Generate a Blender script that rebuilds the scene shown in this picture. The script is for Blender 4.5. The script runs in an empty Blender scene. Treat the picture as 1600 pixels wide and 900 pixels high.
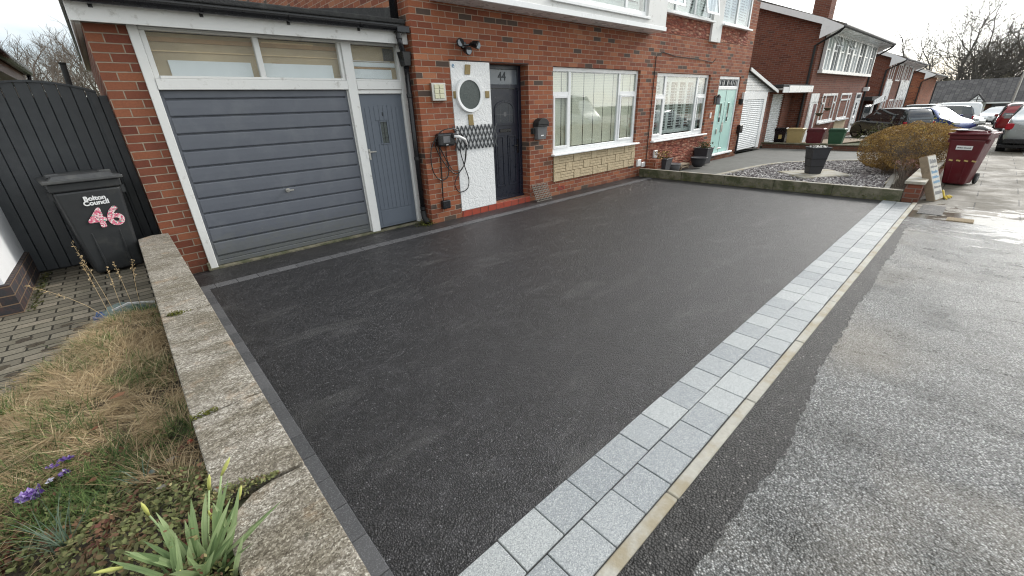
import bpy, bmesh, math, random
from mathutils import Vector, Matrix, Euler
random.seed(7)
scene = bpy.context.scene
col = scene.collection
RAD = math.radians
# ------------------------------------------------------------------ camera
cam_data = bpy.data.cameras.new('camera'); cam = bpy.data.objects.new('camera', cam_data); col.objects.link(cam)
r = ((0.7352991, -0.67681991, -0.03535588), (-0.29462945, -0.27223533, -0.91601387), (0.61035131, 0.68396106, -0.39958548))
cam.matrix_world = Matrix(((r[0][0], -r[1][0], -r[2][0], 0), (r[0][1], -r[1][1], -r[2][1], 0), (r[0][2], -r[1][2], -r[2][2], 1.6), (0, 0, 0, 1)))
cam_data.sensor_width = 36; cam_data.lens = 645.395*36/1600
cam_data.clip_start = 0.05; cam_data.clip_end = 3000
scene.camera = cam
# ------------------------------------------------------------------ light: bright overcast, sun veiled by cloud down the street
SUN_AZ, SUN_EL = -12.0, 28.0      # degrees from +X, elevation
world = bpy.data.worlds.new('World'); scene.world = world; world.use_nodes = True
wn = world.node_tree.nodes; wl = world.node_tree.links; wn.clear()
wout = wn.new('ShaderNodeOutputWorld')
sky = wn.new('ShaderNodeTexSky'); sky.sky_type = 'NISHITA'; sky.sun_disc = False
sky.sun_elevation = RAD(SUN_EL); sky.sun_rotation = RAD(90-SUN_AZ)
bg1 = wn.new('ShaderNodeBackground'); bg1.inputs['Strength'].default_value = 0.12
bg2 = wn.new('ShaderNodeBackground'); bg2.inputs['Strength'].default_value = 1.12
tc = wn.new('ShaderNodeTexCoord'); mp = wn.new('ShaderNodeMapping'); mp.inputs['Scale'].default_value = (1, 1, 2.4)
n1 = wn.new('ShaderNodeTexNoise'); n1.inputs['Scale'].default_value = 2.1; n1.inputs['Detail'].default_value = 7; n1.inputs['Roughness'].default_value = 0.55
wl.new(tc.outputs['Generated'], mp.inputs['Vector']); wl.new(mp.outputs['Vector'], n1.inputs['Vector'])
cr = wn.new('ShaderNodeValToRGB'); cr.color_ramp.elements[0].position = 0.36; cr.color_ramp.elements[0].color = (0.30, 0.30, 0.30, 1)
cr.color_ramp.elements[1].position = 0.56; cr.color_ramp.elements[1].color = (1, 1, 1, 1)
wl.new(n1.outputs['Fac'], cr.inputs['Fac'])
n2 = wn.new('ShaderNodeTexNoise'); n2.inputs['Scale'].default_value = 3.2; n2.inputs['Detail'].default_value = 6
wl.new(mp.outputs['Vector'], n2.inputs['Vector'])
cc = wn.new('ShaderNodeValToRGB'); cc.color_ramp.elements[0].position = 0.38; cc.color_ramp.elements[0].color = (0.56, 0.62, 0.68, 1)
cc.color_ramp.elements[1].position = 0.58; cc.color_ramp.elements[1].color = (1.05, 1.05, 1.0, 1)
wl.new(n2.outputs['Fac'], cc.inputs['Fac'])
# cloud is brighter round the veiled sun
sv = Vector((math.cos(RAD(SUN_EL))*math.cos(RAD(SUN_AZ)), math.cos(RAD(SUN_EL))*math.sin(RAD(SUN_AZ)), math.sin(RAD(SUN_EL))))
dp = wn.new('ShaderNodeVectorMath'); dp.operation = 'DOT_PRODUCT'; dp.inputs[1].default_value = sv
nz = wn.new('ShaderNodeVectorMath'); nz.operation = 'NORMALIZE'; wl.new(tc.outputs['Generated'], nz.inputs[0]); wl.new(nz.outputs[0], dp.inputs[0])
mr = wn.new('ShaderNodeMapRange'); mr.inputs['From Min'].default_value = 0.0; mr.inputs['From Max'].default_value = 1.0
mr.inputs['To Min'].default_value = 0.0; mr.inputs['To Max'].default_value = 1.0; wl.new(dp.outputs['Value'], mr.inputs['Value'])
pw = wn.new('ShaderNodeMath'); pw.operation = 'POWER'; pw.inputs[1].default_value = 4.0; wl.new(mr.outputs[0], pw.inputs[0])
ma = wn.new('ShaderNodeMath'); ma.operation = 'MULTIPLY_ADD'; ma.inputs[1].default_value = 1.2; ma.inputs[2].default_value = 1.0; wl.new(pw.outputs[0], ma.inputs[0])
vm = wn.new('ShaderNodeVectorMath'); vm.operation = 'SCALE'; wl.new(cc.outputs['Color'], vm.inputs[0]); wl.new(ma.outputs[0], vm.inputs['Scale'])
wl.new(vm.outputs[0], bg2.inputs['Color']); wl.new(sky.outputs[0], bg1.inputs['Color'])
mxs = wn.new('ShaderNodeMixShader'); wl.new(cr.outputs['Color'], mxs.inputs[0]); wl.new(bg1.outputs[0], mxs.inputs[1]); wl.new(bg2.outputs[0], mxs.inputs[2])
wl.new(mxs.outputs[0], wout.inputs['Surface'])
sd = bpy.data.lights.new('sun', 'SUN'); sd.energy = 2.0; sd.angle = RAD(14); sd.color = (1, 0.96, 0.9)
so = bpy.data.objects.new('sun', sd); col.objects.link(so); so.rotation_euler = sv.to_track_quat('Z', 'Y').to_euler()
scene.view_settings.view_transform = 'Standard'; scene.view_settings.look = 'None'; scene.view_settings.gamma = 1
scene.view_settings.exposure = 0.45; scene.view_settings.use_curve_mapping = False
try:
    scene.cycles.use_denoising = True; scene.cycles.filter_width = 1.15; scene.cycles.max_bounces = 8
except Exception: pass

# ------------------------------------------------------------------ materials
MATS = {}
def rgb(c): return (c[0], c[1], c[2], 1.0)
class NT:
    """small node-tree helper"""
    def __init__(s, name):
        s.m = bpy.data.materials.new(name); s.m.use_nodes = True; s.t = s.m.node_tree; s.N = s.t.nodes; s.L = s.t.links
        s.b = s.N['Principled BSDF']; MATS[name] = s.m
        s.uv = s.N.new('ShaderNodeTexCoord')
    def coord(s, kind='UV', scale=None, loc=None):
        o = s.uv.outputs[kind]
        if scale is None and loc is None: return o
        m = s.N.new('ShaderNodeMapping'); s.L.new(o, m.inputs['Vector'])
        if scale is not None: m.inputs['Scale'].default_value = scale if hasattr(scale, '__len__') else (scale,)*3
        if loc is not None: m.inputs['Location'].default_value = loc
        return m.outputs[0]
    def noise(s, sc, det=3, rough=0.5, co=None, dist=0):
        n = s.N.new('ShaderNodeTexNoise'); n.inputs['Scale'].default_value = sc; n.inputs['Detail'].default_value = det
        n.inputs['Roughness'].default_value = rough; n.inputs['Distortion'].default_value = dist
        s.L.new(co if co is not None else s.uv.outputs['Object'], n.inputs['Vector']); return n.outputs['Fac']
    def vor(s, sc, co=None, feature='F1'):
        n = s.N.new('ShaderNodeTexVoronoi'); n.inputs['Scale'].default_value = sc; n.feature = feature
        s.L.new(co if co is not None else s.uv.outputs['Object'], n.inputs['Vector']); return n
    def ramp(s, f, stops, interp='LINEAR'):
        n = s.N.new('ShaderNodeValToRGB'); e = n.color_ramp.elements; n.color_ramp.interpolation = interp
        while len(e) < len(stops): e.new(0.5)
        for i, (p, c) in enumerate(stops):
            e[i].position = p; e[i].color = rgb(c) if hasattr(c, '__len__') else (c, c, c, 1)
        s.L.new(f, n.inputs['Fac']); return n.outputs['Color']
    def mix(s, f, a, b, mode='MIX'):
        n = s.N.new('ShaderNodeMix'); n.data_type = 'RGBA'; n.blend_type = mode
        for i, v in ((0, f), (6, a), (7, b)):
            if isinstance(v, (int, float)): n.inputs[i].default_value = v if i == 0 else (v, v, v, 1)
            elif isinstance(v, tuple): n.inputs[i].default_value = rgb(v)
            else: s.L.new(v, n.inputs[i])
        return n.outputs[2]
    def math(s, op, a, b=0.0, c=None):
        n = s.N.new('ShaderNodeMath'); n.operation = op
        for i, v in enumerate((a, b, c)):
            if v is None: continue
            if isinstance(v, (int, float)): n.inputs[i].default_value = v
            else: s.L.new(v, n.inputs[i])
        return n.outputs[0]
    def sep(s, v):
        n = s.N.new('ShaderNodeSeparateXYZ'); s.L.new(v, n.inputs[0]); return n.outputs
    def set(s, color=None, rough=None, metal=None, spec=None, emit=None, emits=0, alpha=None, trans=None, coat=None, ior=None):
        for k, v in (('Base Color', color), ('Roughness', rough), ('Metallic', metal), ('Specular IOR Level', spec), ('Transmission Weight', trans), ('Coat Weight', coat), ('IOR', ior), ('Alpha', alpha)):
            if v is None: continue
            if isinstance(v, tuple): s.b.inputs[k].default_value = rgb(v)
            elif isinstance(v, (int, float)): s.b.inputs[k].default_value = v
            else: s.L.new(v, s.b.inputs[k])
        return s
    def bump(s, h, dist=0.005, strength=1.0, chain=None):
        n = s.N.new('ShaderNodeBump'); n.inputs['Distance'].default_value = dist; n.inputs['Strength'].default_value = strength
        s.L.new(h, n.inputs['Height'])
        if chain is not None: s.L.new(chain, n.inputs['Normal'])
        s.L.new(n.outputs[0], s.b.inputs['Normal']); return n.outputs[0]

def brick_mat(name, tones, mortar, msize=0.0055, row=0.0745, w=0.226, dirt=0.5, bump=0.006, dark=0.06, squash=None, light=None):
    t = NT(name); co = t.coord('UV')
    # slight waviness of the courses
    wob = t.noise(3.0, 2, co=co); ws = t.N.new('ShaderNodeVectorMath'); ws.operation = 'SCALE'; ws.inputs['Scale'].default_value = 0.006
    cmb = t.N.new('ShaderNodeCombineXYZ'); t.L.new(wob, cmb.inputs[0]); t.L.new(t.noise(9.0, 2, co=co), cmb.inputs[1]); t.L.new(cmb.outputs[0], ws.inputs[0])
    va = t.N.new('ShaderNodeVectorMath'); va.operation = 'ADD'; t.L.new(co, va.inputs[0]); t.L.new(ws.outputs[0], va.inputs[1]); v = va.outputs[0]
    def bt():
        b = t.N.new('ShaderNodeTexBrick'); b.inputs['Scale'].default_value = 1; b.inputs['Brick Width'].default_value = w; b.inputs['Row Height'].default_value = row
        b.inputs['Mortar Size'].default_value = msize; b.inputs['Mortar Smooth'].default_value = 0.25; b.inputs['Color1'].default_value = (0, 0, 0, 1); b.inputs['Color2'].default_value = (1, 1, 1, 1)
        b.inputs['Mortar'].default_value = (0.5, 0.5, 0.5, 1)
        if squash: b.squash = squash; b.squash_frequency = 2
        t.L.new(v, b.inputs['Vector']); return b
    b = bt(); tone = t.ramp(b.outputs['Color'], tones, 'LINEAR')
    fine = t.noise(60, 4, 0.6, co=co); mid = t.noise(14, 4, 0.6, co=co); big = t.noise(0.8, 4, 0.6, co=co)
    c = t.mix(t.ramp(fine, [(0.35, 0.0), (0.75, 0.55)]), tone, t.mix(0.5, tone, (0.05, 0.03, 0.025)))
    c = t.mix(t.ramp(mid, [(0.45, 0.0), (0.75, 0.4)]), c, t.mix(0.55, c, (0.30, 0.10, 0.06)))
    c = t.mix(t.ramp(big, [(0.42, 0.0), (0.7, dirt)]), c, t.mix(0.5, c, (0.05, 0.04, 0.035)))
    # odd blue-grey bricks
    odd = t.ramp(b.outputs['Color'], [(0.0, 0.0), (1-dark, 0.0), (1-dark+0.004, 0.9), (1.0, 0.9)]); c = t.mix(odd, c, (0.055, 0.05, 0.045))
    mo = t.mix(t.ramp(mid, [(0.3, 0.0), (0.7, 0.8)]), mortar, tuple(x*0.6 for x in mortar))
    edge = t.math('ADD', b.outputs['Fac'], t.math('MULTIPLY', t.math('SUBTRACT', fine, 0.5), 0.35))
    c = t.mix(t.ramp(edge, [(0.25, 0.0), (0.6, 1.0)]), c, mo)
    # damp, green-brown foot of the wall
    z = t.sep(co)[1]
    zz = t.math('ADD', z, t.math('MULTIPLY', mid, 0.25))
    c = t.mix(t.ramp(zz, [(0.0, 0.55), (0.30, 0.0)]), c, (0.075, 0.06, 0.04))
    t.set(c, 0.85, spec=0.25)
    h = t.math('SUBTRACT', t.math('MULTIPLY', fine, 0.35), t.math('MULTIPLY', b.outputs['Fac'], 1.0))
    t.bump(h, bump, 0.9); return t.m

def tarmac_mat(name, lo, hi, speck, rough=(0.42, 0.7), scale=150, patch=0.35, bump=0.006):
    t = NT(name); co = t.coord('Object')
    v = t.vor(scale, co); v2 = t.vor(scale*2.3, co)
    rnd = t.sep(v.outputs['Color'])[0]
    c = t.ramp(rnd, [(0.0, lo), (0.8, hi), (0.93, hi), (0.97, speck), (1.0, speck)])
    c = t.mix(t.ramp(v.outputs['Distance'], [(0.25, 0.0), (0.62, 0.75)]), c, tuple(x*0.35 for x in lo))
    v3 = t.vor(scale*0.42, co); r3 = t.sep(v3.outputs['Color'])[0]
    c = t.mix(t.ramp(r3, [(0.0, 0.65), (0.5, 0.0)]), c, t.mix(1.0, c, (0.45, 0.45, 0.45), 'MULTIPLY')); c = t.mix(t.ramp(r3, [(0.62, 0.0), (1.0, 0.7)]), c, t.mix(1.0, c, (1.4, 1.4, 1.4), 'MULTIPLY'))
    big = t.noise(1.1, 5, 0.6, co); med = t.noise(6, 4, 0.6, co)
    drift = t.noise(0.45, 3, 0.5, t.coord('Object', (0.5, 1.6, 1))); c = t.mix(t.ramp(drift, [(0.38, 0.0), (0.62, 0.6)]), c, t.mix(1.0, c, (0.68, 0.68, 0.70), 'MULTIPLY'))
    c = t.mix(t.ramp(big, [(0.35, 0.0), (0.75, patch)]), c, t.mix(1.0, c, (1.5, 1.45, 1.4), 'MULTIPLY'))  # tone drift; the lighter patches also put a surface sheen into the colour
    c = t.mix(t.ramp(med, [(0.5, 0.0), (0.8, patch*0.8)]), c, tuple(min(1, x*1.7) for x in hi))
    sk = t.noise(2.4, 7, 0.68, t.coord('Object', (0.45, 1.5, 1)), 0.6); c = t.mix(t.ramp(sk, [(0.54, 0.0), (0.70, 0.38)]), c, (0.12, 0.118, 0.115))  # pale dusty streaks, doubling as sheen painted into the base colour
    rr = t.ramp(t.math('ADD', t.math('MULTIPLY', med, 0.6), t.math('MULTIPLY', rnd, 0.4)), [(0.25, rough[0]), (0.75, rough[1])])
    t.set(c, rr, spec=0.5)
    h = t.math('ADD', t.math('MULTIPLY', v.outputs['Distance'], -1.0), t.math('MULTIPLY', v2.outputs['Distance'], -0.35))
    h = t.math('ADD', h, t.math('MULTIPLY', rnd, 0.5))
    t.bump(h, bump, 1.0); return t.m

def plain(name, c, rough=0.5, metal=0, spec=0.5, var=0.12, vs=8, bump=0.0, bs=60, dirt=None, ds=3, coat=None, dth=(0.5, 0.75)):
    t = NT(name); n = t.noise(vs, 4, 0.6)
    cc = t.mix(n, tuple(x*(1-var) for x in c), tuple(min(1, x*(1+var)) for x in c))
    if dirt is not None: cc = t.mix(t.ramp(t.noise(ds, 5, 0.65), [(dth[0], 0.0), (dth[1], 0.8)]), cc, dirt)
    t.set(cc, t.ramp(t.noise(vs*2.3, 3), [(0.3, max(0, rough-0.07)), (0.7, min(1, rough+0.07))]), metal, spec, coat=coat)
    if bump: t.bump(t.noise(bs, 4, 0.6), bump)
    return t.m

M = {}
M['brick'] = brick_mat('brick_red', [(0.0, (0.19, 0.056, 0.032)), (0.25, (0.285, 0.088, 0.044)), (0.5, (0.36, 0.125, 0.058)), (0.75, (0.235, 0.068, 0.038)), (0.93, (0.43, 0.175, 0.09))], (0.43, 0.32, 0.245))
M['brick_orange'] = brick_mat('brick_orange', [(0.0, (0.145, 0.043, 0.028)), (0.3, (0.25, 0.085, 0.044)), (0.5, (0.17, 0.050, 0.032)), (0.75, (0.30, 0.11, 0.056)), (0.93, (0.15, 0.045, 0.030))], (0.36, 0.29, 0.22), msize=0.006, row=0.0785, w=0.235, dark=0.0, dirt=0.3)
M['brick_far'] = brick_mat('brick_brown', [(0.0, (0.12, 0.040, 0.027)), (0.5, (0.225, 0.078, 0.046)), (1.0, (0.165, 0.052, 0.034))], (0.24, 0.165, 0.135), dark=0.0, dirt=0.3, msize=0.009)
M['brick_dark'] = brick_mat('brick_slate', [(0.0, (0.03, 0.032, 0.036)), (0.6, (0.05, 0.052, 0.058)), (1.0, (0.04, 0.042, 0.048))], (0.22, 0.15, 0.10), dark=0.0)
def rustic():
    t = NT('brick_rustic'); co = t.coord('UV', (7, 26, 1)); v = t.vor(1.0, co); s = t.sep(v.outputs['Color'])[0]
    c = t.ramp(s, [(0.0, (0.16, 0.05, 0.035)), (0.4, (0.33, 0.10, 0.065)), (0.75, (0.40, 0.17, 0.11)), (1.0, (0.50, 0.30, 0.21))])
    c = t.mix(t.ramp(v.outputs['Distance'], [(0.3, 0.0), (0.7, 0.6)]), c, (0.16, 0.06, 0.045))
    t.set(c, 0.9, spec=0.2); t.bump(t.math('SUBTRACT', s, v.outputs['Distance']), 0.02); return t.m
M['rustic'] = rustic()
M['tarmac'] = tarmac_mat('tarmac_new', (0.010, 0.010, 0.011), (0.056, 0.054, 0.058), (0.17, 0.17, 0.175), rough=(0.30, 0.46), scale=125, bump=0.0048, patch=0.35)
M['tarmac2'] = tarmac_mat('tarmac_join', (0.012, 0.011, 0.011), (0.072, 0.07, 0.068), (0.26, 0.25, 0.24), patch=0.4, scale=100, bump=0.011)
def old_pave():
    t = NT('asphalt_old'); co = t.coord('Object'); v = t.vor(125, co); v2 = t.vor(60, co); rnd = t.sep(v.outputs['Color'])[0]
    c = t.ramp(rnd, [(0.0, (0.06, 0.062, 0.062)), (0.45, (0.205, 0.21, 0.207)), (0.8, (0.39, 0.395, 0.39)), (1.0, (0.60, 0.61, 0.60))])
    c = t.mix(t.ramp(v.outputs['Distance'], [(0.3, 0.0), (0.7, 0.7)]), c, (0.04, 0.038, 0.034))
    st = t.coord('Object', (1.0, 1.0, 1)); big = t.noise(1.9, 8, 0.68, t.coord('Object', (1.9, 0.8, 1)), 0.5); med = t.noise(5, 5, 0.65, co)
    c = t.mix(t.ramp(big, [(0.40, 0.0), (0.66, 0.75)]), c, t.mix(1.0, c, (0.38, 0.38, 0.37), 'MULTIPLY'))
    c = t.mix(t.ramp(t.noise(1.0, 4, 0.5, t.coord('Object', None, (5, 3, 0))), [(0.50, 0.0), (0.72, 0.30)]), c, (0.36, 0.31, 0.24))
    rr = t.ramp(t.math('ADD', t.math('MULTIPLY', med, 0.5), t.math('MULTIPLY', big, 0.5)), [(0.35, 0.46), (0.62, 0.24)])
    ox = t.sep(co)[0]; wn_ = t.noise(3.0, 5, 0.6, t.coord('Object', (2.6, 0.9, 1)))
    bandw = t.math('SUBTRACT', 1.0, t.math('MULTIPLY', t.math('ABSOLUTE', t.math('SUBTRACT', ox, 7.9)), 0.75))
    wet = t.ramp(t.math('ADD', t.math('MULTIPLY', wn_, 1.3), t.math('MULTIPLY', bandw, 0.42)), [(0.86, 0.0), (0.93, 1.0)])
    rr = t.mix(wet, rr, 0.13)
    # a crack or two
    cr_ = t.vor(0.55, t.coord('Object', None, (0.3, 0.7, 0)), 'DISTANCE_TO_EDGE')
    cd = t.math('ADD', cr_.outputs['Distance'], t.math('MULTIPLY', t.math('SUBTRACT', med, 0.5), 0.05))
    c = t.mix(t.ramp(cd, [(0.0, 0.5), (0.004, 0.0)]), c, (0.05, 0.05, 0.048))
    t.set(c, rr, spec=0.5)
    h = t.math('ADD', t.math('MULTIPLY', v.outputs['Distance'], -1.0), t.math('MULTIPLY', v2.outputs['Distance'], -0.6))
    t.bump(t.mix(wet, h, t.math('MULTIPLY', h, 0.12)), 0.009); return t.m
M['pave_old'] = old_pave()
def flags():
    t = NT('flagstone'); co = t.coord('Object', None, (0.0, 0.12, 0))
    b = t.N.new('ShaderNodeTexBrick'); b.inputs['Scale'].default_value = 1; b.inputs['Brick Width'].default_value = 0.9; b.inputs['Row Height'].default_value = 0.6
    b.inputs['Mortar Size'].default_value = 0.008; b.inputs['Color1'].default_value = (0, 0, 0, 1); b.inputs['Color2'].default_value = (1, 1, 1, 1)
    rt = t.N.new('ShaderNodeMapping'); rt.inputs['Rotation'].default_value = (0, 0, RAD(90)); t.L.new(co, rt.inputs['Vector']); t.L.new(rt.outputs[0], b.inputs['Vector'])
    c = t.ramp(b.outputs['Color'], [(0.0, (0.085, 0.075, 0.056)), (0.5, (0.125, 0.110, 0.082)), (1.0, (0.16, 0.142, 0.110))])
    n = t.noise(2.2, 6, 0.65); c = t.mix(t.ramp(n, [(0.4, 0.0), (0.65, 0.7)]), c, (0.11, 0.095, 0.07)); f = t.noise(90, 3)
    c = t.mix(t.ramp(f, [(0.4, 0.0), (0.7, 0.4)]), c, (0.24, 0.225, 0.195))
    c = t.mix(b.outputs['Fac'], c, (0.035, 0.033, 0.028))
    ox = t.sep(t.coord('Object'))[0]; wn_ = t.noise(3.0, 5, 0.6, t.coord('Object', (2.6, 0.9, 1)))
    bandw = t.math('SUBTRACT', 1.0, t.math('MULTIPLY', t.math('ABSOLUTE', t.math('SUBTRACT', ox, 8.1)), 0.65))
    wet = t.ramp(t.math('ADD', t.math('MULTIPLY', wn_, 1.3), t.math('MULTIPLY', bandw, 0.42)), [(0.86, 0.0), (0.93, 1.0)])
    rr = t.mix(wet, t.ramp(n, [(0.38, 0.58), (0.6, 0.8)]), 0.13)
    st = t.noise(4.0, 6, 0.7, t.coord('Object', (2.2, 0.6, 1))); c = t.mix(t.ramp(st, [(0.42, 0.0), (0.62, 0.65)]), c, (0.07, 0.06, 0.045))
    t.set(c, rr, spec=0.35)
    hh = t.math('SUBTRACT', t.math('MULTIPLY', f, 0.6), b.outputs['Fac']); t.bump(t.mix(wet, hh, t.math('MULTIPLY', hh, 0.15)), 0.006); return t.m
M['flags'] = flags()
def wet_mat():
    t = NT('wet_slab'); n = t.noise(30, 4); c = t.ramp(n, [(0.3, (0.10, 0.10, 0.095)), (0.7, (0.2, 0.195, 0.18))])
    w = t.noise(2.5, 4); t.set(c, t.ramp(w, [(0.4, 0.10), (0.62, 0.34)]), spec=0.6); t.bump(n, 0.0015); return t.m
M['wet'] = wet_mat()
def paver():
    t = NT('paver_granite'); at = t.N.new('ShaderNodeAttribute'); at.attribute_name = 'tint'; at.attribute_type = 'GEOMETRY'
    v = t.vor(300); r_ = t.sep(v.outputs['Color'])[0]
    c = t.ramp(at.outputs['Fac'], [(0.0, (0.27, 0.29, 0.305)), (0.5, (0.34, 0.36, 0.37)), (1.0, (0.43, 0.45, 0.45))])
    c = t.mix(t.ramp(r_, [(0.0, 0.55), (0.5, 0.0)]), c, (0.10, 0.11, 0.12)); c = t.mix(t.ramp(r_, [(0.75, 0.0), (1.0, 0.7)]), c, (0.62, 0.63, 0.62))
    n = t.noise(5, 4); t.set(c, t.ramp(n, [(0.3, 0.33), (0.7, 0.5)]), spec=0.5); t.bump(r_, 0.0018); return t.m
M['paver'] = paver()
def edging():
    t = NT('edging_charcoal'); at = t.N.new('ShaderNodeAttribute'); at.attribute_name = 'tint'
    v = t.vor(280); r_ = t.sep(v.outputs['Color'])[0]
    c = t.ramp(at.outputs['Fac'], [(0.0, (0.055, 0.056, 0.06)), (1.0, (0.10, 0.10, 0.105))])
    c = t.mix(t.ramp(r_, [(0.7, 0.0), (1.0, 0.5)]), c, (0.24, 0.24, 0.25)); t.set(c, 0.62); t.bump(r_, 0.0015); return t.m
M['edging'] = edging()
def coping():
    t = NT('coping_concrete'); v = t.vor(210); r_ = t.sep(v.outputs['Color'])[0]
    big = t.noise(3.2, 5, 0.65, t.coord('Object', (1, 2.0, 1))); med = t.noise(22, 5, 0.7, t.coord('Object', (1, 2.4, 1)))
    c = t.ramp(r_, [(0.0, (0.16, 0.14, 0.115)), (0.5, (0.32, 0.29, 0.245)), (0.85, (0.46, 0.43, 0.375)), (1.0, (0.66, 0.63, 0.56))])
    c = t.mix(t.ramp(med, [(0.42, 0.0), (0.62, 0.85)]), c, t.mix(1.0, c, (0.45, 0.43, 0.39), 'MULTIPLY'))
    c = t.mix(t.ramp(big, [(0.42, 0.0), (0.60, 0.8)]), c, t.mix(1.0, c, (0.55, 0.52, 0.45), 'MULTIPLY'))
    c = t.mix(t.ramp(t.noise(6, 4, 0.6, t.coord('Object', None, (4, 2, 1))), [(0.58, 0.0), (0.75, 0.5)]), c, (0.45, 0.30, 0.18))
    c = t.mix(t.ramp(t.noise(4, 6, 0.7, t.coord('Object', None, (1, 7, 1))), [(0.63, 0.0), (0.70, 0.8)]), c, (0.05, 0.052, 0.035))
    t.set(c, 0.85, spec=0.3); t.bump(t.math('ADD', t.math('MULTIPLY', r_, 0.3), med), 0.006); return t.m
M['coping'] = coping()
M['conc'] = plain('concrete', (0.27, 0.26, 0.235), 0.8, var=0.25, vs=14, bump=0.004, dirt=(0.10, 0.10, 0.07), ds=4)
M['kerb'] = plain('kerb_concrete', (0.37, 0.355, 0.31), 0.7, var=0.25, vs=30, bump=0.003, dirt=(0.27, 0.225, 0.14), ds=5, dth=(0.42, 0.62))
M['drive_conc'] = plain('drive_concrete', (0.125, 0.125, 0.115), 0.7, var=0.25, vs=3, bump=0.003, dirt=(0.07, 0.07, 0.06), ds=1.5)
M['lawn_far'] = plain('turf', (0.055, 0.07, 0.025), 0.9, var=0.4, vs=20, bump=0.02)
M['mossy'] = plain('mossy_stone', (0.17, 0.155, 0.11), 0.9, var=0.4, vs=18, bump=0.012, bs=30, dirt=(0.045, 0.055, 0.02), ds=5, dth=(0.42, 0.6))
M['soil'] = plain('soil', (0.055, 0.042, 0.028), 0.95, var=0.5, vs=40, bump=0.03, bs=50, dirt=(0.10, 0.085, 0.05), ds=8)
M['white'] = plain('white_paint', (0.74, 0.74, 0.72), 0.4, var=0.03, vs=2)
M['white_old'] = plain('white_paint_weathered', (0.72, 0.72, 0.70), 0.55, var=0.06, vs=4, bump=0.002, bs=40, dirt=(0.36, 0.34, 0.30), ds=9, dth=(0.60, 0.75))
M['upvc'] = plain('white_upvc', (0.80, 0.81, 0.81), 0.28, var=0.02, vs=2)
def render_mat():
    t = NT('white_render'); n = t.noise(28, 4, 0.6, None, 0.8); c = t.mix(t.ramp(n, [(0.3, 0.4), (0.45, 0.0)]), (0.78, 0.785, 0.78), (0.50, 0.50, 0.49))
    c = t.mix(t.ramp(t.noise(90, 2), [(0.72, 0.0), (0.76, 0.6)]), c, (0.3, 0.3, 0.29)); t.set(c, 0.75, spec=0.3); t.bump(n, 0.012); return t.m
M['render'] = render_mat()
M['render_plain'] = plain('house_render', (0.72, 0.73, 0.74), 0.7, var=0.04, vs=4, bump=0.002)
M['door_grey'] = plain('grey_door_paint', (0.100, 0.110, 0.132), 0.45, var=0.10, vs=5, bump=0.0006, bs=25, dirt=(0.14, 0.15, 0.165), ds=2.5, dth=(0.5, 0.8))
def door_grime():
    m = M['door_grey']; t = NT.__new__(NT); t.m = m; t.t = m.node_tree; t.N = t.t.nodes; t.L = t.t.links; t.b = t.N['Principled BSDF']; t.uv = t.N.new('ShaderNodeTexCoord')
    src = t.b.inputs['Base Color'].links[0].from_socket; z = t.sep(t.uv.outputs['Object'])[2]; n = t.noise(7, 6, 0.7, t.coord('Object', (1, 1, 2.2)))
    f = t.ramp(t.math('ADD', z, t.math('MULTIPLY', t.math('SUBTRACT', n, 0.5), 0.9)), [(0.05, 0.75), (0.42, 0.0)])
    c = t.mix(f, src, (0.12, 0.125, 0.115)); sc = t.noise(26, 5, 0.75, t.coord('Object', (0.7, 1, 1.6)), 1.0); c = t.mix(t.ramp(sc, [(0.66, 0.0), (0.74, 0.6)]), c, (0.20, 0.21, 0.22))
    t.L.new(c, t.b.inputs['Base Color'])
door_grime()
M['door_grey2'] = plain('grey_side_door_paint', (0.115, 0.135, 0.165), 0.45, var=0.08, vs=6, bump=0.0008, bs=60)
M['navy'] = plain('navy_door_paint', (0.011, 0.014, 0.026), 0.32, var=0.1)
M['mint'] = plain('mint_door_paint', (0.42, 0.66, 0.60), 0.35, var=0.04)
M['gate'] = plain('gate_charcoal', (0.042, 0.047, 0.052), 0.5, var=0.25, vs=5, bump=0.0015, bs=70, dirt=(0.066, 0.072, 0.077), ds=3)
M['black_plastic'] = plain('black_plastic', (0.012, 0.012, 0.014), 0.30, var=0.1)
M['bin_grey'] = plain('bin_charcoal_plastic', (0.022, 0.024, 0.026), 0.45, var=0.2, vs=7, dirt=(0.06, 0.06, 0.055), ds=6, dth=(0.55, 0.8))
M['bin_lid'] = plain('bin_lid_plastic', (0.05, 0.052, 0.054), 0.45, var=0.2, vs=9, dirt=(0.12, 0.12, 0.11), ds=6, dth=(0.5, 0.8))
M['bin_red'] = plain('bin_maroon_plastic', (0.098, 0.006, 0.011), 0.42, var=0.12, vs=4, dirt=(0.09, 0.03, 0.03), ds=4)
M['bin_green'] = plain('bin_green_plastic', (0.02, 0.075, 0.035), 0.45, var=0.1)
M['bin_cream'] = plain('bin_beige_plastic', (0.40, 0.30, 0.13), 0.5, var=0.1)
M['rubber'] = plain('rubber', (0.012, 0.012, 0.012), 0.7)
M['steel'] = plain('brushed_steel', (0.45, 0.44, 0.41), 0.35, 0.9, var=0.1)
M['grate'] = plain('galvanised_grate', (0.10, 0.095, 0.08), 0.55, 0.4, var=0.3, vs=30)
M['felt'] = plain('roofing_felt', (0.035, 0.035, 0.035), 0.9, var=0.5, vs=40, bump=0.01, bs=50, dirt=(0.075, 0.075, 0.07), ds=6)
M['roof'] = None
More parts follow.
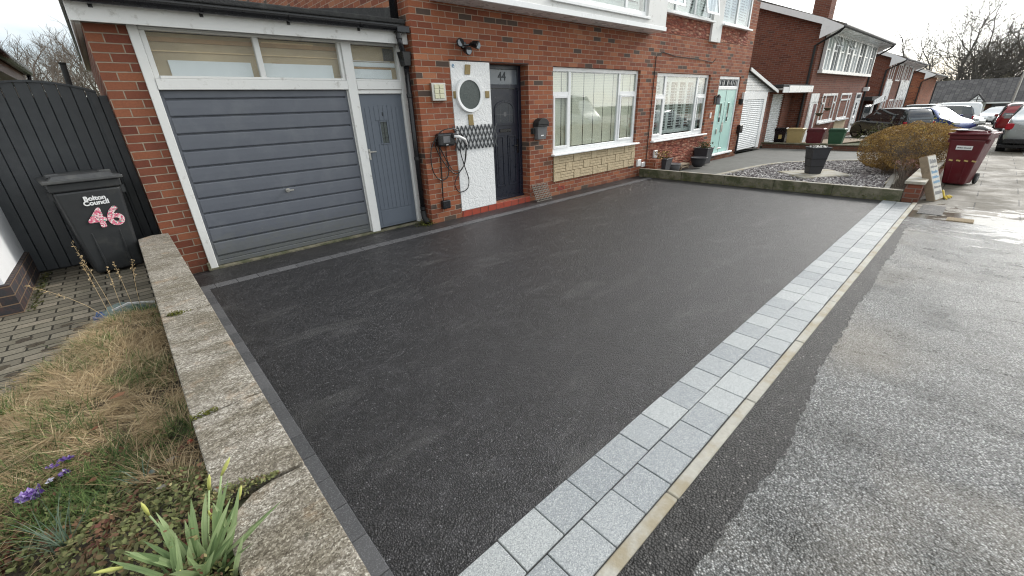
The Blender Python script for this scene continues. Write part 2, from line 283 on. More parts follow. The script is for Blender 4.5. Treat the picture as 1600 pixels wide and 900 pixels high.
def roof_tile(name, a, b_, w=0.30, h=0.28):
    t = NT(name); b = t.N.new('ShaderNodeTexBrick'); b.inputs['Scale'].default_value = 1; b.inputs['Brick Width'].default_value = w; b.inputs['Row Height'].default_value = h
    b.inputs['Mortar Size'].default_value = 0.022; b.inputs['Mortar Smooth'].default_value = 0.6; b.inputs['Color1'].default_value = (0, 0, 0, 1); b.inputs['Color2'].default_value = (1, 1, 1, 1); t.L.new(t.coord('UV'), b.inputs['Vector'])
    c = t.ramp(b.outputs['Color'], [(0.0, a), (1.0, b_)]); n = t.noise(3, 5, 0.7); c = t.mix(t.ramp(n, [(0.5, 0.0), (0.75, 0.5)]), c, (0.16, 0.16, 0.13))
    c = t.mix(b.outputs['Fac'], c, tuple(x*0.3 for x in a)); t.set(c, 0.85); t.bump(t.math('MULTIPLY', b.outputs['Fac'], -1), 0.02); return t.m
M['roof'] = roof_tile('roof_tile_brown', (0.075, 0.065, 0.055), (0.12, 0.105, 0.09))
M['roof_grey'] = roof_tile('roof_tile_grey', (0.055, 0.052, 0.054), (0.10, 0.095, 0.095), 0.6, 0.45)
M['tan_stone'] = plain('tan_stone_cladding', (0.50, 0.40, 0.255), 0.85, var=0.22, vs=12, bump=0.012, bs=24)
M['tan_stone2'] = plain('brass_coloured_stone', (0.26, 0.19, 0.075), 0.7, var=0.2, vs=20, bump=0.003)
M['tan_joint'] = plain('tan_stone_joint', (0.26, 0.20, 0.125), 0.95)
M['tile_red'] = plain('red_quarry_tile', (0.33, 0.055, 0.03), 0.40, var=0.2, vs=12, dirt=(0.10, 0.045, 0.03), ds=7)
M['tile_joint'] = plain('tile_joint', (0.09, 0.05, 0.04), 0.9)
def glass(name, tint=(0.02, 0.024, 0.026), rough=0.02, alpha=0.35, refl=0.6):
    t = NT(name); t.set(tint, rough, spec=0.8); out = t.N['Material Output']
    gl = t.N.new('ShaderNodeBsdfGlossy'); gl.inputs['Roughness'].default_value = rough
    fr = t.N.new('ShaderNodeLayerWeight'); fr.inputs['Blend'].default_value = 0.5
    if alpha < 0.5:
        tr = t.N.new('ShaderNodeBsdfTransparent'); tr.inputs['Color'].default_value = (0.90, 0.93, 0.92, 1)
    else:
        tr = t.b
    mx = t.N.new('ShaderNodeMixShader'); t.L.new(t.math('ADD', t.math('MULTIPLY', t.math('POWER', fr.outputs['Facing'], 3.0), refl), 0.08*min(1, refl*2)), mx.inputs[0]); t.L.new(tr.outputs[0], mx.inputs[1]); t.L.new(gl.outputs[0], mx.inputs[2]); t.L.new(mx.outputs[0], out.inputs['Surface'])
    return t.m
M['glass'] = glass('window_glass'); M['glass_dark'] = glass('dark_glass', (0.015, 0.018, 0.02), 0.03, 0.9)
M['glass_car'] = glass('car_glass', (0.02, 0.028, 0.03), 0.03, 0.94, 0.25)
M['door_glass'] = plain('dark_door_glass', (0.022, 0.028, 0.038), 0.3, var=0.4, vs=20)
M['glass_far'] = plain('far_window_glass', (0.045, 0.055, 0.06), 0.06, spec=1.0, var=0.5, vs=1.5)
def ripple_glass():
    # obscured rippled glass with timber and grey shelving behind
    t = NT('rippled_glass'); n = t.noise(60, 4, 0.6, t.coord('Object', (0.5, 1, 2.2)), 1.2)
    t.set((0.5, 0.5, 0.46), 0.16, spec=0.8); t.bump(n, 0.006)
    tr = t.N.new('ShaderNodeBsdfTranslucent'); tp = t.N.new('ShaderNodeBsdfTransparent'); mx = t.N.new('ShaderNodeMixShader'); out = t.N['Material Output']
    mx.inputs[0].default_value = 0.12; t.L.new(tp.outputs[0], mx.inputs[1]); t.L.new(t.b.outputs[0], mx.inputs[2]); t.L.new(mx.outputs[0], out.inputs['Surface']); return t.m
M['ripple'] = ripple_glass()
M['frost'] = plain('frosted_glass', (0.13, 0.15, 0.17), 0.22, spec=0.7, var=0.2, vs=3)
def rain_glass():
    t = NT('textured_round_glass'); n = t.noise(45, 3, 0.6, t.coord('Object', (1.6, 1, 1)), 2.0); c = t.ramp(n, [(0.3, (0.02, 0.03, 0.028)), (0.7, (0.07, 0.09, 0.085))]); t.set(c, 0.25, spec=0.6); t.bump(n, 0.002); return t.m
M['rain'] = rain_glass()
M['dark_in'] = plain('dark_interior', (0.03, 0.03, 0.03), 0.9)
M['blind'] = plain('blind_fabric', (0.90, 0.84, 0.70), 0.8, var=0.05, vs=3)
M['shutter'] = plain('shutter_white', (0.72, 0.75, 0.74), 0.5, var=0.04)
M['wood'] = plain('rough_timber', (0.42, 0.27, 0.13), 0.8, var=0.3, vs=12)
M['wood_pale'] = plain('pale_board', (0.75, 0.58, 0.34), 0.8, var=0.2)
M['shed_wall'] = plain('garage_inside_wall', (0.52, 0.43, 0.27), 0.9, var=0.4, vs=3)
M['shed_light'] = plain('garage_inside_panel', (0.80, 0.88, 0.90), 0.8, var=0.08)
M['lens'] = plain('lamp_glass', (0.62, 0.60, 0.42), 0.25, var=0.05)
M['lead'] = plain('grey_plastic', (0.13, 0.13, 0.135), 0.5)
M['charger'] = plain('charger_black', (0.008, 0.008, 0.010), 0.25, spec=0.6)
M['white_plastic'] = plain('white_plastic', (0.75, 0.75, 0.74), 0.35)
M['planter'] = plain('slate_planter', (0.035, 0.035, 0.040), 0.55, var=0.2)
M['pebble_white'] = plain('white_pebbles', (0.62, 0.60, 0.56), 0.7, var=0.3, vs=30)
def stone_mat(name, stops):
    t = NT(name); at = t.N.new('ShaderNodeAttribute'); at.attribute_name = 'tint'
    t.set(t.mix(t.ramp(t.noise(30, 3), [(0.3, 0.0), (0.7, 0.35)]), t.ramp(at.outputs['Fac'], stops), (0.2, 0.18, 0.17)), 0.7); return t.m
M['slate'] = stone_mat('slate_chips', [(0.0, (0.06, 0.05, 0.05)), (0.25, (0.20, 0.175, 0.18)), (0.55, (0.40, 0.37, 0.37)), (0.8, (0.60, 0.58, 0.56)), (1.0, (0.76, 0.74, 0.72))])
M['slate_bed'] = plain('slate_bed', (0.06, 0.055, 0.055), 0.9, var=0.5, vs=40)
def leaf_mat(name, stops, rough=0.6, trans=0.25):
    t = NT(name); at = t.N.new('ShaderNodeAttribute'); at.attribute_name = 'tint'
    c = t.ramp(at.outputs['Fac'], stops); t.set(c, rough, spec=0.3)
    tl = t.N.new('ShaderNodeBsdfTranslucent'); t.L.new(c, tl.inputs['Color']); mx = t.N.new('ShaderNodeMixShader'); mx.inputs[0].default_value = trans
    t.L.new(t.b.outputs[0], mx.inputs[1]); t.L.new(tl.outputs[0], mx.inputs[2]); t.L.new(mx.outputs[0], t.N['Material Output'].inputs['Surface']); return t.m
M['straw'] = leaf_mat('dry_grass', [(0.0, (0.13, 0.085, 0.045)), (0.35, (0.31, 0.22, 0.115)), (0.7, (0.52, 0.395, 0.23)), (1.0, (0.72, 0.59, 0.38))])
M['grass'] = leaf_mat('green_grass', [(0.0, (0.03, 0.06, 0.015)), (0.5, (0.07, 0.125, 0.03)), (1.0, (0.16, 0.22, 0.065))])
M['cover'] = leaf_mat('ground_cover_leaves', [(0.0, (0.13, 0.045, 0.03)), (0.22, (0.17, 0.10, 0.055)), (0.45, (0.11, 0.12, 0.045)), (0.75, (0.19, 0.21, 0.08)), (1.0, (0.36, 0.32, 0.15))])
M['moss'] = leaf_mat('yellow_moss', [(0.0, (0.06, 0.07, 0.01)), (1.0, (0.20, 0.19, 0.03))])
M['daff'] = leaf_mat('daffodil_leaf', [(0.0, (0.10, 0.155, 0.07)), (0.5, (0.27, 0.37, 0.17)), (1.0, (0.50, 0.60, 0.32))], 0.45)
M['bud'] = leaf_mat('daffodil_bud', [(0.0, (0.25, 0.32, 0.08)), (1.0, (0.62, 0.62, 0.20))], 0.5)
M['iris'] = leaf_mat('grey_green_leaf', [(0.0, (0.04, 0.075, 0.045)), (1.0, (0.15, 0.20, 0.14))], 0.5)
M['crocus'] = leaf_mat('purple_petal', [(0.0, (0.06, 0.025, 0.16)), (0.6, (0.16, 0.08, 0.33)), (1.0, (0.45, 0.36, 0.62))], 0.5)
M['petal_white'] = leaf_mat('pale_petal', [(0.0, (0.45, 0.42, 0.60)), (1.0, (0.75, 0.74, 0.78))], 0.5)
M['hedge'] = leaf_mat('hedge_leaf', [(0.0, (0.06, 0.035, 0.016)), (0.35, (0.18, 0.105, 0.036)), (0.7, (0.33, 0.205, 0.062)), (1.0, (0.52, 0.36, 0.12))])
M['hedge2'] = leaf_mat('shrub_leaf', [(0.0, (0.03, 0.045, 0.015)), (1.0, (0.14, 0.13, 0.05))])
M['yellowgreen'] = leaf_mat('yellow_green_leaf', [(0.0, (0.15, 0.16, 0.03)), (1.0, (0.42, 0.38, 0.10))])
M['deadflower'] = leaf_mat('faded_flower_head', [(0.0, (0.12, 0.06, 0.045)), (1.0, (0.33, 0.19, 0.15))])
M['brownleaf'] = leaf_mat('fallen_leaf', [(0.0, (0.18, 0.085, 0.045)), (1.0, (0.30, 0.15, 0.085))])
M['twig'] = plain('twig_bark', (0.16, 0.13, 0.105), 0.9, var=0.3)
M['bark'] = plain('bark', (0.12, 0.108, 0.095), 0.9, var=0.3, vs=3, bump=0.02, bs=12)
M['ivy'] = leaf_mat('dense_twig_foliage', [(0.0, (0.09, 0.08, 0.058)), (0.6, (0.14, 0.125, 0.09)), (1.0, (0.20, 0.18, 0.13))])
def block_path():
    t = NT('block_paving'); co = t.coord('UV')
    b = t.N.new('ShaderNodeTexBrick'); b.inputs['Scale'].default_value = 1; b.inputs['Brick Width'].default_value = 0.205; b.inputs['Row Height'].default_value = 0.103
    b.inputs['Mortar Size'].default_value = 0.007; b.inputs['Mortar Smooth'].default_value = 0.3; b.inputs['Color1'].default_value = (0, 0, 0, 1); b.inputs['Color2'].default_value = (1, 1, 1, 1)
    wv = t.noise(2.5, 3, co=co); ws = t.N.new('ShaderNodeVectorMath'); ws.operation = 'SCALE'; ws.inputs['Scale'].default_value = 0.03
    cm = t.N.new('ShaderNodeCombineXYZ'); t.L.new(wv, cm.inputs[0]); t.L.new(t.noise(3.5, 2, co=co), cm.inputs[1]); t.L.new(cm.outputs[0], ws.inputs[0])
    va = t.N.new('ShaderNodeVectorMath'); va.operation = 'ADD'; t.L.new(co, va.inputs[0]); t.L.new(ws.outputs[0], va.inputs[1]); t.L.new(va.outputs[0], b.inputs['Vector'])
    c = t.ramp(b.outputs['Color'], [(0.0, (0.12, 0.105, 0.08)), (0.5, (0.19, 0.17, 0.13)), (1.0, (0.25, 0.215, 0.165))]); f = t.noise(70, 4); n = t.noise(5, 5, 0.7)
    c = t.mix(t.ramp(f, [(0.35, 0.4), (0.6, 0.0)]), c, (0.07, 0.065, 0.05)); c = t.mix(t.ramp(n, [(0.5, 0.0), (0.75, 0.6)]), c, (0.08, 0.075, 0.045))
    c = t.mix(t.ramp(b.outputs['Fac'], [(0.2, 0.0), (0.7, 1.0)]), c, (0.022, 0.02, 0.014)); t.set(c, 0.85, spec=0.3)
    t.bump(t.math('SUBTRACT', t.math('MULTIPLY', f, 0.25), b.outputs['Fac']), 0.01); return t.m
M['block'] = block_path()
def floral():
    t = NT('floral_sticker'); v = t.vor(120); s = t.sep(v.outputs['Color'])[0]
    t.set(t.ramp(s, [(0.0, (0.70, 0.20, 0.28)), (0.35, (0.78, 0.62, 0.62)), (0.6, (0.55, 0.08, 0.16)), (0.8, (0.80, 0.75, 0.72)), (0.93, (0.05, 0.35, 0.25))], 'CONSTANT'), 0.5); return t.m
M['floral'] = floral()
M['text_white'] = plain('white_print', (0.75, 0.76, 0.76), 0.5)
M['text_dark'] = plain('dark_print', (0.02, 0.025, 0.03), 0.5)
M['text_blue'] = plain('blue_print', (0.08, 0.22, 0.36), 0.5)
M['yellow'] = plain('yellow_print', (0.60, 0.44, 0.05), 0.5)
M['tan_label'] = plain('faded_tape', (0.50, 0.38, 0.14), 0.6)
M['board_side'] = plain('weathered_ply', (0.27, 0.21, 0.145), 0.85, var=0.35, vs=16, dirt=(0.10, 0.08, 0.055), ds=7)
M['old_sign'] = plain('weathered_sign_face', (0.52, 0.50, 0.45), 0.7, var=0.2, vs=14, dirt=(0.28, 0.23, 0.17), ds=9)
M['paper'] = plain('white_paper', (0.70, 0.68, 0.66), 0.8)
M['black_bag'] = plain('black_bag', (0.02, 0.02, 0.018), 0.4)
M['paper_pink'] = plain('card_pink', (0.45, 0.12, 0.13), 0.7)
M['net'] = plain('garden_net', (0.12, 0.16, 0.145), 0.5, var=0.5, vs=50)
M['blue_bag'] = plain('blue_bag', (0.04, 0.08, 0.20), 0.35)
def carpaint(n, c): return plain(n, c, 0.22, 0.25, 0.6, var=0.03, coat=1.0)
M['car_black'] = carpaint('car_paint_black', (0.010, 0.011, 0.015)); M['car_blue'] = carpaint('car_paint_blue', (0.012, 0.035, 0.16))
M['car_dark'] = carpaint('car_paint_aubergine', (0.035, 0.03, 0.045)); M['car_white'] = carpaint('car_paint_white', (0.68, 0.70, 0.70))
M['car_red'] = carpaint('car_paint_red', (0.22, 0.008, 0.010)); M['car_silver'] = carpaint('car_paint_silver', (0.34, 0.36, 0.36)); M['car_grey'] = carpaint('car_paint_pale_grey', (0.42, 0.43, 0.42))
M['tail'] = plain('tail_light', (0.35, 0.01, 0.02), 0.2); M['headlamp'] = plain('head_light', (0.6, 0.62, 0.62), 0.12); M['plate'] = plain('number_plate', (0.6, 0.45, 0.08), 0.4); M['alloy'] = plain('alloy_wheel', (0.4, 0.4, 0.4), 0.3, 0.8)
M['hanging'] = plain('dried_moss_basket', (0.07, 0.055, 0.03), 0.9)
# ------------------------------------------------------------------ mesh helpers
ROOT = {}
class MB:
    def __init__(s): s.v = []; s.f = []; s.t = []; s.sm = False
    def poly(s, pts, tint=0.5):
        i = len(s.v); s.v += [tuple(p) for p in pts]; s.f.append(tuple(range(i, i+len(pts)))); s.t.append(tint); return s
    def box(s, x0, x1, y0, y1, z0, z1, tint=0.5, skip=()):
        if x0 > x1: x0, x1 = x1, x0
        if y0 > y1: y0, y1 = y1, y0
        if z0 > z1: z0, z1 = z1, z0
        i = len(s.v); s.v += [(x0,y0,z0),(x1,y0,z0),(x1,y1,z0),(x0,y1,z0),(x0,y0,z1),(x1,y0,z1),(x1,y1,z1),(x0,y1,z1)]
        for k, q in enumerate(((3,2,1,0),(4,5,6,7),(0,1,5,4),(1,2,6,5),(2,3,7,6),(3,0,4,7))):
            if k in skip: continue
            s.f.append(tuple(i+j for j in q)); s.t.append(tint)
        return s
    def hexa(s, p, tint=0.5):      # 8 points, bottom 4 ccw then top 4
        i = len(s.v); s.v += [tuple(q) for q in p]
        for q in ((3,2,1,0),(4,5,6,7),(0,1,5,4),(1,2,6,5),(2,3,7,6),(3,0,4,7)): s.f.append(tuple(i+j for j in q)); s.t.append(tint)
        return s
    def prism(s, pts, axis, a, b, tint=0.5):   # 2-D outline extruded along an axis
        def P(p, w): return {'x': (w, p[0], p[1]), 'y': (p[0], w, p[1]), 'z': (p[0], p[1], w)}[axis]
        n = len(pts); i = len(s.v); s.v += [P(p, a) for p in pts] + [P(p, b) for p in pts]
        s.f.append(tuple(range(i, i+n))); s.f.append(tuple(reversed(range(i+n, i+2*n)))); s.t += [tint]*2
        for k in range(n): s.f.append((i+k, i+n+k, i+n+(k+1) % n, i+(k+1) % n)); s.t.append(tint)
        return s
    def tube(s, pts, r, n=8, tint=0.5, caps=True):
        pts = [Vector(p) for p in pts]; rr = r if hasattr(r, '__len__') else [r]*len(pts); i0 = len(s.v); prev = None
        for k, p in enumerate(pts):
            d = (pts[min(k+1, len(pts)-1)]-pts[max(k-1, 0)])
            if d.length < 1e-9: d = Vector((0,0,1))
            d.normalize()
            if prev is None: a = d.orthogonal().normalized()
            else:
                a = prev - d*prev.dot(d)
                a = a.normalized() if a.length > 1e-6 else d.orthogonal().normalized()
            prev = a; b = d.cross(a)
            for j in range(n):
                th = 2*math.pi*j/n; q = p+(a*math.cos(th)+b*math.sin(th))*rr[k]; s.v.append((q.x, q.y, q.z))
        for k in range(len(pts)-1):
            for j in range(n):
                a_, b_ = i0+k*n+j, i0+k*n+(j+1) % n; s.f.append((a_, b_, b_+n, a_+n)); s.t.append(tint)
        if caps:
            s.f.append(tuple(reversed(range(i0, i0+n)))); s.f.append(tuple(range(i0+(len(pts)-1)*n, i0+len(pts)*n))); s.t += [tint]*2
        return s
    def cyl(s, p0, p1, r, n=16, r2=None, tint=0.5): return s.tube([p0, p1], [r, r if r2 is None else r2], n, tint)
    def lathe(s, c, prof, n=20, axis='z', tint=0.5):   # prof: list of (radius, height)
        i0 = len(s.v)
        for (r_, h) in prof:
            for j in range(n):
                th = 2*math.pi*j/n; a, b = r_*math.cos(th), r_*math.sin(th)
                s.v.append((c[0]+a, c[1]+b, c[2]+h) if axis == 'z' else ((c[0]+a, c[1]+h, c[2]+b) if axis == 'y' else (c[0]+h, c[1]+a, c[2]+b)))
        for k in range(len(prof)-1):
            for j in range(n):
                a_, b_ = i0+k*n+j, i0+k*n+(j+1) % n; s.f.append((a_, b_, b_+n, a_+n)); s.t.append(tint)
        s.f.append(tuple(reversed(range(i0, i0+n)))); s.f.append(tuple(range(i0+(len(prof)-1)*n, i0+len(prof)*n))); s.t += [tint]*2
        return s
    def blade(s, p, d, L, w, bend, tint, seg=3, up=1.0, droop=0.0):
        p = Vector(p); d = Vector((d[0], d[1], 0)); d = d.normalized() if d.length > 1e-6 else Vector((1,0,0)); side = Vector((-d.y, d.x, 0)); i0 = len(s.v); ang = bend[0]
        for k in range(seg+1):
            ww = w*(1-k/seg)**0.6*0.5 if k else w*0.4
            a, b = p-side*ww, p+side*ww; s.v.append(tuple(a)); s.v.append(tuple(b))
            th = bend[0]+(bend[1]-bend[0])*k/seg; p = p+(d*math.cos(th)+Vector((0,0,1))*math.sin(th))*(L/seg)
        for k in range(seg): q = i0+2*k; s.f.append((q, q+1, q+3, q+2)); s.t.append(tint)
        return s
    def build(s, name, mat, parent=None, bevel=0.0, smooth=False, sub=0, world=True, seg=1, autosmooth=False):
        me = bpy.data.meshes.new(name); off = Vector((0,0,0))
        if parent is not None and world: off = ROOT.get(parent, Vector((0,0,0)))
        vs = [(x-off.x, y-off.y, z-off.z) for x, y, z in s.v] if off.length else s.v
        me.from_pydata(vs, [], s.f); me.materials.append(mat if not isinstance(mat, str) else M[mat])
        # uv in metres, from world-aligned positions
        uv = me.uv_layers.new(name='UVMap'); me.calc_normals_split() if hasattr(me, 'calc_normals_split') else None
        for pl in me.polygons:
            n = pl.normal
            for li in pl.loop_indices:
                x, y, z = s.v[me.loops[li].vertex_index]
                if abs(n.y) >= abs(n.x) and abs(n.y) > 0.5: u = (x, z)
                elif abs(n.x) > 0.5 and abs(n.x) > abs(n.y): u = (y, z)
                else: u = (x, y)
                uv.data[li].uv = u
        at = me.attributes.new('tint', 'FLOAT', 'FACE')
        at.data.foreach_set('value', [float(x) for x in s.t])
        if smooth: me.polygons.foreach_set('use_smooth', [True]*len(me.polygons))
        o = bpy.data.objects.new(name, me); col.objects.link(o)
        if parent is not None: o.parent = parent; ROOT[o] = ROOT.get(parent, Vector((0,0,0))) if world else Vector((0,0,0))
        else: ROOT[o] = Vector((0,0,0))
        if bevel:
            b = o.modifiers.new('bevel', 'BEVEL'); b.width = bevel; b.segments = seg; b.limit_method = 'ANGLE'; b.angle_limit = RAD(35)
        if sub:
            sb = o.modifiers.new('sub', 'SUBSURF'); sb.levels = sub; sb.render_levels = sub
        return o
def struct(o): o['kind'] = 'structure'; return o
def stuff(o, label=None, cat=None):
    o['kind'] = 'stuff'
    if label: o['label'] = label
    if cat: o['category'] = cat
    return o
def thing(name, label, cat, loc=(0,0,0), group=None, rot=0):
    o = bpy.data.objects.new(name, None); col.objects.link(o); o.empty_display_size = 0.1
    o.location = loc; o.rotation_euler = (0, 0, rot); o['label'] = label; o['category'] = cat
    if group: o['group'] = group
    ROOT[o] = Vector(loc); return o
def tag(o, label, cat, group=None):
    o['label'] = label; o['category'] = cat
    if group: o['group'] = group
    return o
def text(name, body, parent, mat, size, loc, rot, bold=0.0, ext=0.001, space=1.0, line=1.0, align='CENTER', wide=1.0):
    cu = bpy.data.curves.new(name, 'FONT'); cu.body = body; cu.size = size; cu.extrude = ext; cu.align_x = align; cu.align_y = 'CENTER'
    cu.space_character = space; cu.space_line = line; tmp = bpy.data.objects.new(name, cu); col.objects.link(tmp)
    bpy.context.view_layer.update(); dg = bpy.context.evaluated_depsgraph_get(); me = bpy.data.meshes.new_from_object(tmp.evaluated_get(dg)); bpy.data.objects.remove(tmp)
    bm = bmesh.new(); offs = [(0, 0)] if not bold else [(0, 0), (bold, 0), (-bold, 0), (0, bold), (0, -bold), (bold*.7, bold*.7), (-bold*.7, bold*.7), (bold*.7, -bold*.7), (-bold*.7, -bold*.7)]
    for k, (dx, dy) in enumerate(offs):
        n0 = len(bm.verts); bm.from_mesh(me); bm.verts.ensure_lookup_table()
        for v in bm.verts[n0:]: v.co.x = v.co.x*wide+dx; v.co.y += dy; v.co.z += 0.00012*k
    bm.to_mesh(me); bm.free(); me.materials.clear(); me.materials.append(M[mat]); o = bpy.data.objects.new(name, me); col.objects.link(o)
    if parent is not None: o.parent = parent
    o.location = Vector(loc); o.rotation_euler = rot; return o
def wall_grid(mb, u0, u1, z0, z1, w0, w1, holes, axis='y', tint=0.5):
    """wall in plane axis=const (thickness w0..w1) with rectangular holes (ua,ub,za,zb)"""
    us = sorted({u0, u1} | {min(max(h[i], u0), u1) for h in holes for i in (0, 1)}); zs = sorted({z0, z1} | {min(max(h[i], z0), z1) for h in holes for i in (2, 3)})
    def solid(i, j):
        if i < 0 or j < 0 or i >= len(us)-1 or j >= len(zs)-1: return False
        uc, zc = (us[i]+us[i+1])/2, (zs[j]+zs[j+1])/2
        return not any(h[0] < uc < h[1] and h[2] < zc < h[3] for h in holes)
    def P(u, w, z): return (u, w, z) if axis == 'y' else (w, u, z)
    for i in range(len(us)-1):
        for j in range(len(zs)-1):
            if not solid(i, j): continue
            a, b, c, d = us[i], us[i+1], zs[j], zs[j+1]
            fl = (lambda q: q) if axis == 'y' else (lambda q: q[::-1])
            mb.poly(fl([P(a,w0,c), P(b,w0,c), P(b,w0,d), P(a,w0,d)])); mb.poly(fl([P(b,w1,c), P(a,w1,c), P(a,w1,d), P(b,w1,d)]))
            if not solid(i-1, j): mb.poly(fl([P(a,w1,c), P(a,w0,c), P(a,w0,d), P(a,w1,d)]))
            if not solid(i+1, j): mb.poly(fl([P(b,w0,c), P(b,w1,c), P(b,w1,d), P(b,w0,d)]))
            if not solid(i, j-1): mb.poly(fl([P(a,w1,c), P(b,w1,c), P(b,w0,c), P(a,w0,c)]))
            if not solid(i, j+1): mb.poly(fl([P(a,w0,d), P(b,w0,d), P(b,w1,d), P(a,w1,d)]))
    return mb
# ------------------------------------------------------------------ ground, drive, pavement
def G(x):
    if x < 14: return 0.0
    return -0.030*(x-14) if x < 90 else -2.28
g = MB(); xs = [-400, -30, 8, 14, 20, 30, 45, 60, 75, 90, 700]
for a, b in zip(xs[:-1], xs[1:]):
    g.poly([(a, -500, G(a)-0.07), (b, -500, G(b)-0.07), (b, 600, G(b)-0.07), (a, 600, G(a)-0.07)])
struct(g.build('ground', 'lawn_far'))
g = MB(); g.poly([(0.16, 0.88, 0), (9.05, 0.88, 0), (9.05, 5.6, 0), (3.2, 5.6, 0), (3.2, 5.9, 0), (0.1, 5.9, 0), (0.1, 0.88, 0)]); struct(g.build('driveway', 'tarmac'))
# two rows of granite setts, each a bevelled block
g = MB()
for row, (y0, y1, offx) in enumerate(((0.553, 0.724, 0.065), (0.729, 0.90, -0.04))):
    x = -1.2+offx
    while x < 8.93:
        x1 = min(x+0.2085, 8.96); dz = random.uniform(-0.0012, 0.0012); sk = random.uniform(-0.0015, 0.0015)
        g.hexa([(x, y0+sk, -0.04), (x1, y0+sk, -0.04), (x1, y1+sk, -0.04), (x, y1+sk, -0.04), (x, y0+sk, 0.010+dz), (x1, y0+sk, 0.010+dz), (x1, y1+sk, 0.010+dz), (x, y1+sk, 0.010+dz)], random.random()**1.0)
        x += 0.2125
struct(g.build('paved_border', 'paver', bevel=0.003))
g = MB(); x = -1.35
while x < 9.0:
    x1 = min(x+0.905, 9.02); g.box(x, x1-0.006, 0.492, 0.546, -0.05, 0.013+random.uniform(-0.002, 0.002)); x = x1
struct(g.build('kerb', 'kerb', bevel=0.005))
g = MB(); g.poly([(-1.3, 0.486, 0.0015), (9.03, 0.486, 0.0015), (9.03, 0.905, 0.0015), (-1.3, 0.905, 0.0015)]); struct(g.build('border_bed', 'dark_in'))
g = MB(); y = 0.1
while y < 5.0:
    g.box(0.163, 0.303, y, min(y+0.198, 5.0), -0.04, 0.006+random.uniform(-0.001, 0.001), random.random()); y += 0.201
x = 0.163
while x < 8.9:
    g.box(x, min(x+0.198, 8.95), 5.003, 5.135, -0.04, 0.006+random.uniform(-0.001, 0.001), random.random()*0.8+0.2); x += 0.201
struct(g.build('drive_edging', 'edging', bevel=0.002))
g = MB(); g.poly([(-6, -0.78, -0.001), (7.95, -0.78, -0.001), (7.95, 0.49, -0.001), (-6, 0.49, -0.001)]); struct(g.build('pavement', 'pave_old'))
g = MB()
for a, b in zip([7.95, 14, 20, 30, 45], [14, 20, 30, 45, 60]): g.poly([(a, -0.78, G(a)-0.001), (b, -0.78, G(b)-0.001), (b, 0.52, G(b)-0.001), (a, 0.52, G(a)-0.001)])
struct(g.build('flagged_pavement', 'flags'))
rnd = random.Random(3)
lower = []; x = -1.4
while x < 7.15:
    K = [(-1.5, .31), (1.09, .305), (1.92, .26), (2.4, .295), (3.3, .345), (5, .37), (6.7, .39), (7.2, .43)]
    for (a, b), (c, d) in zip(K[:-1], K[1:]):
        if a <= x <= c: base = b+(d-b)*(x-a)/(c-a)
    lower.append((x, base+rnd.uniform(-0.012, 0.012)+0.010*math.sin(x*5), 0.0035)); x += 0.045
lower += [(7.25, 0.40, 0.0035), (7.4, 0.44, 0.0035)]
g = MB()
for a, b in zip(lower[:-1], lower[1:]): g.poly([a, b, (b[0], 0.491, 0.0035), (a[0], 0.491, 0.0035)])
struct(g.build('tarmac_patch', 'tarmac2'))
# wet patches left by cleaning, ragged outlines
def ragged(cx, cy, rx, ry, n=40, seed=1, z=0.0022, amp=0.25):
    rn = random.Random(seed); ph = [rn.uniform(0, 6.28) for _ in range(5)]; pts = []
    for k in range(n):
        th = 2*math.pi*k/n; q = 1+amp*(math.sin(2*th+ph[0])*0.5+math.sin(3*th+ph[1])*0.4+math.sin(5*th+ph[2])*0.3+math.sin(9*th+ph[3])*0.2)
        pts.append((cx+rx*q*math.cos(th), min(0.48, cy+ry*q*math.sin(th)), z))
    return pts
# road kerb and road
g = MB()
for a, b in zip([-40, 14, 20, 30, 45], [14, 20, 30, 45, 60]):
    g.hexa([(a, -0.91, G(a)-0.2), (b, -0.91, G(b)-0.2), (b, -0.785, G(b)-0.2), (a, -0.785, G(a)-0.2), (a, -0.91, G(a)+0.004), (b, -0.91, G(b)+0.004), (b, -0.785, G(b)+0.004), (a, -0.785, G(a)+0.004)])
struct(g.build('road_kerb', 'conc', bevel=0.01))
g = MB()
for a, b in zip([-40, 14, 20, 30, 45, 60], [14, 20, 30, 45, 60, 78]):
    y1 = -0.9 if b <= 45 else 5.0
    g.poly([(a, -7.5, G(a)-0.066), (b, -7.5, G(b)-0.066), (b, y1, G(b)-0.066+ (0.07 if b > 45 else 0)), (a, y1, G(a)-0.066+(0.07 if b > 45 else 0))])
struct(g.build('road', 'pave_old'))
# small flag patch and manhole pieces at the corner of the drive
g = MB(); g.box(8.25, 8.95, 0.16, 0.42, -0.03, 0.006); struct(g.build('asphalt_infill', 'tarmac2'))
g = MB(); g.box(7.98, 8.2, -0.16, 0.10, -0.03, 0.007)
for k in range(8): g.box(7.99, 8.19, -0.15+k*0.031, -0.135+k*0.031, 0.007, 0.012)
cv = g.build('drain_cover', 'tan_joint'); tag(cv, 'small brown ribbed cover set in the pavement near the leaning board', 'drain cover')
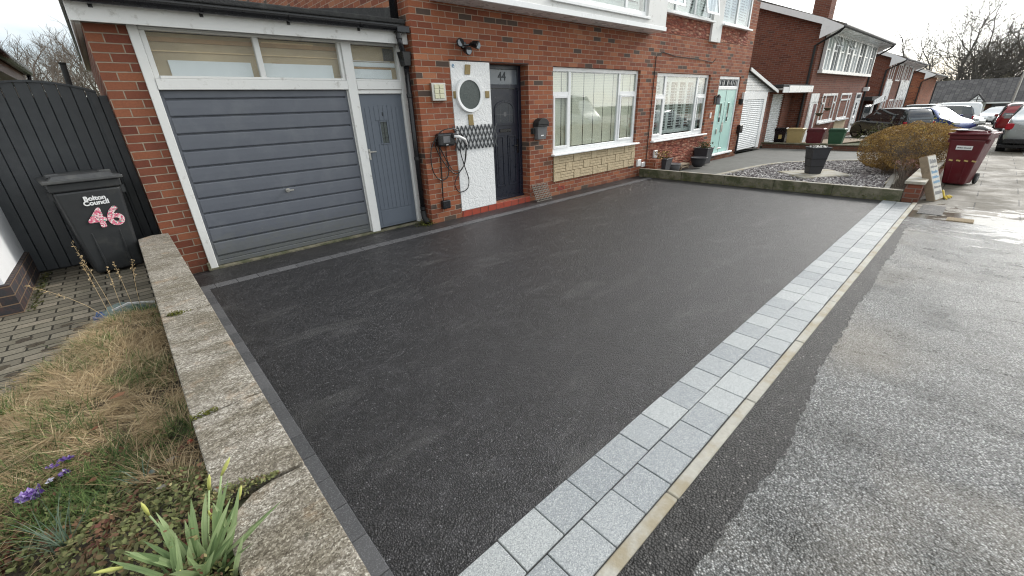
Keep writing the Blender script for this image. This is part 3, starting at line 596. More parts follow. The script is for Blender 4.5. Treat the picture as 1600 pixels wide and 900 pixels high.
# ------------------------------------------------------------------ left: neighbour path, soil bed
g = MB(); n = 8
g.poly([(-3.5, 1.0, 0.215), (-0.09, 1.0, 0.215), (-0.09, 5.62, 0.215), (0.11, 5.72, 0.215), (0.11, 6.6, 0.215), (-3.5, 6.6, 0.215)]); struct(g.build('path', 'block'))
random.seed(21)
def soil_z(x, y):
    """height of the planted bed at the left"""
    # bed boundary: from (-0.30, 4.15) round to (-0.95, 2.9)
    if x > -0.30: edge = 4.25
    else: edge = 4.25-(-0.30-x)*1.75
    d = min(1.0, max(0.0, (edge-y)/0.45))
    base = 0.205+0.10*d*d*(3-2*d)*0.75
    mound = 0.07*math.exp(-(((x+0.33)/0.20)**2+((y-3.3)/0.65)**2))+0.05*math.exp(-(((x+0.55)/0.2)**2+((y-2.5)/0.5)**2))
    near = 0.16*min(1, max(0, (2.0-y)/0.6))*min(1, max(0, (x+0.65)/0.35))
    return base+mound+near+0.01*math.sin(x*23+y*11)+0.008*math.sin(y*31-x*17)
g = MB(); NX, NY = 34, 90
def gx(i): return -1.5+1.41*i/NX
def gy(j): return 0.2+4.15*j/NY
idx = {}
for i in range(NX+1):
    for j in range(NY+1):
        idx[i, j] = len(g.v); x, y = gx(i), gy(j); g.v.append((x, y, soil_z(x, y)+random.uniform(-0.004, 0.004)))
for i in range(NX):
    for j in range(NY):
        g.f.append((idx[i, j], idx[i+1, j], idx[i+1, j+1], idx[i, j+1])); g.t.append(0.5)
struct(g.build('soil_bed', 'soil', smooth=True))
def edge_y(x): return 4.25 if x > -0.30 else 4.25-(-0.30-x)*1.75
# dry grass
g = MB(); rn = random.Random(5)
def cell(a, b): return (math.sin(a*12.9898+b*78.233)*43758.5453) % 1.0
def flow(x, y):
    xx, yy = x+0.03*math.sin(y*21), y+0.04*math.sin(x*17)
    return math.sin(x*5+y*2.3)*0.9+2.6+(cell(math.floor(xx*11), math.floor(yy*8))-0.5)*3.6
k = 0
while k < 21000:
    x = rn.uniform(-1.35, -0.10); y = rn.uniform(1.55, edge_y(x)-0.02)
    dens = 1.0
    lim = 2.15+0.12*math.sin(x*9)-0.35*max(0, x+0.35)/0.25
    if y < lim: dens = max(0.04, 1-(lim-y)/0.25)*0.9
    if x < -0.8 and rn.random() < 0.5: continue
    if cell(math.floor(x*8)+5, math.floor(y*6)+9) < 0.22 and rn.random() < 0.75: continue
    if rn.random() > dens: continue
    a = flow(x, y)+rn.gauss(0, 0.55); z = soil_z(x, y)
    L = rn.uniform(0.05, 0.21); g.blade((x, y, z+rn.uniform(0, 0.02)), (math.cos(a), math.sin(a)), L, rn.uniform(0.0013, 0.0029), (rn.uniform(0.02, 0.45), rn.uniform(-0.6, 0.2)), min(1, max(0, rn.gauss(0.55, 0.25)*(1 if y > 2.2 else 0.8))), 3); k += 1
# hanging tuft down the bank
for q in range(1400):
    x = rn.uniform(-0.5, -0.12); y = rn.gauss(3.35, 0.35); y = min(y, 4.1); z = soil_z(x, y)+0.02
    a = rn.gauss(-1.9, 0.6); g.blade((x, y, z), (math.cos(a), math.sin(a)), rn.uniform(0.08, 0.22), rn.uniform(0.0014, 0.003), (rn.uniform(0.1, 0.6), rn.uniform(-1.3, -0.4)), min(1, max(0, rn.gauss(0.6, 0.25))), 4)
stuff(g.build('dry_grass', 'straw'), 'dead straw coloured grass matted over the bed beside the low wall', 'grass')
g = MB(); rn = random.Random(8)
tufts = [(-0.62, 2.75, 0.10, 160), (-0.70, 2.55, 0.08, 120), (-0.30, 2.75, 0.06, 90), (-0.48, 3.1, 0.09, 140), (-0.68, 3.35, 0.10, 240), (-0.30, 4.1, 0.09, 160), (-0.58, 2.2, 0.10, 160), (-0.72, 2.15, 0.08, 120), (-0.28, 2.0, 0.10, 160), (-0.62, 1.9, 0.10, 200), (-0.52, 2.62, 0.07, 120), (-0.46, 2.42, 0.05, 80), (-0.35, 2.18, 0.10, 160), (-0.62, 2.3, 0.07, 100), (-0.50, 2.05, 0.13, 240), (-0.42, 3.75, 0.12, 300), (-0.60, 3.55, 0.10, 200), (-0.25, 3.95, 0.12, 200), (-0.75, 3.2, 0.08, 90), (-0.38, 1.95, 0.12, 150)]
for cx, cy, rad, nn in tufts:
    for q in range(nn):
        x, y = rn.gauss(cx, rad*0.6), rn.gauss(cy, rad*0.6); x = min(x, -0.11); a = rn.uniform(0, 6.28)
        g.blade((x, y, soil_z(x, y)), (math.cos(a), math.sin(a)), rn.uniform(0.05, 0.12), rn.uniform(0.002, 0.004), (rn.uniform(0.7, 1.4), rn.uniform(-0.2, 0.8)), rn.random(), 3)
k = 0
while k < 4200:
    x, y = rn.uniform(-1.2, -0.11), rn.uniform(1.6, 4.15)
    if y > edge_y(x)-0.03: continue
    m = math.sin(x*13+y*4)+math.sin(y*9-x*7)+0.5*math.sin(y*23+x*19)
    if m+rn.gauss(0, 0.3) < 0.75: continue
    a = rn.uniform(0, 6.28); g.blade((x, y, soil_z(x, y)+0.01), (math.cos(a), math.sin(a)), rn.uniform(0.04, 0.11), rn.uniform(0.002, 0.0038), (rn.uniform(0.4, 1.2), rn.uniform(-0.3, 0.6)), rn.random(), 3); k += 1
stuff(g.build('green_grass', 'grass'), 'green grass tufts growing through the dead grass', 'grass')
# ground cover leaves
g = MB(); rn = random.Random(11)
def leafpoly(mb, p, s, tint, rn, tilt=0.7, n=5):
    nrm = Vector((rn.gauss(0, tilt), rn.gauss(0, tilt), 1)).normalized(); a = nrm.orthogonal().normalized(); b = nrm.cross(a); ph = rn.uniform(0, 6.28)
    c, sn = math.cos(ph), math.sin(ph); u, v_ = a*c+b*sn, b*c-a*sn; p = Vector(p)
    if n == 4: pts = [p-u*s, p-v_*s*0.5, p+u*s, p+v_*s*0.5]
    else: pts = [p-u*s, p-u*s*0.3-v_*s*0.6, p+u*s*0.6-v_*s*0.45, p+u*s, p+u*s*0.6+v_*s*0.45, p-u*s*0.3+v_*s*0.6]
    mb.poly([tuple(q) for q in pts], tint)
k = 0
while k < 15000:
    x = rn.uniform(-0.95, -0.06); y = rn.uniform(0.7, 2.2)
    if x > -0.16 and y > 1.75: continue
    if rn.random() < max(0, (y-1.95)/0.3): continue
    z = soil_z(x, y); patch = math.sin(x*14+1)*math.sin(y*11)+math.sin(x*31-y*17)*0.5
    leafpoly(g, (x, y, z+rn.uniform(0.0, 0.035)), rn.uniform(0.005, 0.0125), min(1, max(0, 0.5+0.22*patch+rn.gauss(0, 0.18))), rn); k += 1
# creeping over the cracked joint of the coping
for q in range(520):
    t_ = rn.random()**1.6; x = -0.11+0.20*t_; y = 1.335-0.02*t_+rn.gauss(0.0, 0.028*(1.15-t_)); leafpoly(g, (x, y, 0.503+rn.uniform(0, 0.028*(1-t_)+0.003)), rn.uniform(0.003, 0.0075), min(1, max(0, rn.gauss(0.6, 0.2))), rn)
for q in range(600):
    x = rn.uniform(-0.2, -0.085); y = rn.uniform(0.95, 1.65); leafpoly(g, (x, y, max(soil_z(x, y), 0.30)+rn.uniform(0.02, 0.17*(1 if abs(y-1.33) < 0.16 else 0.4))), rn.uniform(0.004, 0.009), min(1, max(0, rn.gauss(0.5, 0.22))), rn)
stuff(g.build('ground_cover', 'cover'), 'small red and green creeping leaves covering the front of the bed', 'ground cover')
g = MB()
for q in range(900):
    x, y = rn.gauss(-0.80, 0.05), rn.gauss(3.0, 0.17); leafpoly(g, (x, y, soil_z(x, y)+rn.uniform(0.0, 0.025)), rn.uniform(0.005, 0.012), rn.random(), rn)
for q in range(160):
    leafpoly(g, (rn.gauss(-0.02, 0.022), rn.gauss(3.12, 0.012), 0.503+rn.uniform(0, 0.012)), 0.006, rn.random()*0.6, rn)
for q in range(120):
    x = rn.uniform(-0.09, 0.0); leafpoly(g, (x, 1.855+rn.gauss(0, 0.009), 0.502+rn.uniform(0, 0.01)), 0.005, rn.random()*0.6, rn)
stuff(g.build('moss', 'moss'), 'yellow green moss at the edge of the bed and in the coping joints', 'moss')
# tall dead stems
STL = ('tallest dead grass stem in the middle of the clump before the grey bin', 'second tallest dead stem leaning beside the tallest one', 'short dead stem close to the right of the tallest stem', 'upright dead stem with seed head below the figure 46', 'long dead stem arching over to the left before the grey bin', 'curved dead stem nearest the low garden wall')
for i, (x, y, H_, lean) in enumerate(((-0.34, 3.95, 0.62, (-0.05, 0.0)), (-0.37, 3.93, 0.48, (-0.02, 0.02)), (-0.30, 3.97, 0.40, (0.02, 0.0)), (-0.24, 4.02, 0.42, (0.0, 0.01)), (-0.38, 3.9, 0.45, (-0.30, 0.05)), (-0.20, 4.0, 0.40, (0.06, 0.02)))):
    z0 = soil_z(x, y); pts = [(x+lean[0]*(t/5)**1.5, y+lean[1]*t/5, z0+H_*(t/5)*(1-0.15*(t/5)*(abs(lean[0]) > 0.2))) for t in range(6)]
    g = MB(); g.tube(pts, [0.0022, 0.002, 0.0018, 0.0016, 0.0013, 0.0008], 4, 0.75)
    for q in range(26):
        t_ = rn.uniform(0.62, 1.0); p = Vector(pts[3]).lerp(Vector(pts[5]), (t_-0.6)/0.4); leafpoly(g, p+Vector((rn.gauss(0, 0.006), rn.gauss(0, 0.006), 0)), 0.008, rn.uniform(0.3, 0.8), rn, 2.0, 4)
    o = g.build('dead_stem', 'straw'); tag(o, STL[i], 'plant', 'dead seed stems in front of the bin')
# crumpled netting bag at edge of bed
g = MB(); rn = random.Random(4); n = 14
def hz(i, j): return 0.225+0.10*math.sin(math.pi*i/n)*math.sin(math.pi*j/n)**0.7+rn.uniform(-0.014, 0.014)
ii = {}
for i in range(n+1):
    for j in range(n+1):
        ii[i, j] = len(g.v); g.v.append((-0.50+0.40*i/n+rn.uniform(-0.008, 0.008), 4.02+0.26*j/n+0.05*math.sin(i*0.4)+rn.uniform(-0.008, 0.008), hz(i, j)))
for i in range(n):
    for j in range(n): g.f.append((ii[i, j], ii[i+1, j], ii[i+1, j+1], ii[i, j+1])); g.t.append(0.5)
nb = g.build('netting_bag', 'net', smooth=True); tag(nb, 'crumpled grey green netting with white edge at the back of the bed', 'netting')
g = MB()
for q in range(34):
    t_ = q/33; g.box(-0.36+0.24*t_-0.004, -0.36+0.24*t_+0.006, 4.09, 4.10, 0.335-0.06*abs(t_-0.4), 0.347-0.06*abs(t_-0.4))
g.build('white_edge', 'white_plastic', nb)
g = MB()
for q in range(18):
    x, y, z = rn.gauss(-0.455, 0.02), rn.gauss(4.07, 0.02), 0.26+rn.uniform(0, 0.05); g.poly([(x, y, z), (x+rn.uniform(.01, .04), y+rn.uniform(-.02, .02), z+rn.uniform(-.02, .03)), (x+rn.uniform(-.01, .03), y+rn.uniform(.0, .03), z+rn.uniform(0, .04))])
tag(g.build('blue_wrapper', 'blue_bag'), 'scrap of blue plastic beside the netting', 'wrapper')
# stones and fallen leaves
def pebble(name, p, s, mat, label, cat='stone', group=None):
    bm = bmesh.new(); bmesh.ops.create_icosphere(bm, subdivisions=2, radius=1); rn2 = random.Random(str(p))
    for v in bm.verts: v.co = Vector((v.co.x*s[0], v.co.y*s[1], v.co.z*s[2]))*(1+rn2.uniform(-0.1, 0.1))
    me = bpy.data.meshes.new(name); bm.to_mesh(me); bm.free(); me.polygons.foreach_set('use_smooth', [True]*len(me.polygons)); me.materials.append(M[mat]); o = bpy.data.objects.new(name, me); col.objects.link(o); o.location = p
    tag(o, label, cat, group); return o
pebble('stone', (-0.205, 1.93, soil_z(-.205, 1.93)+0.01), (0.03, 0.022, 0.018), 'conc', 'round grey stone lying above the small grey green plant')
pebble('stone', (-0.235, 1.69, soil_z(-.235, 1.69)+0.01), (0.02, 0.015, 0.012), 'kerb', 'small pale stone lying in the creeping leaves')
pebble('stone', (-0.26, 1.86, soil_z(-.26, 1.86)+0.01), (0.02, 0.028, 0.02), 'net', 'blue grey stone beside the small grey green plant')
pebble('stone', (-0.13, 2.02, soil_z(-.13, 2.02)+0.012), (0.014, 0.012, 0.010), 'tile_red', 'small brick red stone close to the wall')
for (x, y, s, lab) in ((-0.345, 2.56, 0.034, 'brown fallen leaf lying on dead grass half way down the bed'), (-0.44, 1.99, 0.020, 'brown fallen leaf beside the green tuft near the crocuses'), (-0.43, 2.35, 0.016, 'small curled tan leaf between two green tufts'), (-0.70, 1.78, 0.02, 'flat brown leaf beneath the purple crocuses')):
    g = MB(); z = soil_z(x, y)+0.045
    g.poly([(x-s, y, z), (x-s*0.3, y-s*0.6, z+0.006), (x, y, z-0.003)], 0.4).poly([(x-s*0.3, y-s*0.6, z+0.006), (x+s*0.7, y-s*0.4, z+0.004), (x, y, z-0.003)], 0.7).poly([(x+s*0.7, y-s*0.4, z+0.004), (x+s, y+s*0.1, z+0.01), (x, y, z-0.003)], 0.5).poly([(x+s, y+s*0.1, z+0.01), (x+s*0.2, y+s*0.6, z+0.007), (x, y, z-0.003)], 0.6).poly([(x+s*0.2, y+s*0.6, z+0.007), (x-s, y, z), (x, y, z-0.003)], 0.3)
    tag(g.build('fallen_leaf', 'brownleaf'), lab, 'leaf')
# crocuses
def crocus(name, x, y, s, n, label, pale=False):
    z = soil_z(x, y)+0.015; t = thing(name, label, 'flower', (x, y, z))
    g = MB(); rn = random.Random(str((x, y)))
    for k in range(n):
        a = rn.uniform(0, 6.28); el = rn.uniform(0.2, 1.2); d = Vector((math.cos(a)*math.cos(el), math.sin(a)*math.cos(el), math.sin(el))); sd_ = d.orthogonal().normalized()
        p = Vector((x, y, z+0.03))+Vector((rn.gauss(0, s*0.5), rn.gauss(0, s*0.4), rn.uniform(0, s*0.5)))
        L = s*rn.uniform(0.9, 1.5); w = L*0.28; mid = p+d*L*0.55; tip = p+d*L+Vector((0, 0, -0.004))
        g.poly([tuple(p), tuple(mid-sd_*w), tuple(tip)], rn.random()).poly([tuple(p), tuple(tip), tuple(mid+sd_*w)], rn.random())
    g.build('petals', 'petal_white' if pale else 'crocus', t)
    g = MB()
    for k in range(5): g.cyl((x+rn.gauss(0, s*0.2), y+rn.gauss(0, s*0.2), z), (x+rn.gauss(0, s*0.3), y+rn.gauss(0, s*0.3), z+0.035), 0.0018, 5)
    g.build('stem', 'grass', t); return t
crocus('crocus', -0.600, 2.03, 0.024, 60, 'crumpled double purple crocus, the larger clump lying at the left')
crocus('crocus', -0.515, 2.11, 0.017, 14, 'open purple and white crocus, lowest of the upright group')
crocus('crocus', -0.51, 2.17, 0.016, 12, 'pale lilac crocus standing highest in the group')
crocus('crocus', -0.55, 2.165, 0.016, 10, 'dark purple crocus at the back left of the upright group')
crocus('crocus', -0.56, 2.10, 0.011, 8, 'white crocus bud beside the purple ones', True)
# daffodil clump
D0 = Vector((-0.17, 1.19, 0.33)); t = thing('daffodil_clump', 'clump of grey green daffodil leaves with yellow buds growing against the low wall', 'plant', tuple(D0))
rn = random.Random(2)
def strap(mb, p, q, w, bend, tint, seg=6, fold=0.25):
    p, q = Vector(p), Vector(q); d = q-p; view = Vector((0.1, -1, 0.35)).normalized(); side = d.cross(view).normalized(); i0 = len(mb.v)
    for k in range(seg+1):
        u = k/seg; c = p+d*u+Vector((bend[0], bend[1], bend[2]))*math.sin(math.pi*u); ww = w*(0.55+0.9*u-1.45*max(0, u-0.62)*2.1*u) if u < 1 else 0.0006
        ww = max(ww, 0.0006)*0.5
        mb.v += [tuple(c-side*ww), tuple(c+view*ww*fold*-1.2), tuple(c+side*ww)]
    for k in range(seg):
        q_ = i0+3*k
        for m in (0, 1): mb.f.append((q_+m, q_+m+1, q_+m+4, q_+m+3)); mb.t.append(min(1, max(0, tint+0.15*(k/seg-0.4)+(0.12 if m else -0.05))))
LV = [(-0.31, 1.22, .60, 0), (-0.245, 1.23, .60, 1), (-0.215, 1.24, .56, 0), (-0.185, 1.24, .52, 1), (-0.16, 1.20, .56, 0), (-0.145, 1.25, .60, 0), (-0.125, 1.22, .66, 0), (-0.09, 1.22, .66, 0), (-0.055, 1.21, .66, 0), (-0.035, 1.20, .68, 0), (-0.02, 1.17, .66, 0), (-0.265, 1.16, .55, 1), (-0.14, 1.13, .60, 0), (-0.10, 1.14, .58, 1), (0.015, 1.08, .60, 0), (0.055, 1.08, .62, 0), (-0.20, 1.13, .52, 0), (-0.32, 1.10, .50, 0), (-0.30, 1.04, .50, 0), (-0.23, 1.08, .55, 0), (-0.07, 1.10, .58, 1), (-0.175, 1.08, .50, 0), (-0.12, 1.06, .54, 0)]
for k in range(46): LV.append((rn.uniform(-0.30, -0.02), rn.uniform(1.0, 1.25), rn.uniform(.48, .66), k % 5 == 0))
for i, (x, y, z, dark) in enumerate(LV):
    g = MB(); b0 = D0+Vector((rn.gauss(0.0, 0.028), rn.gauss(-0.03, 0.03), 0)); strap(g, b0, (x, y-0.02, z), rn.uniform(0.009, 0.016), (rn.gauss(0, 0.008), rn.gauss(0, 0.008), 0.02), 0.15 if dark else rn.uniform(0.3, 0.95)); g.build('leaf', 'daff', t, smooth=True)
for i, (x, y, z, dx, dz, L) in enumerate(((-0.345, 1.205, .585, .055, -.03, .055), (-0.235, 1.33, .625, .003, -.05, .05), (-0.075, 1.29, .64, -.014, -.045, .05), (-0.015, 1.255, .69, -.032, -.04, .055), (-0.385, 1.07, .50, .07, .004, .07), (-0.105, 1.22, .58, .004, -.05, .05), (-0.19, 1.09, .56, -.01, -.05, .05), (-0.015, 1.20, .62, -.02, -.04, .045))):
    g = MB(); tip = Vector((x, y, z)); d = Vector((dx, -0.005, dz)).normalized(); b = tip+d*L
    g.tube([tip, tip+d*L*0.25, tip+d*L*0.6, b], [0.0008, 0.0045, 0.0055, 0.0028], 7, 0.85); g.build('bud', 'bud', t, smooth=True)
    g = MB(); m = (b+D0)*0.5+Vector((dx*-0.2, 0, 0.03)); g.tube([b, m, D0+Vector((rn.gauss(0, .02), -0.02, 0))], [0.0026, 0.003, 0.0035], 6, 0.7); g.build('stem', 'daff', t, smooth=True)
# grey green spiky plants
for (cx, cy, n_, L, lab) in ((-0.285, 1.80, 13, 0.13, 'small clump of grey green blades between the stones'), (-0.50, 1.69, 34, 0.17, 'spreading clump of thin grey green blades below the crocuses')):
    z = soil_z(cx, cy); t = thing('spiky_plant', lab, 'plant', (cx, cy, z)); g = MB()
    for k in range(n_):
        a = rn.uniform(0.2, 6.0) if n_ < 20 else rn.gauss(2.6, 1.0); g.blade((cx+rn.gauss(0, .01), cy+rn.gauss(0, .01), z), (math.cos(a), math.sin(a)), L*rn.uniform(0.6, 1.2), 0.006 if n_ < 20 else 0.004, (rn.uniform(0.8, 1.4), rn.uniform(0.1, 0.8)), rn.random(), 4)
    g.build('leaves', 'iris', t)
# ------------------------------------------------------------------ low garden wall with concrete coping
t = thing('garden_wall', 'low boundary wall with weathered speckled concrete coping beside the new tarmac', 'wall', (0.04, 3.2, 0))
MB().box(-0.075, 0.15, 0.2, 5.66, -0.05, 0.44).build('wall_body', 'mossy', t)
def slab(y0, y1, poly=None):
    g = MB(); pts = poly or [(-0.09, y0), (0.166, y0), (0.166, y1), (-0.09, y1)]; g.prism(pts, 'z', 0.44, 0.50+random.uniform(-0.001, 0.001)); o = g.build('coping_slab', 'coping', t, bevel=0.006, seg=2); return o
random.seed(5)
slab(0.2, 1.30, [(-0.09, 0.2), (0.166, 0.2), (0.166, 1.293), (0.06, 1.300), (0.0, 1.288), (-0.05, 1.25), (-0.085, 1.19)])
slab(1.315, 1.852, [(-0.09, 1.36), (-0.03, 1.352), (0.06, 1.318), (0.166, 1.305), (0.166, 1.851), (0.08, 1.858), (0.03, 1.85), (-0.09, 1.857)])
slab(1.862, 3.12); slab(3.125, 4.45); slab(4.455, 5.9, [(-0.09, 4.455), (0.166, 4.455), (0.166, 5.698), (0.12, 5.698), (0.03, 5.72), (-0.09, 5.62)])
# ------------------------------------------------------------------ garage
GY = 5.70
gar = thing('garage', 'flat roofed brick garage with grey up and over door and white timber frame', 'garage', (1.7, GY, 0))
g = MB(); g.box(0.113, 0.418, GY, GY+0.22, -0.1, 2.43); g.box(0.113, 0.32, GY+0.22, 10.5, -0.1, 2.43, skip=(2,)); g.build('wall', 'brick_orange', gar)
g = MB(); g.box(0.33, 3.27, 10.3, 10.5, -0.1, 2.43); g.build('rear_wall', 'shed_wall', gar)
g = MB(); g.box(0.40, 3.28, GY-0.035, GY+0.14, -0.06, 0.024); g.build('threshold', 'mossy', gar, bevel=0.006)
g = MB(); g.box(0.33, 3.27, GY+0.2, 10.3, 0.0, 0.02); g.build('garage_floor', 'drive_conc', gar)
# frame
for (a, b, c, d, y0, y1) in ((0.420, 0.497, 0.0, 2.43, -0.03, 0.07), (2.415, 2.535, 0.02, 2.43, -0.032, 0.07), (3.165, 3.262, 0.03, 2.43, -0.03, 0.07), (0.499, 2.413, 1.885, 1.985, -0.035, 0.06), (2.537, 3.163, 1.885, 1.985, -0.035, 0.06), (2.537, 3.163, 1.835, 1.881, -0.02, 0.05), (1.452, 1.508, 1.987, 2.40, -0.012, 0.05), (0.499, 3.163, 2.402, 2.43, -0.02, 0.06), (0.499, 0.545, 1.987, 2.40, -0.010, 0.05), (2.375, 2.413, 1.987, 2.40, -0.010, 0.05), (0.547, 2.373, 1.987, 2.012, -0.022, 0.05), (2.537, 3.163, 1.987, 2.008, -0.022, 0.05), (2.402, 2.413, 0.03, 1.883, 0.0, 0.05)):
    MB().box(a, b, GY+y0, GY+y1, c, d).build('frame', 'white_old', gar, bevel=0.004)
MB().box(0.395, 0.425, GY-0.055, GY-0.032, 0.0, 0.10).build('rotten_post_foot', 'mossy', gar, bevel=0.004)
# up and over door, pressed steel panels
def profile():
    P = [(GY+0.045, 0.030), (GY+0.020, 0.030), (GY+0.018, 0.075), (GY+0.028, 0.082), (GY+0.020, 0.088)]
    z = 0.135
    for k in range(11):
        P += [(GY+0.018, z-0.010), (GY+0.034, z-0.006), (GY+0.034, z+0.004), (GY+0.014, z+0.008), (GY+0.011, z+0.016), (GY+0.012, z+0.085), (GY+0.015, z+0.145)]
        z += 0.1665
    P = [p for p in P if p[1] < 1.875]
    return P+[(GY+0.015, 1.880), (GY+0.045, 1.880)]
g = MB(); g.prism(profile(), 'x', 0.528, 2.375)
g.box(0.5005, 0.528, GY+0.018, GY+0.045, 0.03, 1.88); g.box(2.375, 2.4005, GY+0.018, GY+0.045, 0.03, 1.88)
gd = g.build('up_and_over_door', 'door_grey', gar, bevel=0.0012)
g = MB(); g.lathe((1.435, GY-0.012, 0.765), [(0.026, 0), (0.024, 0.025)], 14, 'y'); g.box(1.435, 1.50, GY-0.035, GY-0.020, 0.755, 0.773); g.cyl((1.435, GY-0.035, 0.765), (1.435, GY+0.01, 0.765), 0.010, 10); g.build('handle', 'steel', gd, bevel=0.002)
# side door
sdY = GY+0.012
g = MB(); g.box(2.539, 3.161, sdY, sdY+0.04, 0.045, 1.832)
sdo = g.build('side_door', 'door_grey2', gar, bevel=0.002)
g = MB()
for k in range(8):       # v-boards raised below an arch
    x0 = 2.60+k*0.0645; x1 = x0+0.0615; xm = (x0+x1)/2-2.856; zt = 1.60+0.10*math.sqrt(max(0, 1-(xm/0.30)**2)); 
    if 2.775 < x0 < 2.895 or 2.775 < x1 < 2.895:
        g.box(x0, x1, sdY-0.006, sdY-0.0005, 0.30, 1.21); g.box(x0, x1, sdY-0.006, sdY-0.0005, 1.505, zt)
    else: g.box(x0, x1, sdY-0.006, sdY-0.0005, 0.30, zt)
g.build('board', 'door_grey2', sdo, bevel=0.0025)
g = MB(); g.box(2.60, 3.10, sdY-0.005, sdY-0.0005, 0.075, 0.285); g.build('bottom_rail', 'door_grey2', sdo, bevel=0.003)
g = MB(); 
for a in ((2.775, 2.79, 1.21, 1.50), (2.885, 2.90, 1.21, 1.50), (2.79, 2.885, 1.485, 1.50), (2.765, 2.91, 1.195, 1.21)): g.box(a[0], a[1], sdY-0.014, sdY-0.001, a[2], a[3])
fr = g.build('door_window', 'door_grey2', sdo, bevel=0.002)
MB().box(2.79, 2.885, sdY-0.004, sdY-0.001, 1.21, 1.485).build('pane', 'rain', fr)
g = MB()
for k in range(3): g.box(2.79+k*0.0475-0.002, 2.79+k*0.0475+0.002, sdY-0.008, sdY-0.004, 1.21, 1.485)
for k in range(5): g.box(2.79, 2.885, sdY-0.0075, sdY-0.004, 1.21+k*0.065, 1.214+k*0.065)
g.build('leading', 'rubber', fr)
g = MB(); g.box(2.556, 2.585, sdY-0.008, sdY, 1.01, 1.15); g.box(2.56, 2.66, sdY-0.035, sdY-0.022, 1.105, 1.122); g.cyl((2.57, sdY-0.03, 1.113), (2.57, sdY, 1.113), 0.009, 8); g.build('handle', 'steel', sdo, bevel=0.002)
MB().box(2.50, 2.534, GY-0.036, GY-0.0325, 1.04, 1.14).build('lock_plate', 'white_old', gar, bevel=0.001)
g = MB(); g.box(2.838, 2.846, sdY-0.012, sdY-0.006, 1.56, 1.61); g.build('knocker', 'rubber', sdo)
# top lights of rippled glass
for (a, b) in ((0.546, 1.451), (1.509, 2.374), (2.537, 3.163)):
    MB().box(a, b, GY+0.010, GY+0.016, 2.010, 2.402).build('rippled_pane', 'ripple', gar)
# what shows through the rippled glass
g = MB(); g.box(0.34, 3.26, GY+0.10, GY+0.13, 2.02, 2.40); g.build('ceiling_void', 'shed_wall', gar)
for (a, b, c, d, m_) in ((0.66, 1.40, 2.015, 2.16, 'shed_light'), (1.52, 2.30, 2.015, 2.16, 'shed_light'), (0.36, 2.4, 2.32, 2.36, 'wood'), (1.56, 2.12, 2.345, 2.375, 'wood_pale'), (0.36, 2.4, 2.235, 2.245, 'wood_pale'), (2.56, 3.1, 2.22, 2.228, 'white_plastic'), (2.56, 3.16, 2.16, 2.21, 'shed_light'), (2.56, 3.1, 2.02, 2.13, 'shed_light'), (1.63, 1.70, 2.015, 2.17, 'wood'), (2.56, 3.1, 2.135, 2.155, 'wood'), (3.02, 3.16, 2.24, 2.38, 'dark_in')):
    MB().box(a, b, GY+0.07+random.uniform(0, 0.01), GY+0.098, c, d).build('stored_board', m_, gar)
# fascia, soffit, roof
MB().box(0.052, 3.272, 5.545, 5.565, 2.415, 2.60).build('fascia', 'white_old', gar, bevel=0.003)
MB().box(0.052, 0.072, 5.567, 10.6, 2.415, 2.60).build('verge_board', 'white_old', gar, bevel=0.003)
MB().box(0.074, 3.27, 5.567, 5.699, 2.432, 2.45).build('soffit', 'lead', gar)
MB().box(0.074, 0.112, 5.70, 10.6, 2.415, 2.45).build('side_soffit', 'white_old', gar)
g = MB(); g.box(0.035, 3.272, 5.56, 10.6, 2.602, 2.645); g.box(0.035, 3.272, 5.545, 5.72, 2.645, 2.70); g.build('roof', 'felt', gar, bevel=0.012, seg=2)
g = MB(); g.box(0.028, 0.050, 5.54, 10.6, 2.56, 2.655); g.build('verge_trim', 'black_plastic', gar, bevel=0.004)
def half_gutter(x0, x1, y, z, r, parent, nm='gutter', mat='black_plastic', axis='x'):
    g = MB(); n = 9; P = []
    for k in range(n): th = math.pi*k/(n-1); P.append((y-r*math.cos(th), z-r*math.sin(th)))
    for k in range(n-1, -1, -1): th = math.pi*k/(n-1); P.append((y-(r-0.006)*math.cos(th), z-(r-0.006)*math.sin(th)))
    # build quads rather than one concave cap
    for k in range(n-1):
        a, b = P[k], P[k+1]; c, d = P[2*n-2-k], P[2*n-1-k]
        g.hexa([(x0, a[0], a[1]), (x1, a[0], a[1]), (x1, b[0], b[1]), (x0, b[0], b[1]), (x0, d[0], d[1]), (x1, d[0], d[1]), (x1, c[0], c[1]), (x0, c[0], c[1])])
    g.box(x0, x1, y-r-0.006, y-r+0.004, z-0.004, z+0.008)
    g.box(x0, x0+0.004, y-r, y+r, z-r*0.8, z)
    return g.build(nm, mat, parent)
gu = half_gutter(0.02, 3.10, 5.488, 2.60, 0.052, gar)
g = MB(); g.tube([(0.1, 5.452, 2.545), (3.05, 5.452, 2.545)], 0.006, 6); g.build('edge_bead', 'black_plastic', gu)
for x in (0.20, 1.0, 1.80, 2.60):
    g = MB(); n = 8
    for k in range(n):
        t0, t1 = math.pi*k/n, math.pi*(k+1)/n; y, z, r1, r2 = 5.488, 2.60, 0.053, 0.062
        g.hexa([(x, y-r1*math.cos(t0), z-r1*math.sin(t0)), (x+0.03, y-r1*math.cos(t0), z-r1*math.sin(t0)), (x+0.03, y-r1*math.cos(t1), z-r1*math.sin(t1)), (x, y-r1*math.cos(t1), z-r1*math.sin(t1)), (x, y-r2*math.cos(t0), z-r2*math.sin(t0)), (x+0.03, y-r2*math.cos(t0), z-r2*math.sin(t0)), (x+0.03, y-r2*math.cos(t1), z-r2*math.sin(t1)), (x, y-r2*math.cos(t1), z-r2*math.sin(t1))])
    g.box(x, x+0.03, 5.535, 5.544, 2.52, 2.60); g.build('gutter_bracket', 'black_plastic', gu)
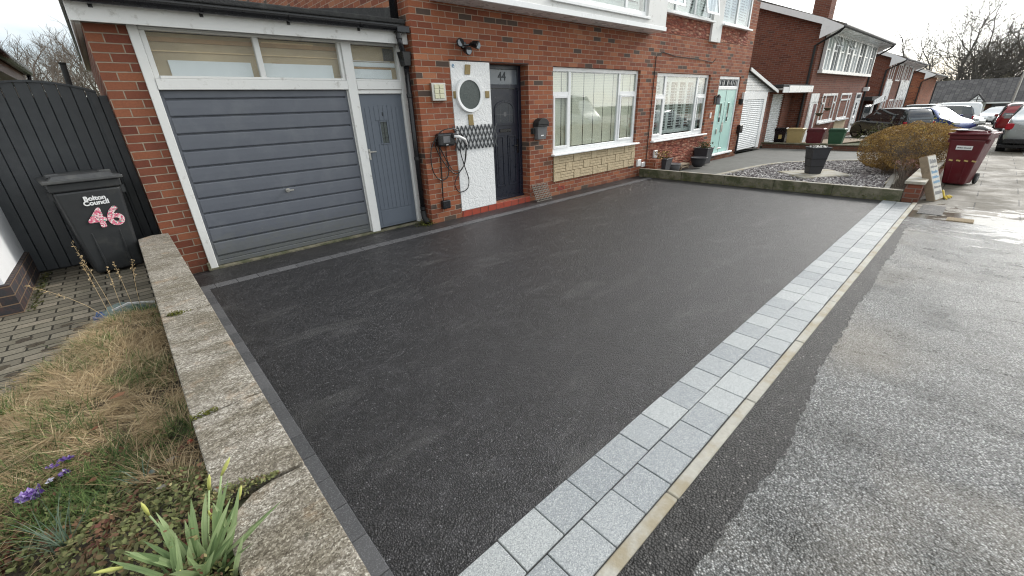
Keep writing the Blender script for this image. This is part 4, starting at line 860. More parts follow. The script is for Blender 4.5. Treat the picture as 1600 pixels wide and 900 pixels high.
g = MB(); g.box(3.08, 3.255, 5.43, 5.543, 2.53, 2.605); g.cyl((3.12, 5.488, 2.54), (3.12, 5.488, 2.46), 0.038, 14); g.build('outlet', 'black_plastic', gu, bevel=0.006)
dp = MB().tube([(3.12, 5.488, 2.47), (3.125, 5.49, 2.42), (3.185, 5.545, 2.32), (3.20, 5.56, 2.26)], 0.034, 12).build('swan_neck', 'black_plastic', gar, smooth=True)
g = MB(); g.hexa([(3.165, 5.50, 2.16), (3.255, 5.50, 2.16), (3.255, 5.62, 2.16), (3.165, 5.62, 2.16), (3.14, 5.49, 2.33), (3.275, 5.49, 2.33), (3.275, 5.64, 2.33), (3.14, 5.64, 2.33)]); g.build('hopper', 'black_plastic', gar, bevel=0.006)
pipe = MB().cyl((3.215, 5.56, 2.2), (3.215, 5.58, 0.16), 0.036, 16).build('downpipe', 'black_plastic', gar, smooth=True)
for z in (1.78, 0.95, 0.22): MB().cyl((3.215, 5.56+(2.2-z)*0.01, z), (3.215, 5.56+(2.2-z)*0.01, z+0.045), 0.042, 16).build('pipe_clip', 'black_plastic', pipe)
MB().tube([(3.215, 5.58, 0.20), (3.215, 5.565, 0.10), (3.21, 5.48, 0.03)], 0.043, 12).build('pipe_shoe', 'rubber', pipe, smooth=True)
g = MB(); rn = random.Random(9)
for q in range(220): leafpoly(g, (rn.gauss(3.2, 0.07), rn.uniform(5.40, 5.62), rn.uniform(0.0, 0.09)*rn.random()), rn.uniform(0.006, 0.014), rn.random()*0.5, rn)
stuff(g.build('moss', 'moss'), 'moss and dirt at the foot of the black downpipe', 'moss')
# ------------------------------------------------------------------ the pair of brick houses (nearer one carries 44)
FY = 5.45
hs = thing('semi_detached_house', 'red brick pair of houses with dark blue front door 44 and mint green front door', 'house', (9.0, FY, 0))
holes = [(3.845, 5.405, 0.10, 2.24), (6.01, 8.80, 0.78, 2.235), (9.50, 12.22, 0.755, 2.215), (12.80, 14.24, 0.09, 2.20), (9.10, 11.79, 3.37, 4.55), (12.36, 14.17, 3.37, 4.55)]
g = MB(); wall_grid(g, 3.282, 14.75, -0.15, 4.9, FY, FY+0.32, holes); g.build('front_wall', 'brick', hs)
for (a, b) in ((3.282, 3.52), (14.50, 14.75)):
    g = MB(); g.prism([(FY+0.321, -0.15), (13.5, -0.15), (13.5, 4.9), (9.5, 6.9), (FY+0.321, 4.9)], 'x', a, b); g.build('side_wall', 'brick', hs)
g = MB(); g.prism([(5.0, 4.93), (9.5, 7.15), (14.0, 4.93), (14.0, 4.78), (9.5, 7.0), (5.0, 4.78)], 'x', 3.1, 14.95); g.build('roof', 'roof', hs)
MB().box(3.15, 14.9, 5.0, 5.45, 4.74, 4.78).build('soffit', 'upvc', hs)
# dark room behind the windows
for a in ((5.7, 9.1, 5.98, 6.02, 0.5, 2.5), (9.25, 12.4, 6.2, 6.24, 0.5, 2.5), (9.0, 14.3, 6.1, 6.14, 3.2, 4.8)): MB().box(*a).build('inner_wall', 'dark_in', hs)
# stepped flashing / dark lean-to upstand over the garage roof on the side wall
MB().prism([(5.75, 2.72), (9.5, 2.72), (9.5, 3.45), (5.75, 2.86)], 'x', 3.245, 3.281).build('flashing', 'felt', hs)
MB().cyl((3.19, 5.66, 2.70), (3.19, 5.60, 4.7), 0.052, 16).build('soil_pipe', 'black_plastic', hs, smooth=True)
# --- front door of 44
MB().box(3.846, 5.403, FY-0.004, FY+0.33, -0.02, 0.098).build('step', 'tile_red', hs, bevel=0.006, seg=2)
for k in range(9): x = 3.87+k*0.175; MB().box(x-0.003, x+0.003, FY-0.0065, FY-0.0035, 0.0, 0.094).build('tile_joint', 'tile_joint', hs)
MB().box(3.83, 5.42, FY-0.003, FY+0.31, 2.243, 2.256).build('lintel', 'rubber', hs)
pan = MB().box(3.847, 4.572, FY-0.008, FY+0.20, 0.099, 2.238).build('rendered_panel', 'render', hs, bevel=0.004)
dY = FY+0.20
g = MB()
for a in ((4.66, 4.72, 0.105, 2.236), (5.335, 5.400, 0.105, 2.236), (4.72, 5.335, 2.175, 2.236), (4.72, 5.335, 1.895, 1.955), (4.72, 5.335, 0.105, 0.145)): g.box(a[0], a[1], dY-0.02, dY+0.06, a[2], a[3])
g.box(4.575, 4.658, dY-0.02, dY+0.05, 0.105, 2.236)
dfr = g.build('door_frame', 'navy', hs, bevel=0.004)
fl = MB().box(4.722, 5.333, dY+0.005, dY+0.015, 1.957, 2.173).build('fanlight', 'frost', hs)
text('house_number', '44', fl, 'text_dark', 0.175, Vector((5.0, dY+0.003, 2.07))-ROOT[fl], (RAD(90), 0, 0), bold=0.003)
dr = MB().box(4.723, 5.332, dY+0.002, dY+0.045, 0.148, 1.892).build('front_door', 'navy', hs, bevel=0.002)
def ring(mb, pts_out, pts_in, y0, y1):
    n = len(pts_out)
    for k in range(n):
        a, b, c, d = pts_out[k], pts_out[(k+1) % n], pts_in[(k+1) % n], pts_in[k]
        mb.hexa([(a[0], y1, a[1]), (b[0], y1, b[1]), (c[0], y1, c[1]), (d[0], y1, d[1]), (a[0], y0, a[1]), (b[0], y0, b[1]), (c[0], y0, c[1]), (d[0], y0, d[1])])
g = MB(); arch = [(4.80, 1.33), (5.255, 1.33)]+[(5.0275+0.2275*math.cos(th), 1.58+0.14*math.sin(th)) for th in [math.pi*k/10 for k in range(0, 11)]]
ain = [(4.835, 1.365), (5.22, 1.365)]+[(5.0275+0.1925*math.cos(th), 1.575+0.11*math.sin(th)) for th in [math.pi*k/10 for k in range(0, 11)]]
ring(g, arch, ain, dY-0.010, dY+0.0018); g.build('arched_moulding', 'navy', dr, bevel=0.002)
MB().prism([(p[0], p[1]) for p in ain], 'y', dY-0.002, dY+0.001).build('door_glass', 'door_glass', dr)
g = MB(); g.box(5.0, 5.06, dY-0.005, dY-0.0022, 1.47, 1.54)
for k in (-1, 1): g.box(5.0275+k*0.10-0.003, 5.0275+k*0.10+0.003, dY-0.005, dY-0.0025, 1.366, 1.66)
g.box(4.836, 5.219, dY-0.0045, dY-0.0025, 1.50, 1.506); g.build('leading', 'lead', dr)
for (a, b) in ((4.79, 4.985), (5.07, 5.27)):
    g = MB(); o_ = [(a, 0.32), (b, 0.32), (b, 1.17), (a, 1.17)]; i_ = [(a+0.03, 0.35), (b-0.03, 0.35), (b-0.03, 1.14), (a+0.03, 1.14)]; ring(g, o_, i_, dY-0.009, dY+0.0018)
    g.box(a+0.045, b-0.045, dY-0.006, dY+0.0018, 0.37, 1.12); g.build('door_panel', 'navy', dr, bevel=0.003)
MB().box(4.90, 5.16, dY-0.012, dY+0.001, 1.225, 1.275).build('letter_plate', 'charger', dr, bevel=0.004)
g = MB(); g.box(5.285, 5.315, dY-0.012, dY+0.001, 0.86, 1.10); g.box(5.19, 5.305, dY-0.045, dY-0.03, 0.985, 1.003); g.cyl((5.30, dY-0.04, 0.994), (5.30, dY, 0.994), 0.010, 8); g.build('handle', 'charger', dr, bevel=0.002)
MB().box(4.575, 5.40, dY-0.05, dY+0.0, 0.100, 0.128).build('door_sill', 'navy', hs, bevel=0.004)
# round window with four brass coloured key stones
rwc = (4.135, FY-0.010, 1.80)
rw = MB().lathe(rwc, [(0.240, -0.001), (0.242, -0.02), (0.236, -0.036), (0.215, -0.04), (0.202, -0.028), (0.196, 0.0)], 40, 'y').build('round_window', 'upvc', hs, smooth=False)
MB().lathe((rwc[0], FY-0.038, rwc[2]), [(0.001, 0.0), (0.199, 0.0), (0.199, 0.010)], 40, 'y').build('pane', 'rain', rw)
g = MB(); n = 40
for k in range(n):
    t0, t1 = 2*math.pi*k/n, 2*math.pi*(k+1)/n
    def q(r_, th, y): return (rwc[0]+r_*math.cos(th), y, rwc[2]+r_*math.sin(th))
    g.hexa([q(0.197, t0, FY-0.04), q(0.197, t1, FY-0.04), q(0.244, t1, FY-0.03), q(0.244, t0, FY-0.03), q(0.197, t0, FY-0.052), q(0.197, t1, FY-0.052), q(0.236, t1, FY-0.056), q(0.236, t0, FY-0.056)])
g.build('surround', 'upvc', rw, smooth=False)
for pts in (((4.105, 2.07), (4.205, 2.07), (4.225, 2.20), (4.145-0.02, 2.20)), ((4.12, 1.375), (4.215, 1.375), (4.205, 1.53), (4.115, 1.53))):
    MB().prism([(p[0]-0.02, p[1]) for p in pts], 'y', FY-0.022, FY-0.0085).build('key_stone', 'tan_stone2', rw, bevel=0.004)
for (a, b) in ((3.858, 3.93), (4.455, 4.535)): MB().box(a, b, FY-0.022, FY-0.0085, 1.755, 1.85).build('key_stone', 'tan_stone2', rw, bevel=0.004)
text('letter_ornament', 'e', pan, 'text_blue', 0.10, Vector((3.895, FY-0.010, 2.185))-ROOT[pan], (RAD(90), 0, 0), ext=0.002)
# --- window maker
def bars(parent, rects, Y, name='window', mat='upvc', depth=0.06, bevel=0.005, off=0.0):
    g = MB()
    for a in rects: g.box(a[0], a[1], Y+off, Y+off+depth, a[2], a[3])
    return g.build(name, mat, parent, bevel=bevel)
def casement(parent, x0, x1, z0, z1, Y, w=0.045, name='opening_light', glassm='glass'):
    o = bars(parent, [(x0, x0+w, z0, z1), (x1-w, x1, z0, z1), (x0+w, x1-w, z0, z0+w), (x0+w, x1-w, z1-w, z1)], Y, name, depth=0.05, off=-0.018)
    MB().box(x0+w, x1-w, Y+0.004, Y+0.010, z0+w, z1-w).build('pane', glassm, o); return o
WY = FY+0.055
w44 = bars(hs, [(6.012, 8.798, 2.165, 2.233), (6.012, 8.798, 0.782, 0.86), (6.012, 6.07, 0.86, 2.165), (8.735, 8.798, 0.86, 2.165), (6.50, 6.565, 0.86, 2.165), (8.09, 8.155, 0.86, 2.165), (6.07, 6.50, 1.775, 1.835), (8.155, 8.735, 1.775, 1.835)], WY)
MB().box(6.565, 8.09, WY+0.018, WY+0.024, 0.86, 2.165).build('pane', 'glass', w44)
casement(w44, 6.07, 6.50, 0.86, 1.775, WY); casement(w44, 8.155, 8.735, 0.86, 1.775, WY)
for (a, b) in ((6.07, 6.50), (8.155, 8.735)): MB().box(a, b, WY+0.018, WY+0.024, 1.835, 2.165).build('pane', 'glass', w44)
MB().box(6.9, 7.25, WY-0.012, WY, 2.19, 2.212).build('trickle_vent', 'upvc', w44, bevel=0.003)
MB().hexa([(5.965, 5.36, 0.745), (8.845, 5.36, 0.745), (8.845, 5.50, 0.745), (5.965, 5.50, 0.745), (5.965, 5.36, 0.772), (8.845, 5.36, 0.772), (8.845, 5.505, 0.785), (5.965, 5.505, 0.785)]).build('sill', 'upvc', w44, bevel=0.004)
# pleated blinds hung in drops
drops = [(6.08, 6.35), (6.375, 6.655), (6.68, 7.005), (7.03, 7.325), (7.35, 7.645), (7.67, 7.965), (7.99, 8.305), (8.33, 8.585), (8.61, 8.74)]
for (a, b) in drops:
    g = MB(); z = 0.872
    while z < 2.15:
        g.hexa([(a, WY+0.055, z), (b, WY+0.055, z), (b, WY+0.062, z+0.004), (a, WY+0.062, z+0.004), (a, WY+0.058, z+0.0265), (b, WY+0.058, z+0.0265), (b, WY+0.064, z+0.0275), (a, WY+0.064, z+0.0275)]); z += 0.0285
    g.build('blind', 'blind', w44)
# stone cladding panel under it
g = MB().box(6.02, 8.79, FY-0.012, FY-0.001, 0.262, 0.742); sp = g.build('stone_panel', 'tan_joint', hs)
g = MB(); rn = random.Random(12); x = 6.03; row = 0
for r_, (z0, z1) in enumerate(((0.268, 0.425), (0.431, 0.585), (0.591, 0.738))):
    x = 6.026; k = r_
    while x < 8.78:
        if k % 2 == 0:
            w_ = rn.uniform(0.14, 0.22); x1 = min(x+w_, 8.786); j = rn.uniform(0, 0.01)
            g.box(x, x1-0.006, FY-0.024-j*.6, FY-0.011, z0+0.001, z1-0.001, 0.5)
        else:
            w_ = rn.uniform(0.34, 0.46); x1 = min(x+w_, 8.786); n_ = 3; h = (z1-z0)/n_
            for q_ in range(n_):
                sk = rn.uniform(-0.004, 0.004); j = rn.uniform(0, 0.012); g.hexa([(x, FY-0.011, z0+q_*h+0.001), (x1-0.006, FY-0.011, z0+q_*h+0.001), (x1-0.006, FY-0.011, z0+(q_+1)*h-0.002), (x, FY-0.011, z0+(q_+1)*h-0.002), (x+0.003, FY-0.021-j*.5, z0+q_*h+0.003), (x1-0.009, FY-0.020-j*.5, z0+q_*h+0.003+sk*.5), (x1-0.009, FY-0.020-j*.5, z0+(q_+1)*h-0.005), (x+0.003, FY-0.022-j*.5, z0+(q_+1)*h-0.005)])
        x = x1; k += 1
g.build('stone', 'tan_stone', sp, bevel=0.004)
MB().box(6.16, 6.36, FY-0.006, FY+0.002, 0.08, 0.165).build('air_brick', 'tile_red', hs)
g = MB()
for k in range(3):
    for j in range(5): g.box(6.175+j*0.036, 6.197+j*0.036, FY-0.008, FY-0.005, 0.092+k*0.025, 0.104+k*0.025)
g.build('air_brick_slots', 'dark_in', hs)
# --- neighbour window (shutters)
w43 = bars(hs, [(9.502, 12.218, 2.145, 2.213), (9.502, 12.218, 0.757, 0.85), (9.502, 9.565, 0.85, 2.145), (12.15, 12.218, 0.85, 2.145), (9.96, 10.05, 0.85, 2.145), (11.60, 11.69, 0.85, 2.145), (9.565, 9.96, 1.70, 1.76), (11.69, 12.15, 1.70, 1.76)], WY)
MB().box(10.05, 11.60, WY+0.018, WY+0.024, 0.85, 2.145).build('pane', 'glass', w43)
casement(w43, 9.565, 9.96, 0.85, 1.70, WY); casement(w43, 11.69, 12.15, 0.85, 1.70, WY)
for (a, b) in ((9.565, 9.96), (11.69, 12.15)): MB().box(a, b, WY+0.018, WY+0.024, 1.76, 2.145).build('pane', 'glass', w43)
MB().box(9.45, 12.28, 5.36, 5.50, 0.725, 0.757).build('sill', 'upvc', w43, bevel=0.004)
def shutters(parent, x0, x1, z0, z1, Y, n, open_=0.5):
    g = MB(); W = (x1-x0)/n; st = 0.055
    for k in range(n):
        a, b = x0+k*W, x0+(k+1)*W-0.006
        g.box(a, a+st, Y, Y+0.03, z0, z1); g.box(b-st, b, Y, Y+0.03, z0, z1); g.box(a+st, b-st, Y, Y+0.03, z0, z0+0.09); g.box(a+st, b-st, Y, Y+0.03, z1-0.09, z1)
    fr_ = g.build('shutter_frame', 'shutter', parent); g = MB()
    for k in range(n):
        a, b = x0+k*W+st, x0+(k+1)*W-0.006-st; z = z0+0.11
        while z < z1-0.11:
            s_ = 0.030*open_; g.hexa([(a, Y-0.012, z-s_), (b, Y-0.012, z-s_), (b, Y+0.042, z+s_), (a, Y+0.042, z+s_), (a, Y-0.012, z-s_+0.008), (b, Y-0.012, z-s_+0.008), (b, Y+0.042, z+s_+0.008), (a, Y+0.042, z+s_+0.008)]); z += 0.062
        g.box((a+b)/2-0.008, (a+b)/2+0.008, Y-0.028, Y-0.014, z0+0.15, z1-0.15)
    g.build('louvre', 'shutter', fr_); return fr_
shutters(w43, 9.58, 12.14, 0.87, 2.13, WY+0.11, 6, 0.15)
for a in ((9.46, 12.30, 0.02, 0.722), (9.06, 11.80, 2.99, 3.333), (12.36, 14.25, 2.99, 3.333)): MB().box(a[0], a[1], FY-0.005, FY+0.002, a[2], a[3]).build('rustic_brick_panel', 'rustic', hs)
# --- mint door
mf = bars(hs, [(12.802, 12.885, 0.14, 2.198), (14.155, 14.238, 0.14, 2.198), (12.885, 14.155, 2.125, 2.198), (12.885, 14.155, 1.86, 1.945)], FY+0.03, 'door_frame', depth=0.07)
MB().box(12.885, 14.155, FY+0.05, FY+0.056, 1.945, 2.125).build('fanlight', 'frost', mf)
g = MB(); rn = random.Random(4)
for k in range(14): x = 12.93+k*0.085; g.tube([(x, FY+0.045, 1.955), (x+0.05*math.sin(k*1.9), FY+0.045, 2.03), (x+0.02, FY+0.045, 2.115)], 0.007, 5)
g.build('leading', 'rubber', mf)
MB().box(12.76, 14.28, FY-0.07, FY+0.06, 0.085, 0.138).build('door_sill', 'upvc', hs, bevel=0.006)
md = MB().box(12.887, 14.153, FY+0.045, FY+0.09, 0.142, 1.858).build('front_door', 'mint', hs, bevel=0.003)
MB().box(13.475, 13.484, FY+0.040, FY+0.045, 0.15, 1.85).build('door_groove', 'lead', md)
for a in (13.16, 13.68): 
    o = bars(md, [(a-0.02, a, 0.98, 1.52), (a+0.12, a+0.14, 0.98, 1.52), (a, a+0.12, 0.98, 1.0), (a, a+0.12, 1.50, 1.52)], FY+0.035, 'glazing_bead', 'mint', depth=0.012, bevel=0.002)
    MB().box(a, a+0.12, FY+0.040, FY+0.0445, 1.0, 1.50).build('pane', 'glass_dark', o)
g = MB(); g.box(13.42, 13.56, FY+0.030, FY+0.044, 0.72, 0.92); g.lathe((13.49, FY+0.03, 0.95), [(0.05, 0.0), (0.05, 0.014)], 14, 'y'); g.box(13.12, 13.17, FY+0.02, FY+0.044, 0.68, 0.82); g.box(13.40, 13.66, FY+0.034, FY+0.044, 0.235, 0.27); g.build('door_furniture', 'steel', md, bevel=0.003)
# cable down the party line and meter covers
MB().tube([(9.33, FY-0.01, 0.35), (9.34, FY-0.01, 1.5), (9.36, FY-0.01, 2.52), (9.6, FY-0.01, 2.62)], 0.008, 6).build('wall_cable', 'rubber', hs)
MB().tube([(9.6, FY-0.01, 2.62), (10.2, FY-0.012, 2.56), (11.2, FY-0.012, 2.55), (12.2, FY-0.012, 2.50), (12.35, FY-0.012, 2.60)], 0.007, 6).build('wall_cable', 'rubber', hs)
for (x, z, h, m_) in ((8.90, 0.235, 0.15, 'lead'), (9.10, 0.20, 0.11, 'white_plastic'), (9.62, 0.36, 0.17, 'white_plastic')): MB().box(x, x+0.14, FY-0.05, FY-0.001, z, z+h).build('meter_cover', 'white_plastic', hs, bevel=0.006)
g = MB(); g.box(14.52, 14.62, FY-0.07, FY-0.001, 1.48, 1.78); g.build('meter_cover', 'white_plastic', hs, bevel=0.006)
# --- upper bay of the nearer house
bay = MB(); BY = 5.10
wall_grid(bay, 3.62, 9.03, 3.0, 4.7, BY, BY+0.35, [(5.6, 8.35, 3.12, 4.5)]); by = bay.build('bay', 'white_old', hs)
MB().box(3.60, 9.05, BY-0.015, BY+0.349, 2.925, 2.998).build('bay_skirting', 'upvc', by, bevel=0.004)
bf = bars(by, [(5.602, 8.348, 3.122, 3.20), (5.602, 5.67, 3.20, 4.49), (8.28, 8.348, 3.20, 4.49), (6.25, 6.33, 3.20, 4.49), (7.62, 7.70, 3.20, 4.49), (5.602, 8.348, 4.40, 4.49)], BY+0.04)
MB().box(5.67, 8.28, BY+0.055, BY+0.06, 3.20, 4.40).build('pane', 'glass', bf)
shutters(bf, 5.70, 8.25, 3.22, 4.40, BY+0.15, 5, 0.9)
MB().box(5.62, 8.33, BY+0.28, BY+0.30, 3.1, 4.6).build('room_back', 'dark_in', by)
MB().box(5.55, 8.40, BY-0.035, BY+0.04, 3.075, 3.118).build('sill', 'upvc', bf, bevel=0.004)
MB().box(3.62, 4.9, BY-0.012, BY-0.001, 3.06, 3.4).build('patched_board', 'white_old', by, bevel=0.003)
# --- upper windows of the further house
for (a, b, nm) in ((9.102, 11.788, 3), (12.362, 14.168, 2)):
    f_ = bars(hs, [(a, b, 3.372, 3.44), (a, a+0.07, 3.44, 4.548), (b-0.07, b, 3.44, 4.548), (a, b, 4.48, 4.548)]+[(a+(b-a)*k/nm-0.04, a+(b-a)*k/nm+0.04, 3.44, 4.48) for k in range(1, nm)], FY-0.02, 'window')
    MB().box(a+0.07, b-0.07, FY+0.0, FY+0.006, 3.44, 4.48).build('pane', 'glass', f_); shutters(f_, a+0.07, b-0.07, 3.45, 4.48, FY+0.07, nm*2-1, 0.9)
    MB().box(a-0.03, b+0.02, FY-0.13, FY-0.021, 3.335, 3.372).build('sill', 'upvc', f_, bevel=0.004)
def tilted_light(x0, x1, z0, z1, Y, ang, parent):     # top-hung light pushed open
    w = 0.05; c, s_ = math.cos(ang), math.sin(ang); h = z1-z0; g = MB()
    def Q(x, u, v): return (x, Y-u*s_+v*c*-1, z1-u*c-v*s_*-1*-1)
    for (a, b, u0, u1) in ((x0, x0+w, 0, h), (x1-w, x1, 0, h), (x0+w, x1-w, 0, w), (x0+w, x1-w, h-w, h)):
        g.hexa([Q(a, u1, 0), Q(b, u1, 0), Q(b, u1, -0.03), Q(a, u1, -0.03), Q(a, u0, 0), Q(b, u0, 0), Q(b, u0, -0.03), Q(a, u0, -0.03)])
    o = g.build('open_light', 'upvc', parent); g = MB(); g.hexa([Q(x0+w, h-w, -0.01), Q(x1-w, h-w, -0.01), Q(x1-w, h-w, -0.02), Q(x0+w, h-w, -0.02), Q(x0+w, w, -0.01), Q(x1-w, w, -0.01), Q(x1-w, w, -0.02), Q(x0+w, w, -0.02)]); g.build('pane', 'glass', o); return o
MB().box(11.80, 12.35, FY-0.06, FY-0.001, 2.95, 4.7).build('white_pilaster', 'white_old', hs, bevel=0.004)
tilted_light(9.17, 9.95, 3.44, 4.48, FY-0.03, 0.22, hs); tilted_light(11.05, 11.72, 3.44, 4.48, FY-0.03, 0.20, hs)
# ------------------------------------------------------------------ things fixed to the front wall
t = thing('wall_light', 'square steel bulkhead light with six cream panes on the brick left of the door', 'wall light', (3.6, FY, 1.73))
MB().box(3.475, 3.705, FY-0.055, FY-0.001, 1.725, 1.955).build('body', 'steel', t, bevel=0.006, seg=2)
for i in range(2):
    for j in range(3): MB().box(3.515+i*0.082, 3.588+i*0.082, FY-0.066, FY-0.0555, 1.755+j*0.062, 1.810+j*0.062).build('lens', 'lens', t, bevel=0.004)  # panes have a plain cream colour
t = thing('security_light', 'black twin spot security light with sensor high on the brick above the white panel', 'security light', (4.1, FY, 2.4))
MB().box(4.06, 4.14, FY-0.035, FY-0.001, 2.40, 2.48).build('base', 'charger', t, bevel=0.006)
for (x, z, dx) in ((4.0, 2.47, -0.05), (4.21, 2.455, 0.05), (4.09, 2.375, 0.0)):
    o = MB().tube([(x, FY-0.03, z), (x+dx*0.4, FY-0.08, z), (x+dx, FY-0.15, z-0.02)], [0.022, 0.045, 0.055], 14).build('spot_head', 'charger', t); MB().lathe((x+dx, FY-0.154, z-0.02), [(0.001, 0), (0.044, 0.0), (0.044, 0.006)], 14, 'y').build('lens', 'frost', o)
MB().tube([(4.02, FY-0.03, 2.46), (4.1, FY-0.03, 2.44), (4.2, FY-0.03, 2.45)], 0.016, 8).build('arm', 'charger', t)
t = thing('car_charger', 'black wall mounted electric car charger with coiled black cable and white plug', 'charger', (3.6, FY, 1.1))
MB().box(3.47, 3.76, FY-0.11, FY-0.001, 1.115, 1.30).build('body', 'charger', t, bevel=0.03, seg=3)
MB().box(3.545, 3.665, FY-0.114, FY-0.108, 1.165, 1.255).build('screen', 'lead', t, bevel=0.004)
text('badge', 'ev', t, 'text_white', 0.024, Vector((3.605, FY-0.113, 1.138))-ROOT[t], (RAD(90), 0, 0)) if False else MB().box(3.585, 3.625, FY-0.1125, FY-0.109, 1.134, 1.142).build('badge', 'text_white', t)
MB().box(3.70, 3.80, FY-0.13, FY-0.05, 1.22, 1.29).build('holster', 'charger', t, bevel=0.012, seg=2)
MB().tube([(3.72, FY-0.14, 1.25), (3.80, FY-0.16, 1.235), (3.90, FY-0.16, 1.19), (3.935, FY-0.14, 1.12)], [0.020, 0.023, 0.019, 0.012], 12).build('plug', 'white_plastic', t, smooth=True)
def cable(name, pts, r, parent, n=7, res=8):
    P = [Vector(p) for p in pts]; out = []
    for k in range(len(P)-1):
        a, b, c, d = P[max(k-1, 0)], P[k], P[k+1], P[min(k+2, len(P)-1)]
        for j in range(res):
            u = j/res; out.append(0.5*((2*b)+(-a+c)*u+(2*a-5*b+4*c-d)*u*u+(-a+3*b-3*c+d)*u*u*u))
    out.append(P[-1]); g = MB(); g.tube(out, r, n); return g.build(name, 'charger', parent, smooth=True)
Yc = FY-0.03
cable('cable', [(3.935, Yc-0.11, 1.12), (3.95, Yc-0.05, 1.0), (3.93, Yc, 0.8), (3.78, Yc, 0.70), (3.62, Yc, 0.82), (3.45, Yc-.01, 1.12), (3.50, Yc-.06, 1.30), (3.64, Yc-.10, 1.355), (3.84, Yc-.08, 1.31), (3.985, Yc-.02, 1.10), (3.96, Yc, 0.85), (3.84, Yc-.01, 0.72), (3.735, Yc, 0.56), (3.80, Yc, 0.42), (3.95, Yc-.01, 0.44), (4.0, Yc-.01, 0.58), (3.93, Yc-.02, 0.80), (3.87, Yc-.03, 1.0), (3.86, Yc-.05, 1.16)], 0.0075, t)
cable('cable', [(3.47, Yc, 1.24), (3.365, Yc, 1.05), (3.37, Yc, 0.78), (3.49, Yc, 0.64), (3.62, Yc, 0.68), (3.645, Yc, 0.84), (3.58, Yc-.01, 0.98), (3.50, Yc-.02, 1.13)], 0.0075, t)
cable('supply_cable', [(3.53, Yc+.015, 1.12), (3.525, Yc+.015, 0.8), (3.50, Yc+.015, 0.33)], 0.009, t, res=3)
cable('short_cable', [(3.64, Yc+.01, 1.12), (3.645, Yc+.015, 0.92), (3.72, Yc, 0.76), (3.84, Yc-.01, 0.74)], 0.006, t)
MB().box(3.455, 3.60, FY-0.075, FY-0.001, 0.205, 0.335).build('junction_box', 'charger', t, bevel=0.015, seg=2)
# expanding trellis
t = thing('expanding_trellis', 'dark grey expanding lattice trellis fixed across the white panel', 'trellis', (4.2, FY, 1.2)); n = 11; x0, x1, z0, z1 = 3.80, 4.64, 1.03, 1.38; cw = (x1-x0)/n
sl = MB(); s2 = MB()
for k in range(-1, n+1):
    for (mb, sgn, yy) in ((sl, 1, FY-0.030), (s2, -1, FY-0.022)):
        xa = x0+k*cw; xb = xa+2*cw
        if sgn < 0: xa, xb = xb, xa
        lo, hi = (xa, z0), (xb, z1)
        def clip(p, q):
            if p[0] < x0: u = (x0-p[0])/(q[0]-p[0]); p = (x0, p[1]+(q[1]-p[1])*u)
            elif p[0] > x1: u = (x1-p[0])/(q[0]-p[0]); p = (x1, p[1]+(q[1]-p[1])*u)
            return p
        p, q = clip(lo, hi), clip(hi, lo)
        if abs(p[1]-q[1]) < 0.02: continue
        w = 0.0095; mb.hexa([(p[0]-w, yy+0.007, p[1]), (p[0]+w, yy+0.007, p[1]), (p[0]+w, yy, p[1]), (p[0]-w, yy, p[1]), (q[0]-w, yy+0.007, q[1]), (q[0]+w, yy+0.007, q[1]), (q[0]+w, yy, q[1]), (q[0]-w, yy, q[1])])
for mb in (sl, s2): mb.build('slat', 'gate', t)
# letter box
t = thing('post_box', 'dark grey arched post box on the brick between the door and the window', 'post box', (5.62, FY, 1.06))
pts = [(5.50, 1.30), (5.50, 1.085), (5.735, 1.085), (5.735, 1.30)]; g = MB()
g.hexa([(5.525, FY-0.10, 1.07), (5.725, FY-0.10, 1.07), (5.725, FY-0.015, 1.07), (5.525, FY-0.015, 1.07), (5.495, FY-0.115, 1.30), (5.755, FY-0.115, 1.30), (5.755, FY-0.015, 1.30), (5.495, FY-0.015, 1.30)]); g.build('body', 'lead', t, bevel=0.005)
g = MB(); g.prism([(5.625+0.14*math.cos(th), 1.315+0.105*math.sin(th)) for th in [math.pi*k/12 for k in range(13)]], 'y', FY-0.145, FY-0.012); g.box(5.485, 5.765, FY-0.14, FY-0.012, 1.285, 1.314); g.build('lid', 'rubber', t, bevel=0.006)
MB().box(5.59, 5.66, FY-0.107, FY-0.1025, 1.125, 1.145).build('label', 'white_plastic', t)
MB().box(5.44, 5.488, FY-0.06, FY-0.001, 1.17, 1.26).build('latch', 'rubber', t)
# grate leaning on the wall
t = thing('metal_grate', 'rusty metal grate leaning against the wall beside the red tiled step', 'grate', (5.58, 5.33, 0)); g = MB()
def LQ(u, v, w=0): return (5.40+u+0.02*v, 5.27+v*0.50-w*0.8, 0.008+v*0.98)
for k in range(9): v = k*0.0345; g.hexa([LQ(0, v), LQ(0.40, v), LQ(0.40, v, -0.012), LQ(0, v, -0.012), LQ(0, v+0.008), LQ(0.40, v+0.008), LQ(0.40, v+0.008, -0.012), LQ(0, v+0.008, -0.012)])
for k in range(11): u = k*0.0394; g.hexa([LQ(u, 0, .003), LQ(u+0.006, 0, .003), LQ(u+0.006, 0, -0.009), LQ(u, 0, -0.009), LQ(u, 0.29, .003), LQ(u+0.006, 0.29, .003), LQ(u+0.006, 0.29, -0.009), LQ(u, 0.29, -0.009)])
g.build('bars', 'grate', t)
